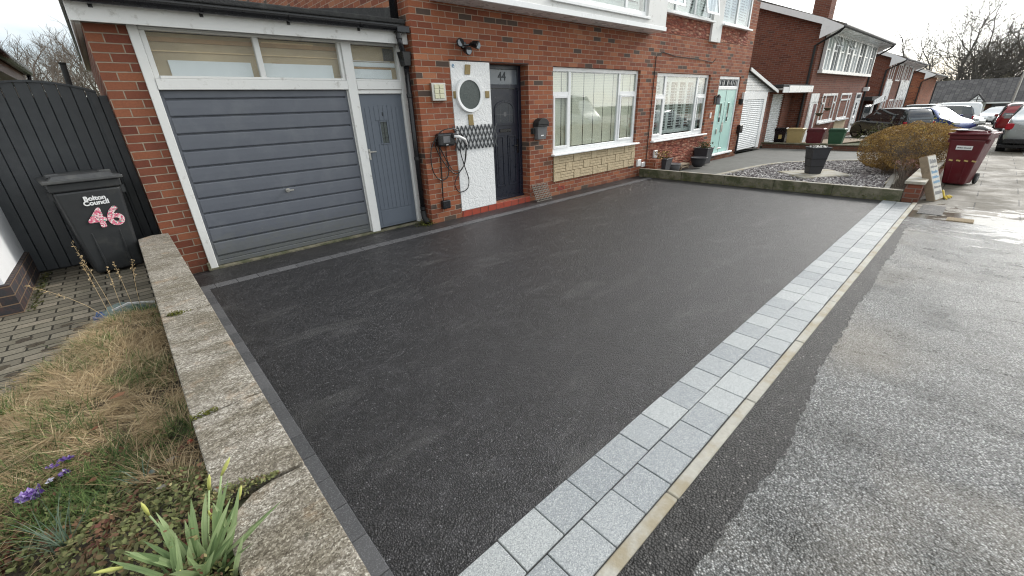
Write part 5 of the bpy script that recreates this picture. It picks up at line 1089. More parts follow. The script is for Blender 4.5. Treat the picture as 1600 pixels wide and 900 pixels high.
# mint door side bits
t = thing('wall_lantern', 'small dark lantern on the brick left of the mint door', 'lantern', (12.66, FY, 1.5))
MB().cyl((12.66, FY-0.10, 1.50), (12.66, FY-0.10, 1.66), 0.055, 6).build('lamp_glass', 'frost', t); g = MB(); g.box(12.62, 12.70, FY-0.02, FY-0.001, 1.5, 1.7); g.cyl((12.66, FY-0.10, 1.66), (12.66, FY-0.10, 1.74), 0.07, 6, 0.01); g.cyl((12.66, FY-0.1, 1.48), (12.66, FY-0.1, 1.50), 0.06, 6); g.box(12.655, 12.665, FY-0.10, FY-0.01, 1.70, 1.71); g.build('frame', 'rubber', t)
t = thing('wall_lantern', 'small dark lantern on the brick right of the mint door', 'lantern', (14.38, FY, 1.5))
g = MB(); g.box(14.35, 14.42, FY-0.02, FY-0.001, 1.46, 1.6); g.cyl((14.38, FY-0.07, 1.44), (14.38, FY-0.07, 1.60), 0.045, 6); g.build('frame', 'rubber', t)
tag(MB().box(12.46, 12.53, FY-0.03, FY-0.001, 1.14, 1.28).build('door_bell', 'white_plastic', bevel=0.006), 'small pale door bell on the brick left of the mint door', 'door bell')
t = thing('small_post_box', 'narrow black box on a pipe between the mint door and the white roller door', 'box', (14.62, FY, 0.5))
MB().box(14.56, 14.78, FY-0.10, FY-0.001, 0.62, 0.86).build('box_body', 'charger', t, bevel=0.01); MB().cyl((14.66, FY-0.04, 0.0), (14.66, FY-0.04, 0.62), 0.03, 8).build('pipe', 'charger', t)
# ------------------------------------------------------------------ neighbour lean-to garage
ln = thing('lean_to_garage', 'white clad lean-to garage with ribbed roller door under a sloping roof', 'garage', (16.3, 5.6, 0))
LY = 5.55
g = MB(); g.prism([(14.90, 1.80), (17.45, 1.80), (14.90, 2.40)], 'y', LY, LY+0.06); cl = g.build('cladding', 'upvc', ln)
g = MB()
for k in range(7): z = 1.83+k*0.075; xr = 17.45-(z-1.80)*4.25; g.box(14.91, xr, LY-0.006, LY-0.001, z, z+0.012)
g.build('cladding_joint', 'frost', cl)
MB().box(14.80, 17.00, LY-0.01, LY+0.06, 1.57, 1.795).build('header_board', 'upvc', ln, bevel=0.004)
g = MB(); 
prof = []
k = 0; z = 0.03
while z < 1.56: prof += [(LY+0.035, z), (LY+0.010, z+0.012), (LY+0.004, z+0.032), (LY+0.010, z+0.052)]; z += 0.061
prof += [(LY+0.035, 1.562), (LY+0.055, 1.562), (LY+0.055, 0.03)]
g.prism(prof, 'x', 15.0, 16.75); g.build('roller_door', 'upvc', ln)
for (a, b) in ((14.90, 14.995), (16.755, 17.0)): MB().box(a, b, LY-0.01, LY+0.05, 0.0, 1.565).build('door_jamb', 'upvc', ln, bevel=0.004)
g = MB(); g.hexa([(14.80, LY-0.12, 2.40), (17.6, LY-0.12, 1.77), (17.6, 10.5, 1.77), (14.80, 10.5, 2.40), (14.80, LY-0.12, 2.46), (17.6, LY-0.12, 1.83), (17.6, 10.5, 1.83), (14.80, 10.5, 2.46)]); g.build('roof', 'roof', ln)
MB().box(17.003, 17.2, LY, 10.5, -0.05, 1.80).build('side_wall', 'brick_far', ln)
g = MB(); g.prism([(14.80, 2.37), (17.6, 1.74), (17.6, 1.83), (14.80, 2.46)], 'y', LY-0.145, LY-0.121); g.build('verge_board', 'white_old', ln)
g = MB(); g.box(17.35, 18.25, 6.05, 6.10, -0.1, 1.55); g.prism([(17.35, 1.55), (18.25, 1.55), (18.1, 1.66), (17.5, 1.66)], 'y', 6.05, 6.10)
for k in range(6): g.box(17.42+k*0.14, 17.43+k*0.14, 6.044, 6.05, 0.0, 1.5)
sg = g.build('side_gate', 'upvc', bevel=0.01); tag(sg, 'white boarded side gate right of the roller door garage', 'gate')
# ------------------------------------------------------------------ plot divider and neighbour front garden
t = thing('low_wall', 'low mossy stone edging wall between the tarmac drive and the slate garden', 'wall', (9.0, 3.0, 0)); rn = random.Random(31)
y = 0.70
while y < 5.38:
    y1 = min(y+0.915, 5.40); o = rn.uniform(-0.006, 0.006); g = MB(); g.hexa([(8.985+o, y, -0.05), (9.05+o, y, -0.05), (9.05+o, y1-0.005, -0.05), (8.985+o, y1-0.005, -0.05), (8.985+o, y, 0.178), (9.05+o, y, 0.18), (9.05+o, y1-0.005, 0.176), (8.985+o, y1-0.005, 0.177)]); g.build('edging_stone', 'mossy', t, bevel=0.008, seg=2); y = y1
MB().box(8.982, 9.056, 0.70, 5.40, 0.178, 0.188).build('worn_top', 'kerb', t, bevel=0.004)
g = MB()
for q in range(500):
    leafpoly(g, (8.975+rn.uniform(-0.02, 0.012), rn.uniform(0.72, 5.38), rn.uniform(0.0, 0.13)**1.0*rn.random()), rn.uniform(0.006, 0.014), rn.random()*0.7, rn, 1.5)
stuff(g.build('moss', 'moss'), 'moss along the foot of the low edging wall', 'moss')
g = MB(); g.poly([(9.03, 0.50, -0.002), (18.05, 0.50, G(18)-0.0), (18.05, 5.6, G(18)-0.0), (9.03, 5.6, -0.002)]); g.poly([(14.7, 5.6, -0.002), (18.05, 5.6, G(18)), (18.05, 8, G(18)), (14.7, 8, -0.002)]); struct(g.build('neighbour_drive', 'drive_conc'))
bed = [(9.06, 4.05), (9.7, 3.98), (10.5, 3.88), (11.4, 3.80), (12.2, 3.68), (12.9, 3.45), (13.5, 3.0), (13.9, 2.55), (14.2, 2.1), (14.35, 1.7), (14.2, 1.35), (12.5, 1.22), (10.6, 1.12), (9.06, 0.98)]
g = MB(); g.poly([(p[0], p[1], 0.006) for p in bed]); struct(g.build('slate_bed', 'slate_bed'))
g = MB()
for a, b in zip(bed[:-2], bed[1:-1]):
    if a[1] < 1.2: continue
    d = (Vector(b)-Vector(a)).normalized(); nn = Vector((-d.y, d.x))*0.14
    g.hexa([(a[0], a[1], -0.02), (b[0], b[1], -0.02), (b[0]+nn.x, b[1]+nn.y, -0.02), (a[0]+nn.x, a[1]+nn.y, -0.02), (a[0], a[1], 0.035), (b[0], b[1], 0.035), (b[0]+nn.x, b[1]+nn.y, 0.03), (a[0]+nn.x, a[1]+nn.y, 0.03)])
struct(g.build('bed_kerb', 'kerb'))
def inside(p, poly):
    c = False; j = len(poly)-1
    for i in range(len(poly)):
        a, b = poly[i], poly[j]
        if (a[1] > p[1]) != (b[1] > p[1]) and p[0] < (b[0]-a[0])*(p[1]-a[1])/(b[1]-a[1])+a[0]: c = not c
        j = i
    return c
dia = [(10.45, 2.42), (11.35, 1.75), (12.05, 2.35), (11.15, 3.12)]
g = MB(); rn = random.Random(17); k = 0
while k < 7500:
    x, y = rn.uniform(9.08, 14.3), rn.uniform(1.0, 4.1)
    if not inside((x, y), bed) or inside((x, y), dia): continue
    s = rn.uniform(0.014, 0.034); zz = 0.008+rn.random()*0.02; a = rn.uniform(0, 3.14); c_, s_ = math.cos(a), math.sin(a); w, h = s*rn.uniform(0.5, 0.8), s*rn.uniform(0.3, 0.6); tl = rn.gauss(0, 0.3)*s
    def T(u, v, z_): return (x+u*c_-v*s_, y+u*s_+v*c_, zz+z_+tl*u/s)
    tt = rn.random(); i0 = len(g.v)
    g.v += [T(-s, -w*.3, 0), T(0, -w, 0), T(s, w*.2, 0), T(0, w, 0), T(-s*.6, 0, h), T(s*.5, -w*.3, h*.9), T(s*.2, w*.6, h)]
    for f in ((0,1,5,4), (1,2,5), (2,3,6,5), (3,0,4,6), (4,5,6)): g.f.append(tuple(i0+q for q in f)); g.t.append(tt)
    k += 1
stuff(g.build('slate_chippings', 'slate'), 'grey and plum slate chippings filling the round bed', 'chippings')
sl_ = MB().prism([(10.45, 2.42), (11.35, 1.75), (12.05, 2.35), (11.15, 3.12)], 'z', 0.0, 0.045).build('paving_slab', 'kerb', bevel=0.01); tag(sl_, 'pale diamond shaped slab under the tall planter in the slate bed', 'slab')
def planter(x, y, z, b, tp, h, rot, label, name='planter', mat='planter', bands=(0.33, 0.62), group=None):
    t = thing(name, label, 'planter', (x, y, z), group, rot); g = MB()
    lv = [0]+sum([[q-0.008, q+0.008] for q in bands], [])+[1]
    g.hexa([(-b, -b, 0), (b, -b, 0), (b, b, 0), (-b, b, 0), (-tp, -tp, h), (tp, -tp, h), (tp, tp, h), (-tp, tp, h)]); o = g.build('pot', mat, t, bevel=0.008, world=False)
    g = MB()
    for q in bands:
        r_ = b+(tp-b)*q+0.004; r2 = b+(tp-b)*(q+0.03)+0.004; g.hexa([(-r_, -r_, h*q), (r_, -r_, h*q), (r_, r_, h*q), (-r_, r_, h*q), (-r2, -r2, h*(q+0.03)), (r2, -r2, h*(q+0.03)), (r2, r2, h*(q+0.03)), (-r2, r2, h*(q+0.03))])
    if bands: g.build('band', 'rubber', o, world=False)
    g = MB(); r_ = tp+0.012
    for a in ((-r_, r_, -r_, -r_+0.03), (-r_, r_, r_-0.03, r_), (-r_, -r_+0.03, -r_+0.03, r_-0.03), (r_-0.03, r_, -r_+0.03, r_-0.03)): g.box(a[0], a[1], a[2], a[3], h, h+0.02)
    g.build('rim', mat, t, bevel=0.004, world=False)
    return t
pt = planter(11.18, 2.44, 0.045, 0.115, 0.175, 0.53, RAD(38), 'tall dark tapered square planter topped with white pebbles on the diamond slab', bands=(0.28, 0.58))
g = MB(); rn = random.Random(3)
for q in range(60): x, y = rn.uniform(-.14, .14), rn.uniform(-.14, .14); leafpoly(g, (x, y, 0.545+rn.uniform(0, 0.03)), rn.uniform(.015, .03), rn.random(), rn, 0.5)
g.build('pebbles', 'pebble_white', pt, world=False)
def pot_plant(parent, z, r_, h, n, mat, seed):
    g = MB(); rn = random.Random(seed)
    for q in range(n): leafpoly(g, (rn.gauss(0, r_*0.5), rn.gauss(0, r_*0.5), z+rn.random()*h), rn.uniform(0.01, 0.028), rn.random(), rn, 1.5)
    for q in range(12): g.tube([(rn.gauss(0, r_*.3), rn.gauss(0, r_*.3), z-0.02), (rn.gauss(0, r_*.6), rn.gauss(0, r_*.6), z+h)], 0.004, 4, 0.2)
    g.build('foliage', mat, parent, world=False)
p1 = planter(9.70, 5.22, 0, 0.13, 0.18, 0.34, RAD(5), 'dark square pot with a dry shrub nearest the party line of the two houses', bands=()); pot_plant(p1, 0.34, 0.17, 0.18, 130, 'hedge', 1)
p2 = planter(11.9, 5.22, 0, 0.15, 0.19, 0.40, 0, 'tall dark square pot with green plant beside the mint door', bands=()); pot_plant(p2, 0.42, 0.18, 0.14, 160, 'hedge2', 2)
def roundpot(x, y, prof, label, mat='planter'):
    t = thing('flower_pot', label, 'flower pot', (x, y, 0)); MB().lathe((0, 0, 0), prof, 22).build('pot', mat, t, smooth=True, world=False); h = prof[-1][1]; MB().lathe((0, 0, h-0.03), [(0.01, 0), (prof[-1][0]-0.02, 0), (prof[-1][0]-0.02, 0.004)], 18).build('compost', 'soil', t, world=False); return t
roundpot(11.22, 5.02, [(0.10, 0), (0.15, 0.06), (0.185, 0.15), (0.20, 0.225), (0.212, 0.23), (0.205, 0.24), (0.18, 0.225)], 'wide round charcoal bowl pot in front of the brick below the shutters')
roundpot(10.25, 5.20, [(0.14, 0), (0.165, 0.13), (0.175, 0.16), (0.185, 0.165), (0.175, 0.175), (0.15, 0.16)], 'low grey round pot between the two dark pots', 'lead')
g = MB()
for (a, b, z) in ((10.45, 10.9, 0.10), (10.45, 10.9, 0.04)): g.box(a, b, 5.1, 5.3, z, z+0.03)
g.box(10.46, 10.49, 5.1, 5.3, 0, 0.10); g.box(10.86, 10.89, 5.1, 5.3, 0, 0.10)
tag(g.build('slatted_stand', 'board_side'), 'low slatted wooden stand between the round grey pot and the bowl pot', 'stand')
g = MB(); g.box(9.26, 9.60, 5.15, 5.40, 0, 0.36); tag(g.build('brick_pier', 'brick'), 'short brick stub standing in front of the party line', 'brick stub')
# front wall of the neighbour
t = thing('front_wall', 'low brick front wall with flat stone coping running under the hedge', 'wall', (11.3, 0.6, 0))
MB().box(9.02, 14.4, 0.50, 0.69, -0.05, 0.285).build('wall_body', 'brick_far', t)
x = 8.98; rn = random.Random(3)
while x < 14.4: x1 = min(x+0.62, 14.42); MB().box(x, x1-0.008, 0.475, 0.715, 0.288, 0.335+rn.uniform(-.002, .002)).build('coping_slab', 'kerb', t, bevel=0.006); x = x1
# planting strip between wall and bed kerb
g = MB(); g.poly([(9.06, 0.69, 0.02), (14.4, 0.69, 0.02), (14.4, 1.3, 0.03), (12.5, 1.16, 0.03), (10.6, 1.06, 0.03), (9.06, 0.9, 0.02)]); struct(g.build('planting_strip', 'soil'))
g = MB(); g.hexa([(9.06, 0.90, 0), (14.2, 1.27, 0), (14.2, 1.35, 0), (9.06, 0.98, 0), (9.06, 0.90, 0.05), (14.2, 1.27, 0.05), (14.2, 1.35, 0.05), (9.06, 0.98, 0.05)]); struct(g.build('strip_kerb', 'conc', bevel=0.008))
# hedge
hd = thing('hedge', 'rounded clipped golden brown hedge over the front wall beside the maroon bin', 'hedge', (12.9, 1.1, 0)); g = MB(); rn = random.Random(77); k = 0
def hedge_r(th, ph): return 1+0.07*math.sin(3*th+1)+0.06*math.sin(5*th+2*ph)+0.05*math.sin(9*th-4*ph)
while k < 48000:
    u = rn.uniform(-1, 1); th = rn.uniform(0, 2*math.pi); ph = math.acos(u); rr = (1-0.26*rn.random()**2.6)
    rr *= hedge_r(th, ph); sx, sy, sz = 1.85, 0.74, 0.43
    ex = lambda c, p: math.copysign(abs(c)**p, c)
    x = 13.0+sx*rr*ex(math.sin(ph)*math.cos(th), 0.75); y = 1.08+sy*rr*ex(math.sin(ph)*math.sin(th), 0.72); z = 0.52+sz*rr*ex(math.cos(ph), 0.72)
    if z < 0.03: continue
    shade = 0.5+0.25*math.sin(x*9+y*13)*math.sin(z*17)+rn.gauss(0, 0.2)
    leafpoly(g, (x, y, z), rn.uniform(0.009, 0.017), min(1, max(0, shade)), rn, 1.6, 4); k += 1
g.build('leaves', 'hedge', hd)
g = MB()
for q in range(420):
    th = rn.uniform(0, 6.28); a = rn.uniform(0.1, 1.0); bx, by = 13.0+rn.uniform(-1.2, 1.2), 1.08+rn.uniform(-.3, .3); g.tube([(bx, by, 0.02), (bx+0.25*math.cos(th), by+0.15*math.sin(th), 0.35), (bx+rn.uniform(.2, .5)*math.cos(th), by+rn.uniform(.2, .5)*math.sin(th), rn.uniform(0.5, 0.86))], [0.007, 0.005, 0.002], 4)
g.build('twigs', 'twig', hd)
# faded flower heads and stems in front of the hedge
t = thing('faded_shrub', 'bare hydrangea with pinkish brown dead flower heads below the hedge', 'shrub', (11.0, 0.85, 0)); g = MB(); heads = []
for q in range(46):
    bx, by = rn.uniform(10.1, 11.6), rn.uniform(0.72, 0.98); ex_, ey, ez = bx+rn.gauss(0, .16), by+rn.gauss(0.02, .09), rn.uniform(0.16, 0.48); g.tube([(bx, by, 0), ((bx+ex_)/2, (by+ey)/2+.02, ez*.6), (ex_, ey, ez)], [0.005, 0.004, 0.003], 4)
    if q % 2 == 0: heads.append((ex_, ey, ez))
g.build('stems', 'twig', t)
for h in heads:
    g = MB()
    for q in range(26): leafpoly(g, (h[0]+rn.gauss(0, .03), h[1]+rn.gauss(0, .03), h[2]+rn.gauss(0, .022)), rn.uniform(.008, .016), rn.random(), rn, 2, 4)
    g.build('flower_head', 'deadflower', t)
t = thing('low_shrub', 'small yellow green shrub poking up behind the hedge in front of the blue car', 'shrub', (15.2, 0.95, 0)); g = MB()
for q in range(420): leafpoly(g, (15.2+rn.gauss(0, .28), 0.95+rn.gauss(0, .14), 0.70+rn.gauss(0, .13)), rn.uniform(.015, .032), rn.random(), rn, 1.4, 4)
g.build('leaves', 'yellowgreen', t); g = MB()
for q in range(30): g.tube([(15.2+rn.gauss(0, .05), 0.95, -0.03), (15.2+rn.gauss(0, .25), 0.95+rn.gauss(0, .12), 0.75)], [0.006, 0.002], 4)
g.build('stems', 'twig', t)
# ------------------------------------------------------------------ wheelie bins (front faces -Y in local space)
def wheelie(name, label, loc, rot, s, body, lid, open_lid=False, group=None, h=0.93, wt=0.25, wb=0.185):
    t = thing(name, label, 'wheelie bin', loc, group, rot); t.scale = (s, s, s); db, dt = 0.21, 0.27
    g = MB(); g.hexa([(-wb, -db, 0.02), (wb, -db, 0.02), (wb, db*0.75, 0.02), (-wb, db*0.75, 0.02), (-wt+.012, -dt+.012, h-0.10), (wt-.012, -dt+.012, h-0.10), (wt-.012, dt-.02, h-0.10), (-wt+.012, dt-.02, h-0.10)]); o = g.build('body', body, t, bevel=0.028, seg=3, world=False)
    g = MB(); g.hexa([(-wt, -dt, h-0.105), (wt, -dt, h-0.105), (wt, dt, h-0.105), (-wt, dt, h-0.105), (-wt-.004, -dt-.004, h-0.03), (wt+.004, -dt-.004, h-0.03), (wt+.004, dt, h-0.03), (-wt-.004, dt, h-0.03)]); g.build('rim', body, t, bevel=0.012, seg=2, world=False)
    g = MB()
    for k in (-0.5, 0.5): 
        x0 = k*wb*1.0; g.hexa([(x0-0.012, -db-.012, .06), (x0+.012, -db-.012, .06), (x0+.012, -db+.01, .06), (x0-.012, -db+.01, .06), (x0*1.1-.006, -(db+(dt-db)*.40)-.004, .42), (x0*1.1+.006, -(db+(dt-db)*.40)-.004, .42), (x0*1.1+.006, -(db+(dt-db)*.40)+.02, .42), (x0*1.1-.006, -(db+(dt-db)*.40)+.02, .42)])
    g.build('rib', body, o, world=False, bevel=0.004)
    g = MB(); n = 10; zt = h-0.028
    P0 = [(-wt-.025, -dt-.035), (wt+.025, -dt-.035), (wt+.025, dt+.05), (-wt-.025, dt+.05)]; P1 = [(-wt+.02, -dt+.0), (wt-.02, -dt+.0), (wt-.02, dt+.0), (-wt+.02, dt+.0)]
    g.hexa([(p[0], p[1], zt) for p in P0]+[(p[0], p[1], zt+.032) for p in P0]); g.hexa([(p[0], p[1], zt+.030) for p in P1]+[(p[0]*.86, p[1]*.86, zt+.062) for p in P1]); ld = g.build('lid', lid, t, bevel=0.008, seg=2, world=False)
    for sx in (-1, 1): MB().box(sx*wt*.72-.045, sx*wt*.72+.045, -dt*.45-.03, -dt*.45+.04, zt+.045, zt+.075).build('lid_grip', lid, ld, bevel=0.006, world=False)
    MB().box(-wt*.75, wt*.75, dt+.055, dt+.075, zt-.01, zt+.02).build('lid_hinge', lid, ld, bevel=0.006, world=False)
    for sx in (-1, 1):
        g = MB()
        for q in range(3): g.box(sx*(wt+.002)-.014, sx*(wt+.002)+.014, -dt+.05+q*.035, -dt+.062+q*.035, h-0.17, h-0.10)
        g.build('comb_fin', body, t, world=False)
    g = MB(); g.cyl((-wb*1.0, dt*0.95, 0.10), (wb*1.0, dt*0.95, 0.10), 0.012, 8); g.build('axle', 'steel', t, world=False)
    for sx in (-1, 1):
        g = MB(); g.lathe((sx*(wb+.02)-.022, dt*0.95, 0.10), [(0.05, 0), (0.095, 0.004), (0.10, 0.012), (0.10, 0.034), (0.095, 0.042), (0.05, 0.046)], 20, 'x'); w_ = g.build('wheel', 'rubber', t, world=False)
        g = MB(); g.lathe((sx*(wb+.02)-.024, dt*0.95, 0.10), [(0.045, 0), (0.045, 0.050)], 14, 'x'); g.build('hub', 'lead', w_, world=False)
    g = MB(); g.cyl((-wt*.8, dt+.06, h-.07), (wt*.8, dt+.06, h-.07), 0.014, 10); g.box(-wt*.8-.01, -wt*.8+.012, dt-.01, dt+.06, h-.09, h-.05); g.box(wt*.8-.012, wt*.8+.01, dt-.01, dt+.06, h-.09, h-.05); g.build('handle_bar', body, t, world=False)
    def face(z): k = (z-.02)/(h-.12); return -(db+(dt-.012-db)*k)-.003
    t['_f'] = 0; del t['_f']
    return t, face, math.atan2(dt-.012-db, h-.12)
t, face, sl = wheelie('wheelie_bin', 'charcoal council wheelie bin numbered 46 in flowery figures in front of the dark gate', (-0.325, 5.84, 0.215), RAD(8), 1.0, 'bin_grey', 'bin_lid')
text('number', '46', t, 'floral', 0.25, (0.045, face(0.545)-.006, 0.545), (RAD(90)+sl, 0, 0), bold=0.009, ext=0.0015, space=1.04)
text('council_name', 'Bolton\nCouncil', t, 'text_white', 0.058, (0.02, face(0.72)-.005, 0.72), (RAD(90)+sl, 0, 0), bold=0.0024, line=0.74)
t, face, sl = wheelie('wheelie_bin', 'maroon council wheelie bin with paper and a black bag on its lid', (11.42, 0.20, 0.0), RAD(-103), 0.97, 'bin_red', 'bin_red', wt=0.255, wb=0.16)
pl = MB().box(-0.115, 0.105, face(0.68)-.005, face(0.68)+.004, 0.645, 0.715).build('name_plate', 'white_plastic', t, world=False)
text('council_name', 'Bolton Council', pl, 'text_dark', 0.030, (-0.005, face(0.68)-.0068, 0.68), (RAD(90), 0, 0), bold=0.0008)
for k in range(4):
    x = -0.16+k*0.105; MB().hexa([(x, face(.45)-.004, .445), (x+.055, face(.45)-.004, .435), (x+.055, face(.45)+.01, .435), (x, face(.45)+.01, .445), (x+.005, face(.45)-.005, .47), (x+.06, face(.45)-.005, .46), (x+.06, face(.45)+.01, .46), (x+.005, face(.45)+.01, .47)]).build('tape_mark', 'tan_label', t, world=False)
g = MB(); rn = random.Random(6); bz = 0.945
for (x, y, w, d, a) in ((11.30, 0.36, .13, .10, .3), (11.33, 0.24, .12, .09, -.2), (11.45, 0.38, .10, .12, .9), (11.36, 0.05, .12, .07, .5), (11.27, 0.0, .13, .03, .2)):
    ca, sa = math.cos(a), math.sin(a); q = [(x+u*ca-v*sa, y+u*sa+v*ca) for u, v in ((-w, -d), (w, -d), (w, d), (-w, d))]; z = bz+rn.uniform(0, .012); g.hexa([(p[0], p[1], z) for p in q]+[(p[0], p[1], z+.006) for p in q])
tag(g.build('loose_paper', 'paper'), 'white paper and card lying on top of the maroon bin', 'paper')
g = MB(); n = 12; ii = {}
for i in range(n+1):
    for j in range(n+1):
        u, v = i/n, j/n; ii[i, j] = len(g.v); g.v.append((11.24+.22*v, 0.30-.30*u, bz+.012+.055*math.sin(math.pi*u)*math.sin(math.pi*v)+rn.uniform(0, .012)))
for i in range(n):
    for j in range(n): g.f.append((ii[i, j], ii[i+1, j], ii[i+1, j+1], ii[i, j+1])); g.t.append(.5)
tag(g.build('black_bag', 'black_bag', smooth=True), 'crumpled black bag lying on the lid of the maroon bin', 'bag')
for (y, bl, ld, lab) in ((4.85, 'bin_cream', 'bin_cream', 'beige wheelie bin between the black and maroon bins behind the far kerb'), (4.22, 'bin_red', 'bin_red', 'plain maroon wheelie bin standing between the beige and green bins'), (3.60, 'bin_green', 'bin_green', 'green wheelie bin at the right end of the row')):
    t, face, sl = wheelie('wheelie_bin', lab, (18.55, y, -0.08), RAD(-90), 0.66, bl, ld, group='bins in a row behind the far kerb', wt=0.39 if y > 3.7 else .36, wb=.32 if y > 3.7 else .26)
t, face, sl = wheelie('wheelie_bin', 'black wheelie bin with pale number label at the left end of the row', (18.75, 5.38, -0.08), RAD(-90), 0.66, 'charger', 'charger', group='bins in a row behind the far kerb', wt=0.30, wb=.25)
MB().box(-0.05, 0.12, face(.5)-.006, face(.5)+.004, 0.38, 0.60).build('number_label', 'tan_label', t, world=False)
# board leaning on the front wall
bt_ = thing('leaning_board', 'weathered boxed sign board leaning against the end of the low brick wall', 'sign', (9.36, 0.31, 0.0)); bt_.rotation_euler = (RAD(-23), 0, RAD(-12))
MB().box(-0.02, 0.32, 0.0, 0.10, 0.0, 0.73).build('box_frame', 'board_side', bt_, world=False, bevel=0.004)
fc = MB().box(-0.005, 0.305, -0.006, -0.0005, 0.02, 0.715).build('sign_face', 'old_sign', bt_, world=False)
rn = random.Random(2)
for (z, h_, m_) in ((.60, .07, 0), (.53, .035, 0), (.44, .05, 1), (.36, .04, 1), (.28, .04, 1), (.20, .04, 0), (.10, .06, 0)):
    gg = MB(); x = 0.03
    while x < 0.27: w_ = rn.uniform(.015, .05); gg.box(x, min(x+w_, .28), -0.008, -0.0062, z, z+h_*rn.uniform(.6, 1)); x += w_+.01
    gg.build('faded_lettering', 'text_blue' if m_ else 'lead', fc, world=False)
MB().box(0.322, 0.36, -0.02, 0.03, 0.0, 0.14).build('yellow_clip', 'yellow', bt_, world=False, bevel=0.006)
g = MB(); rn = random.Random(8)
pts = [(9.60, 0.20, .012), (9.68, .24, .03), (9.72, .17, .015), (9.80, .22, .03), (9.86, .16, .012), (9.93, .2, .02)]
tag(MB().tube(pts, 0.012, 7).build('yellow_strap', 'yellow'), 'twisted yellow strap lying on the flags beside the leaning board', 'strap')
# ------------------------------------------------------------------ left: gate, neighbour house
t = thing('side_gate', 'tall charcoal boarded gate with curved top closing the side passage', 'gate', (-0.43, 6.2, 0.22))
def top(x): return 1.985-0.55*(x+0.43)**2*0.75
x = -1.42; rn = random.Random(1)
g = MB()
while x < 0.035:
    x1 = min(x+0.092, 0.04); g.hexa([(x, 6.2, .235), (x1-.004, 6.2, .235), (x1-.004, 6.225, .235), (x, 6.225, .235), (x, 6.2, top(x)), (x1-.004, 6.2, top(x1)), (x1-.004, 6.225, top(x1)), (x, 6.225, top(x))]); x = x1
g.build('boards', 'gate', t, bevel=0.004)
g = MB(); g.box(-1.42, 0.10, 6.252, 6.27, .22, 1.85); g.build('backing', 'gate', t)
g = MB(); x = -1.42
while x < 0.035: x1 = x+0.0912; g.hexa([(x, 6.185, top(x)-.006), (x1, 6.185, top(x1)-.006), (x1, 6.25, top(x1)-.006), (x, 6.25, top(x)-.006), (x, 6.185, top(x)+.012), (x1, 6.185, top(x1)+.012), (x1, 6.25, top(x1)+.012), (x, 6.25, top(x)+.012)]); x = x1
g.build('top_cap', 'gate', t)
MB().box(0.045, 0.108, 6.17, 6.25, .2, 1.86).build('gate_post', 'gate', t, bevel=0.004)
MB().box(-0.02, 0.0395, 6.178, 6.199, .24, 1.88).build('closing_strip', 'gate', t, bevel=0.003)
nh = thing('rendered_house', 'white rendered neighbour house with dark brick plinth at the left edge', 'house', (-2.5, 6, .2))
g = MB(); g.box(-4.5, -0.955, 4.98, 6.30, 0.46, 3.2); g.build('wall', 'render_plain', nh)
g = MB(); g.box(-4.5, -0.925, 4.94, 6.18, 0.15, 0.458); g.build('plinth', 'brick_dark', nh)
g = MB(); g.box(-4.5, -1.02, 6.31, 9.5, 0.15, 2.15); g.build('rear_wall', 'render_plain', nh)
g = MB(); g.box(-1.019, -0.99, 7.3, 7.9, 1.5, 2.05); g.box(-1.019, -0.99, 8.3, 9.0, 1.5, 2.05); g.build('window', 'rubber', nh)
g = MB(); g.hexa([(-0.62, 5.6, 2.28), (-0.62, 9.7, 2.28), (-4.5, 9.7, 3.9), (-4.5, 5.6, 3.9), (-0.62, 5.6, 2.38), (-0.62, 9.7, 2.38), (-4.5, 9.7, 4.0), (-4.5, 5.6, 4.0)]); g.build('roof', 'roof_grey', nh)
g = MB()
for k in range(21): y = 5.6+k*0.2; g.box(-0.66, -0.575, y, y+.15, 2.375, 2.405)
g.build('tile_edge', 'rubber', nh, bevel=.01)
MB().box(-1.02, -0.64, 5.6, 9.7, 2.155, 2.18).build('soffit', 'white_old', nh); MB().box(-0.66, -0.64, 5.6, 9.7, 2.18, 2.30).build('fascia', 'white_old', nh)
g = MB(); g.tube([(-0.585, 5.6, 2.32), (-0.585, 9.72, 2.32)], 0.05, 10); g.tube([(-0.585, 9.66, 2.30), (-0.60, 9.66, 2.2), (-0.95, 9.66, 2.12), (-0.98, 9.66, 1.9)], .03, 8); g.build('gutter', 'black_plastic', nh, smooth=True)
pst = MB().tube([(-0.27, 12, 2.0), (-0.23, 12, 2.62), (-0.23, 12, 2.66)], [.045, .045, .06], 10).build('flue_pipe', 'rubber'); tag(pst, 'thin dark vent pipe rising behind the curved gate', 'pipe')
rn = random.Random(10); g = MB()
for q in range(240): leafpoly(g, (rn.gauss(-0.87, .018), rn.uniform(4.9, 6.15), .22+rn.uniform(0, .02)), rn.uniform(.006, .014), rn.random(), rn)
stuff(g.build('weeds', 'hedge2'), 'small weeds growing along the dark brick plinth', 'weeds')
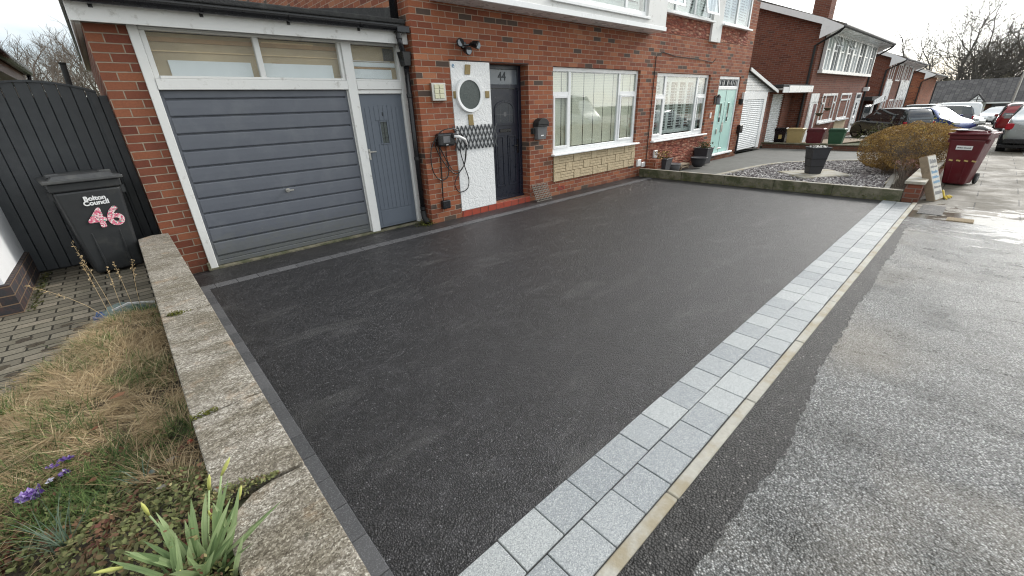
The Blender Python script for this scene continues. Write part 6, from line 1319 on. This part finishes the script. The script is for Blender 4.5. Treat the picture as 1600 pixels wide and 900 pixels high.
# ------------------------------------------------------------------ houses down the street
def far_window(parent, x0, x1, z0, z1, Y, cols=(0.3, 0.7), trans=(), sill=True, glassm='glass_far'):
    w = 0.09; R_ = [(x0, x1, z0, z0+w), (x0, x1, z1-w, z1), (x0, x0+w, z0+w, z1-w), (x1-w, x1, z0+w, z1-w)]+[(x0+(x1-x0)*c-w/2, x0+(x1-x0)*c+w/2, z0+w, z1-w) for c in cols]
    for (a, b, zz) in trans: R_.append((x0+(x1-x0)*a, x0+(x1-x0)*b, zz, zz+0.07))
    o = bars(parent, R_, Y-0.03, 'window', depth=0.08, bevel=0.006); MB().box(x0+w, x1-w, Y+0.012, Y+0.03, z0+w, z1-w).build('pane', glassm, o)
    if sill: MB().box(x0-.1, x1+.1, Y-.14, Y-.031, z0-.06, z0-.001).build('sill', 'upvc', o)
    return o
def semi(x0, x1, y0, zb, eave, name, label, bayz, pitch=0.37, wallm='brick_far'):
    t = thing(name, label, 'house', ((x0+x1)/2, y0, zb)); yr = y0+4.2; zr = eave+0.15+pitch*4.9; yb = y0+8.4
    g = MB(); g.box(x0, x1, y0, yb, zb-.6, eave+.05, skip=(1,)); g.prism([(y0, eave+.05), (yb, eave+.05), (yr, zr-.12)], 'x', x0, x1); g.build('wall', wallm, t)
    g = MB(); ov = 0.72; e = eave; sl_ = (zr-e)/(yr-y0+ov)
    g.prism([(y0-ov, e), (yr, zr), (yb+ov, e), (yb+ov, e-.10), (yr, zr-.12), (y0-ov, e-.10)], 'x', x0-.25, x1+.25); g.build('roof', 'roof', t)
    for (a, b) in ((x0-.28, x0-.251), (x1+.251, x1+.28)):
        g = MB(); g.hexa([(a, y0-.02, e-.02+ov*sl_-.21), (b, y0-.02, e-.02+ov*sl_-.21), (b, yr, zr-.31), (a, yr, zr-.31), (a, y0-.02, e-.02+ov*sl_), (b, y0-.02, e-.02+ov*sl_), (b, yr, zr-.10), (a, yr, zr-.10)]); g.hexa([(a, y0-ov, e-.14), (b, y0-ov, e-.14), (b, y0-.021, e-.42), (a, y0-.021, e-.42), (a, y0-ov, e-.08), (b, y0-ov, e-.08), (b, y0-.021, e-.02+ov*sl_), (a, y0-.021, e-.02+ov*sl_)]); g.build('bargeboard', 'upvc', t)
    MB().box(x0-.24, x1+.24, y0-ov+.02, y0, e-.14, e-.105).build('soffit', 'upvc', t)
    MB().tube([(x0-.25, y0-ov-.04, e-.07), (x1+.25, y0-ov-.04, e-.07)], .055, 8).build('gutter', 'lead', t)
    for (xx, s_) in ((x0, -1), (x1, 1)): MB().tube([(xx+s_*.2, y0-ov-.02, e-.12), (xx+s_*.2, y0-ov+.1, e-.25), (xx+s_*.06, y0-.06 if s_ > 0 else y0+.10, e-.62), (xx+s_*.06, y0-.06 if s_ > 0 else y0+.10, zb)], .045, 8).build('downpipe', 'rubber', t)
    return t
h2 = None
h2 = semi(21.25, 31.6, 5.45, -0.35, 4.02, 'semi_detached_house', 'brown brick pair of houses with a long white band of upper windows and open lights', 2.45)
MB().box(26.6, 27.4, 6.7, 7.4, 4.2, 8.2).build('chimney', 'brick_far', h2)
bx = MB(); bx.box(21.85, 31.4, 5.28, 5.449, 2.45, 2.57); bx.box(21.85, 31.4, 5.28, 5.449, 3.80, 3.88); sk = bx.build('window_band', 'upvc', h2)
edges = [21.85, 22.9, 24.05, 25.2, 26.35, 27.5, 28.9, 30.1, 31.4]
for i, (a, b) in enumerate(zip(edges[:-1], edges[1:])):
    o = bars(sk, [(a, a+.13, 2.571, 3.799), (b-.13, b, 2.571, 3.799), ((a+b)/2-.035, (a+b)/2+.035, 2.571, 3.799), (a+.13, (a+b)/2-.035, 3.26, 3.32)], 5.30, 'window', depth=.12)
    MB().box(a+.13, b-.13, 5.36, 5.38, 2.58, 3.79).build('pane', 'glass_far' if i % 2 else 'shutter', o)
for (a, b) in ((21.95, 22.45), (22.5, 23.0), (24.1, 24.7), (24.75, 25.3)): tilted_light(a, b, 3.28, 3.78, 5.28, 0.6, h2)
far_window(h2, 23.5, 26.0, 0.50, 1.68, 5.45, (0.22, 0.78), ((.22, .78, 1.0), (0, .22, 1.25), (.78, 1, 1.25)))
far_window(h2, 26.75, 28.85, 0.50, 1.68, 5.45, (0.72,), ((0, 1, 1.35),))
MB().box(26.7, 28.9, 5.42, 5.449, -0.2, 0.42).build('stone_panel', 'tan_stone', h2)
for (a, b, tz) in ((29.95, 31.15, 1.68),):
    o = bars(h2, [(a, a+.1, -.3, tz), (b-.1, b, -.3, tz), (a+.1, b-.1, tz-.08, tz), (a+.1, b-.1, 1.33, 1.41)], 5.41, 'door_frame', depth=.08); MB().box(a+.1, b-.1, 5.44, 5.45, -.3, 1.33).build('front_door', 'upvc', o); MB().box(a+.45, b-.45, 5.43, 5.44, .35, 1.2).build('door_light', 'glass_far', o); MB().box(a+.1, b-.1, 5.435, 5.448, 1.41, tz-.08).build('fanlight', 'glass_far', o)
dd = MB().box(21.75, 22.9, 5.42, 5.449, 1.30, 1.70).build('porch_head', 'upvc', h2)
bars(h2, [(22.75, 22.85, -.3, 1.295)], 5.40, 'door_jamb', depth=.05); d2 = bars(h2, [(21.75, 21.9, -.3, 1.295)], 5.40, 'door_jamb', depth=.05); MB().box(21.9, 22.35, 5.43, 5.449, -.3, 1.3).build('front_door', 'upvc', d2); MB().box(22.35, 22.75, 5.43, 5.449, -.3, 1.3).build('side_glass', 'bin_red', d2)
MB().box(31.2, 31.5, 5.2, 5.44, 1.75, 1.95).build('alarm_box', 'upvc', h2, bevel=.02)
# hanging baskets
for (x, z, lab) in ((22.1, .95, 'dried hanging basket left of the white framed window'), (23.25, 1.12, 'second dried hanging basket close to the white framed window')):
    t = thing('hanging_basket', lab, 'hanging basket', (x, 5.2, z)); MB().lathe((x, 5.1, z-.12), [(.03, 0), (.11, .05), (.15, .12)], 12).build('basket', 'hanging', t); MB().tube([(x, 5.44, z+.42), (x, 5.1, z+.42), (x, 5.1, z+.06)], .012, 5).build('bracket', 'rubber', t)
# side garage and porch of that house
t = thing('flat_roof_garage', 'brown brick flat roofed garage with white canopy fascia behind the row of bins', 'garage', (19.5, 6, -.2))
wall = MB(); wall_grid(wall, 17.9, 21.24, -.3, 1.95, 6.0, 6.3, [(19.0, 20.35, -.2, 1.72)]); wall.box(17.9, 18.1, 6.301, 12, -.3, 1.95); wall.build('wall', 'brick_far', t)
g = MB(); z = -.2; P_ = []
while z < 1.68: P_ += [(6.10, z), (6.06, z+.015), (6.05, z+.05)]; z += .085
P_ += [(6.10, 1.72), (6.14, 1.72), (6.14, -.2)]; g.prism(P_, 'x', 19.0, 20.35); g.build('garage_door', 'upvc', t)
MB().box(18.35, 21.24, 5.30, 5.33, 1.75, 1.98).build('canopy_fascia', 'upvc', t); MB().box(17.75, 18.34, 5.31, 5.33, 1.75, 1.93).build('side_fascia', 'render', t)
MB().box(17.75, 21.24, 5.331, 12, 1.90, 2.02).build('roof', 'felt', t, bevel=.02); MB().box(17.8, 21.2, 5.34, 6.0, 1.86, 1.895).build('ceiling', 'upvc', t)
g = MB(); g.box(17.9, 18.9, 6.1, 8.5, 2.02, 2.10); g.prism([(17.9, 2.1), (18.9, 2.1), (18.3, 2.2)], 'y', 6.1, 8.5); g.build('sheet', 'black_bag', t)
h3 = semi(37.2, 47.3, 5.45, -0.75, 3.55, 'semi_detached_house', 'third house pair down the street with white panels between tall windows', 2.3)
for i, (a, b) in enumerate(((37.6, 39.3), (40.6, 42.2), (43.0, 44.6), (45.0, 46.9))):
    far_window(h3, a, b, 2.35, 3.4, 5.45, (0.5,), (), False, 'glass_far'); far_window(h3, a, b, -.2, 1.2, 5.45, (0.5,), (), False, 'glass_far')
for (a, b) in ((37.4, 39.5), (42.8, 47.1)): MB().box(a, b, 5.40, 5.449, 1.21, 2.34).build('white_panel', 'upvc', h3)
MB().box(42.8, 42.98, 5.38, 5.449, -.6, 3.4).build('white_strip', 'upvc', h3); MB().box(46.92, 47.15, 5.38, 5.449, -.6, 3.4).build('white_strip', 'upvc', h3)
t = thing('side_porch', 'low dark porch with white fascia against the third house', 'porch', (35.2, 5.3, -.6))
g = MB(); g.box(33.2, 37.1, 6.2, 9.5, -1.0, 1.25); g.build('wall', 'brick_far', t); g = MB(); g.box(33.0, 37.15, 5.2, 9.5, 1.25, 1.45); g.build('roof', 'felt', t); g = MB(); g.hexa([(33.6, 5.15, 1.0), (36.4, 5.15, 1.15), (36.4, 5.19, 1.15), (33.6, 5.19, 1.0), (33.6, 5.15, 1.25), (36.4, 5.15, 1.55), (36.4, 5.19, 1.55), (33.6, 5.19, 1.25)]); g.box(33.7, 33.85, 5.17, 5.25, -.8, 1.0); g.box(36.2, 36.35, 5.17, 5.25, -.8, 1.12); g.build('fascia', 'upvc', t)
MB().box(33.9, 36.1, 5.6, 5.65, -.8, 1.0).build('glazing', 'glass_far', t)
h4 = semi(55.5, 66, 5.45, -1.2, 3.05, 'semi_detached_house', 'fourth brick house whose red gable end shows beyond the white panels', 2.0, wallm='brick')
# row of bungalows closing the street
t = thing('bungalow_row', 'long low terrace of bungalows with dark tiled roof closing the end of the street', 'bungalow', (88, 2, -2.2))
g = MB(); g.box(86, 94, -16, 22, -2.6, 0.2); g.build('wall', 'brick_far', t)
g = MB(); g.prism([(85.4, 0.02), (90.5, 2.95), (95.6, 0.02), (95.6, -.1), (85.4, -.1)], 'y', -17, 23)
o = g.build('roof', 'roof_grey', t)
MB().box(85.3, 85.39, -17, 23, -.08, .08).build('fascia', 'upvc', t)
g = MB(); g.prism([(1.55, .1), (3.45, .1), (2.5, 1.2)], 'x', 84.9, 87.5); dm = g.build('porch_gable', 'roof_grey', t); g = MB(); g.prism([(1.85, .18), (3.15, .18), (2.5, .95)], 'x', 84.82, 84.89); g.build('gable_panel', 'upvc', dm); g = MB(); g.box(84.8, 84.815, 2.1, 2.9, .42, .47); g.box(84.8, 84.815, 2.46, 2.54, .2, .85); g.build('gable_timber', 'rubber', dm)
for (a, b, z0, z1, m_) in ((2.2, 2.95, -2.1, -.05, 'glass_far'), (1.55, 2.15, -2.1, -.05, 'upvc'), (-.4, 1.0, -1.3, -.1, 'glass_far'), (-1.3, -.55, -1.3, -.15, 'upvc'), (3.2, 3.35, -2.1, -.1, 'upvc'), (3.6, 3.75, -2.1, -.1, 'upvc'), (-4.5, -3, -1.3, -.1, 'glass_far'), (6, 8, -1.3, -.1, 'glass_far')): MB().box(85.9, 85.99, a, b, z0, z1).build('window' if m_ == 'glass_far' else 'door', m_, t)
# raised plot edge with bins
t = thing('plot_edging', 'low brick and stone edging in front of the row of bins', 'wall', (18.1, 3.5, -.1)); MB().box(18.08, 18.2, 1.4, 5.75, -.3, 0.03).build('brick_face', 'brick_far', t); MB().box(18.04, 18.24, 1.4, 5.8, 0.032, 0.075).build('coping_slab', 'mossy', t, bevel=.01)
g = MB(); g.poly([(18.2, .6, -.08), (27, .6, G(27)-.03), (27, 5.4, G(27)-.03), (21, 6.0, -.2), (18.2, 6.0, -.08)]); struct(g.build('lawn', 'lawn_far'))
g = MB(); g.poly([(25.5, .5, G(25.5)), (45, .5, G(45)), (45, 5.44, G(45)), (25.5, 5.44, G(25.5))]); struct(g.build('far_drive', 'drive_conc'))
g = MB(); g.hexa([(20.5, 4.2, -.19), (24.5, 3.6, -.3), (24.5, 4.9, -.3), (20.5, 5.2, -.19), (20.5, 4.2, -.1), (24.5, 3.6, -.2), (24.5, 4.9, -.2), (20.5, 5.2, -.1)]); o = g.build('rockery_slab', 'tile_red', None, bevel=.05); o.data.materials[0] = M['paper_pink'] if False else M['board_side']; tag(o, 'pale pinkish flat slabs heaped in the garden right of the green bin', 'slabs')
t = thing('garden_shrub', 'sparse green shrub between the green bin and the black car', 'shrub', (21.5, 2.7, -.2)); g = MB(); rn = random.Random(15)
for q in range(1500): leafpoly(g, (21.5+rn.gauss(0, .6), 2.65+rn.gauss(0, .42), .0+abs(rn.gauss(0, .25))), rn.uniform(.015, .035), rn.random(), rn, 1.6, 4)
g.build('leaves', 'hedge2', t); g = MB()
for q in range(60): bx_, by_ = 21.5+rn.gauss(0, .3), 2.65+rn.gauss(0, .25); g.tube([(bx_, by_, -.22), (bx_+rn.gauss(0, .3), by_+rn.gauss(0, .2), rn.uniform(.2, .6))], [.01, .003], 4)
g.build('stems', 'twig', t)
t = thing('far_bush', 'rounded olive green bush in front of the bungalows', 'bush', (66, 2.55, -1.6)); g = MB()
for q in range(2200): leafpoly(g, (66+rn.gauss(0, .6), 2.55+rn.gauss(0, .55), -1.0+rn.gauss(0, .42)), rn.uniform(.04, .09), rn.random(), rn, 1.6, 4)
g.build('leaves', 'yellowgreen', t); MB().cyl((66, 2.55, -1.7), (66, 2.55, -.9), .06, 6).build('stem', 'twig', t)
# lamp post
t = thing('street_lamp', 'tall thin pale lamp post standing at the right in front of the bungalows', 'street lamp', (62, -0.50, -1.5)); MB().tube([(62, -.50, -1.6), (62, -.50, 6.0), (62, -.45, 6.3), (62, .3, 6.4)], [.09, .055, .05, .04], 8).build('pole', 'steel', t); MB().box(61.9, 62.1, .25, .75, 6.35, 6.46).build('lantern', 'lead', t, bevel=.02); MB().cyl((62, -.5, -1.6), (62, -.5, -.2), .12, 10).build('base', 'white_plastic', t)
# ------------------------------------------------------------------ cars
def car(name, label, loc, rot, paint, L=4.2, W=1.76, H=1.47, kind='hatch', group='cars parked along the street', rx=0.0):
    t = thing(name, label, 'car', loc, group, rot); t.rotation_euler = (0, rx, rot)
    # local: +X forward, origin centre on ground
    if kind == 'hatch': S = [(-.5, .42, .80, .80, .74), (-.488, .30, .92, 1.0, .84), (-.455, .24, .96, 1.30, .90), (-.40, .22, .97, 1.44, .95), (-.28, .20, .95, 1.47, .99), (-.05, .19, .92, 1.47, 1.0), (.05, .19, .91, 1.45, 1.0), (.14, .19, .90, 1.30, .99), (.235, .19, .90, .97, .98), (.30, .20, .86, .89, .97), (.42, .22, .76, .78, .92), (.48, .28, .62, .64, .80), (.5, .36, .52, .53, .70)]
    elif kind == 'suv': S = [(-.5, .50, .90, .92, .80), (-.49, .36, 1.0, 1.1, .90), (-.465, .32, 1.02, 1.45, .93), (-.43, .30, 1.04, 1.60, .96), (-.30, .28, 1.04, 1.66, 1.0), (-.05, .26, 1.02, 1.66, 1.0), (.04, .26, 1.01, 1.62, 1.0), (.12, .26, 1.0, 1.42, 1.0), (.20, .26, 1.0, 1.07, .99), (.30, .27, .97, 1.0, .98), (.43, .30, .88, .90, .93), (.485, .36, .70, .72, .82), (.5, .42, .60, .61, .72)]
    elif kind == 'van': S = [(-.5, .40, 1.1, 1.9, .95), (-.49, .30, 1.1, 2.25, .97), (-.3, .28, 1.1, 2.3, 1.0), (0, .28, 1.1, 2.3, 1.0), (.18, .28, 1.1, 2.28, 1.0), (.24, .28, 1.1, 2.15, 1.0), (.31, .28, 1.1, 1.75, .99), (.385, .28, 1.08, 1.2, .98), (.44, .30, 1.0, 1.05, .95), (.485, .34, .8, .82, .88), (.5, .40, .7, .71, .82)]
    else: S = [(-.5, .45, .82, .84, .74), (-.485, .32, .93, .97, .86), (-.42, .24, .97, 1.02, .93), (-.36, .22, .97, 1.12, .95), (-.26, .20, .95, 1.38, .98), (-.12, .19, .93, 1.45, 1.0), (0, .19, .92, 1.45, 1.0), (.09, .19, .91, 1.34, .99), (.21, .19, .90, .96, .98), (.30, .20, .86, .89, .97), (.42, .22, .76, .78, .92), (.48, .28, .62, .64, .80), (.5, .36, .52, .53, .70)]
    hmax = max(s_[3] for s_ in S); kz = H/hmax; rings = []; tiers = []
    for (x, zb, belt, zr, wf) in S:
        w = W/2*wf; zb, belt, zr = zb*kz, belt*kz, zr*kz; gh = (zr-belt); inn = min(1, gh/(0.45*kz)); wr = w*(1-0.21*inn) if gh > .06 else w*.93
        mid = zb+(belt-zb)*.55
        rings.append([(x*L, w*.90, zb), (x*L, w*.985, zb+(belt-zb)*.22), (x*L, w, mid), (x*L, w*.965, belt), (x*L, (w*.965+wr)/2*.995, belt+gh*.5), (x*L, wr*.97, belt+gh*.90), (x*L, wr*.80, zr-.004*kz), (x*L, wr*.40, zr+.008)])
        tiers.append(gh)
    g = MB(); full = []
    for r_ in rings: full.append(r_+[(p[0], -p[1], p[2]) for p in reversed(r_)])
    n = len(full[0])
    for r_ in full: g.v += r_
    for k in range(len(full)-1):
        for j in range(n): a, b = k*n+j, k*n+(j+1) % n; g.f.append((a, b, b+n, a+n)); g.t.append(.5)
    g.f.append(tuple(reversed(range(n)))); g.f.append(tuple(range((len(full)-1)*n, len(full)*n))); g.t += [.5, .5]
    body = g.build('body', paint, t, smooth=True, sub=1, world=False)
    # glazing, proud of the body skin
    def off(p, d): return (p[0]+d[0], p[1]+d[1], p[2]+d[2])
    for sgn in (1, -1):
        g = MB()
        for k in range(len(rings)-1):
            if tiers[k] < .25*kz or tiers[k+1] < .12*kz:
                if not (tiers[k+1] > .25*kz or tiers[k] > .25*kz): continue
            a, b, c, d = rings[k][3], rings[k+1][3], rings[k+1][5], rings[k][5]
            if kind == 'van' and not (.1 < S[k][0] < .33): continue
            P = [Vector((q[0], q[1]*sgn, q[2])) for q in (a, b, c, d)]; m1, m2 = Vector((rings[k][4][0], rings[k][4][1]*sgn, rings[k][4][2])), Vector((rings[k+1][4][0], rings[k+1][4][1]*sgn, rings[k+1][4][2]))
            up_ = Vector((0, sgn*.012, 0)); lo0, lo1 = P[0].lerp(m1, .12)+up_, P[1].lerp(m2, .12)+up_; hi0, hi1 = P[3]+up_, P[2]+up_
            q = [lo0, lo1, m2+up_, m1+up_]; q2 = [m1+up_, m2+up_, hi1, hi0]
            if sgn < 0: q.reverse(); q2.reverse()
            g.poly([tuple(v) for v in q]); g.poly([tuple(v) for v in q2])
        if g.f: g.build('side_window', 'glass_car', t, world=False)
    def screen(k0, k1, nm, dx):
        a, b = rings[k0], rings[k1]; g = MB(); y0, y1 = a[6][1]*.98, b[4][1]*.90
        zt, zb_ = a[6][2], b[3][2]; g.poly([(a[6][0]+dx, -y0, zt-.02), (a[6][0]+dx, y0, zt-.02), (b[3][0]+dx, y1, zb_+.03), (b[3][0]+dx, -y1, zb_+.03)]); 
        g2 = MB(); P = [Vector(p) for p in g.v]; nrm = (P[1]-P[0]).cross(P[2]-P[0]).normalized()
        if nrm.z < 0: nrm = -nrm
        g2.hexa([tuple(p+nrm*.004) for p in P]+[tuple(p+nrm*.02) for p in P]); g2.build(nm, 'glass_car', t, world=False)
    if kind == 'hatch': screen(6, 8, 'windscreen', .02); screen(3, 1, 'rear_window', -.015)
    elif kind == 'suv': screen(6, 8, 'windscreen', .02); screen(3, 1, 'rear_window', -.02)
    elif kind == 'van': screen(5, 7, 'windscreen', .03)
    else: screen(6, 8, 'windscreen', .02); screen(5, 3, 'rear_window', -.01)
    r_ = .315*kz*1.02 if kind != 'suv' else .36*kz
    for sx in (-.305, .305):
        for sy in (1, -1):
            y = sy*(W/2-.12); g = MB(); g.lathe((sx*L, y-.105, r_), [(r_*.5, 0), (r_*.95, .004), (r_, .02), (r_, .19), (r_*.95, .206), (r_*.5, .21)], 24, 'y'); w_ = g.build('wheel', 'rubber', t, world=False)
            g = MB(); yy = y+sy*.102; g.lathe((sx*L, yy-.008, r_), [(r_*.62, 0), (r_*.64, .016)], 20, 'y'); g.build('rim', 'alloy', w_, world=False)
            g = MB(); P = [(sx*L+(r_+.05)*math.cos(th), r_+(r_+.05)*math.sin(th)) for th in [math.pi*q/12-.15*(q == 0)+.15*(q == 12) for q in range(13)]]; g.prism(P, 'y', sy*(W/2-.03), sy*(W/2*1.004)); g.build('wheel_arch', 'charger', t, world=False)
    zt = rings[1][3][2]*.86
    for sy in (1, -1):
        MB().box(-.492*L, -.462*L, sy*W*.30, sy*W*.462, zt-.10, zt+.08).build('tail_light', 'tail', t, bevel=.02, world=False)
        MB().box(.452*L, .484*L, sy*W*.27, sy*W*.445, rings[-2][3][2]-.02, rings[-2][3][2]+.10).build('headlight', 'headlamp', t, bevel=.02, world=False)
        MB().box(.165*L, .195*L, sy*(W/2), sy*(W/2+.17), .90*kz, 1.04*kz).build('mirror', paint, t, bevel=.02, world=False)
    MB().box(-.503*L, -.49*L, -.26, .26, .55*kz, .66*kz).build('number_plate', 'plate', t, world=False)
    g = MB(); g.box(-.5*L, -.485*L, -W*.42, W*.42, .32*kz, .45*kz); g.box(.482*L, .50*L, -W*.36, W*.36, .25*kz, .38*kz); g.box(-.44*L, .42*L, -W*.47, W*.47, .17*kz, .27*kz); g.build('bumper_trim', 'charger', t, bevel=.01, world=False)
    return t
car('parked_car', 'black hatchback parked nose in by the brick houses behind the hedge', (28, 3.5, G(28)-.03), RAD(47), 'car_black', L=3.35, W=1.5, H=1.42)
car('parked_car', 'dark blue saloon car with its nose towards the road right of the black hatchback', (33, 2.35, G(33)), RAD(-125), 'car_blue', L=3.5, W=1.5, H=1.42, kind='saloon')
car('parked_car', 'dark purple grey estate car behind the blue saloon', (41, 3.0, G(41)), RAD(118), 'car_dark', L=3.7, W=1.6, H=1.55, kind='suv')
car('parked_car', 'pale grey small car with its nose beyond the purple grey estate', (50, 2.35, G(50)), RAD(-110), 'car_grey', L=3.5, W=1.5, H=1.4)
car('parked_car', 'silver grey roofed car mostly hidden beyond the black hatchback', (48.0, 4.9, G(48)+.2), RAD(75), 'car_grey', L=4.0, W=1.6, H=1.55, kind='suv')
car('white_van', 'plain white van standing behind the dark cars', (58, 3.35, G(58)), RAD(115), 'car_white', L=4.2, W=1.75, H=1.95, kind='van', group=None)
car('parked_car', 'white car with its front to the left before the bungalows', (62, .1, G(62)+.05), RAD(150), 'car_white', L=3.9, W=1.6, H=1.5)
car('parked_car', 'red estate car seen from behind parked half on the pavement', (34.8, -.85, G(35)), RAD(-2), 'car_red', L=4.2, W=1.72, H=1.6, kind='suv')
car('parked_car', 'silver car nearest on the right, only its rear corner in view', (22.0, -1.12, G(22)), RAD(-3), 'car_silver', L=4.2, W=1.7, H=1.46, kind='saloon')
# ------------------------------------------------------------------ bare trees
def bare_tree(name, label, base, height, spread, levels, seed, lean=(0, 0), r0=.35, trunks=1, group=None, cat='tree', mat='bark', minr=.012, kids=(3, 4), foliage=0, fol_mat='ivy', fol_size=.12, twist=.5, shrink=.70):
    rn = random.Random(seed); t = thing(name, label, cat, base, group); trunk = MB(); crown = MB(); tips = []
    def grow(p, d, L, r_, lev):
        n = 3 if lev > 1 else 2; pts = [p]; q = Vector(p); dd = Vector(d)
        for k in range(n):
            dd = (dd+Vector((rn.gauss(0, .13*twist), rn.gauss(0, .13*twist), rn.gauss(0.03, .08)))+Vector((lean[0], lean[1], 0))*.05).normalized(); q = q+dd*L/n; pts.append(q.copy())
        (trunk if lev >= levels-1 else crown).tube(pts, [max(minr*.6, r_*(1-.38*k/n)) for k in range(n+1)], 6 if lev >= levels-1 else (4 if lev > 2 else 3), caps=False)
        if lev == 0: tips.append(q); return
        nk = rn.randint(*kids)
        for k in range(nk):
            u = 1.0 if k == 0 else rn.uniform(.45, 1.0); i = min(int(u*n), n-1); o_ = pts[i].lerp(pts[i+1], u*n-i)
            ax = dd.orthogonal().normalized(); ax.rotate(Matrix.Rotation(rn.uniform(0, 6.28), 3, dd)); ang = rn.uniform(.15, .45) if k == 0 else rn.uniform(.4, .95)*spread
            nd = Vector(dd); nd.rotate(Matrix.Rotation(ang, 3, ax)); nd = (nd+Vector((lean[0], lean[1], 0))*.12+Vector((0, 0, .05))).normalized()
            grow(o_, nd, L*rn.uniform(shrink-.08, shrink+.08), r_*.62 if k == 0 else r_*.5, lev-1)
    b = Vector(base)
    for k in range(trunks):
        a = 6.28*k/trunks+seed; grow(b+Vector((math.cos(a), math.sin(a), 0))*.3*(trunks > 1), Vector((math.cos(a)*.35*(trunks > 1)+lean[0]*.3, math.sin(a)*.35*(trunks > 1)+lean[1]*.3, 1)).normalized(), height*.30, r0, levels)
    trunk.build('trunk', mat, t); crown.build('crown', mat, t)
    if foliage:
        g = MB()
        for k in range(foliage):
            c = tips[rn.randrange(len(tips))]; leafpoly(g, c+Vector((rn.gauss(0, .5), rn.gauss(0, .5), rn.gauss(0, .35))), rn.uniform(.5, 1.2)*fol_size, rn.random(), rn, 2.0, 4)
        g.build('foliage', fol_mat, t)
    return t
bare_tree('bare_tree', 'large bare spreading tree rising behind the bungalow roof', (108, 7.0, -2.5), 21, 1.35, 6, 4, lean=(0, .1), r0=.42, trunks=2, minr=.032, kids=(3, 3), twist=1.3, shrink=.72)
bare_tree('bare_tree', 'bare tree with thin fanned twigs right of the large bare tree', (112, 4.6, -2.5), 20.5, 1.2, 6, 12, lean=(0, -.25), r0=.34, trunks=2, minr=.032, kids=(2, 4), twist=1.3, shrink=.73)
TW = dict(mat='bark', minr=.02, fol_mat='ivy', fol_size=.09, group='dense wind swept trees behind the bungalows', twist=1.2)
bare_tree('wind_swept_tree', 'dense dark wind swept tree directly right of the bare trees', (105, 5.0, -2.5), 15.5, 1.1, 5, 21, lean=(0, -.5), r0=.30, trunks=4, foliage=3600, kids=(3, 4), **TW)
bare_tree('wind_swept_tree', 'dense wind swept tree at the right edge of the picture', (105, 1.6, -2.5), 18.0, 1.1, 5, 22, lean=(0, -.4), r0=.30, trunks=4, foliage=3600, kids=(3, 4), **TW)
bare_tree('wind_swept_tree', 'lower leaning tree between the two taller wind swept trees', (103, 3.6, -2.5), 13.0, 1.1, 5, 23, lean=(0, -.4), r0=.26, trunks=3, foliage=2500, kids=(3, 4), **TW)
g = MB(); rn = random.Random(44)
for q in range(5000): y = rn.uniform(-12, 18); leafpoly(g, (99+rn.uniform(-1, 1), y, rn.uniform(-.5, 3.0+.5*math.sin(y*1.1)+.3*math.sin(y*3))), rn.uniform(.12, .3), rn.random(), rn, 2, 4)
stuff(g.build('undergrowth', 'ivy'), 'dark scrub growing in a band just behind the bungalow roof', 'undergrowth')
for i, (x, y, hgt, sd_, lab) in enumerate(((-1.9, 22, 5.6, 31, 'bare twiggy tree beyond the gate at the far left'), (-1.15, 21, 5.9, 32, 'bare twiggy tree beyond the gate left of the vent pipe'), (-0.5, 23, 6.0, 33, 'bare twiggy tree directly behind the vent pipe'), (0.15, 22, 5.4, 34, 'bare twiggy tree partly behind the garage corner'), (-2.6, 24, 6.0, 36, 'bare twiggy tree mostly out of the picture at the left'))):
    bare_tree('twiggy_tree', lab, (x, y, 0.0), hgt, .8, 6, sd_, r0=.09, trunks=3, minr=.004, kids=(2, 4), mat='twig', group='bare twiggy trees behind the gate', twist=1.0, shrink=.68)

# vehicles standing across the road (they show only as reflections in the front windows)
struct(MB().box(-40, 60, -9.6, -7.5, -.3, .02).build('opposite_pavement', 'pave_old')); struct(MB().box(-40, 60, -30, -9.61, -.4, -.03).build('opposite_drive', 'kerb'))
car('white_van', 'tall white van across the road, reflected in the front room window', (26.0, -11.0, -.25), RAD(90), 'car_white', L=5.0, W=2.1, H=2.6, kind='van', group=None)
car('parked_car', 'white car across the road, reflected in the shuttered window', (37.5, -10.5, -.5), RAD(90), 'car_white', L=4.3, H=1.45, group=None)
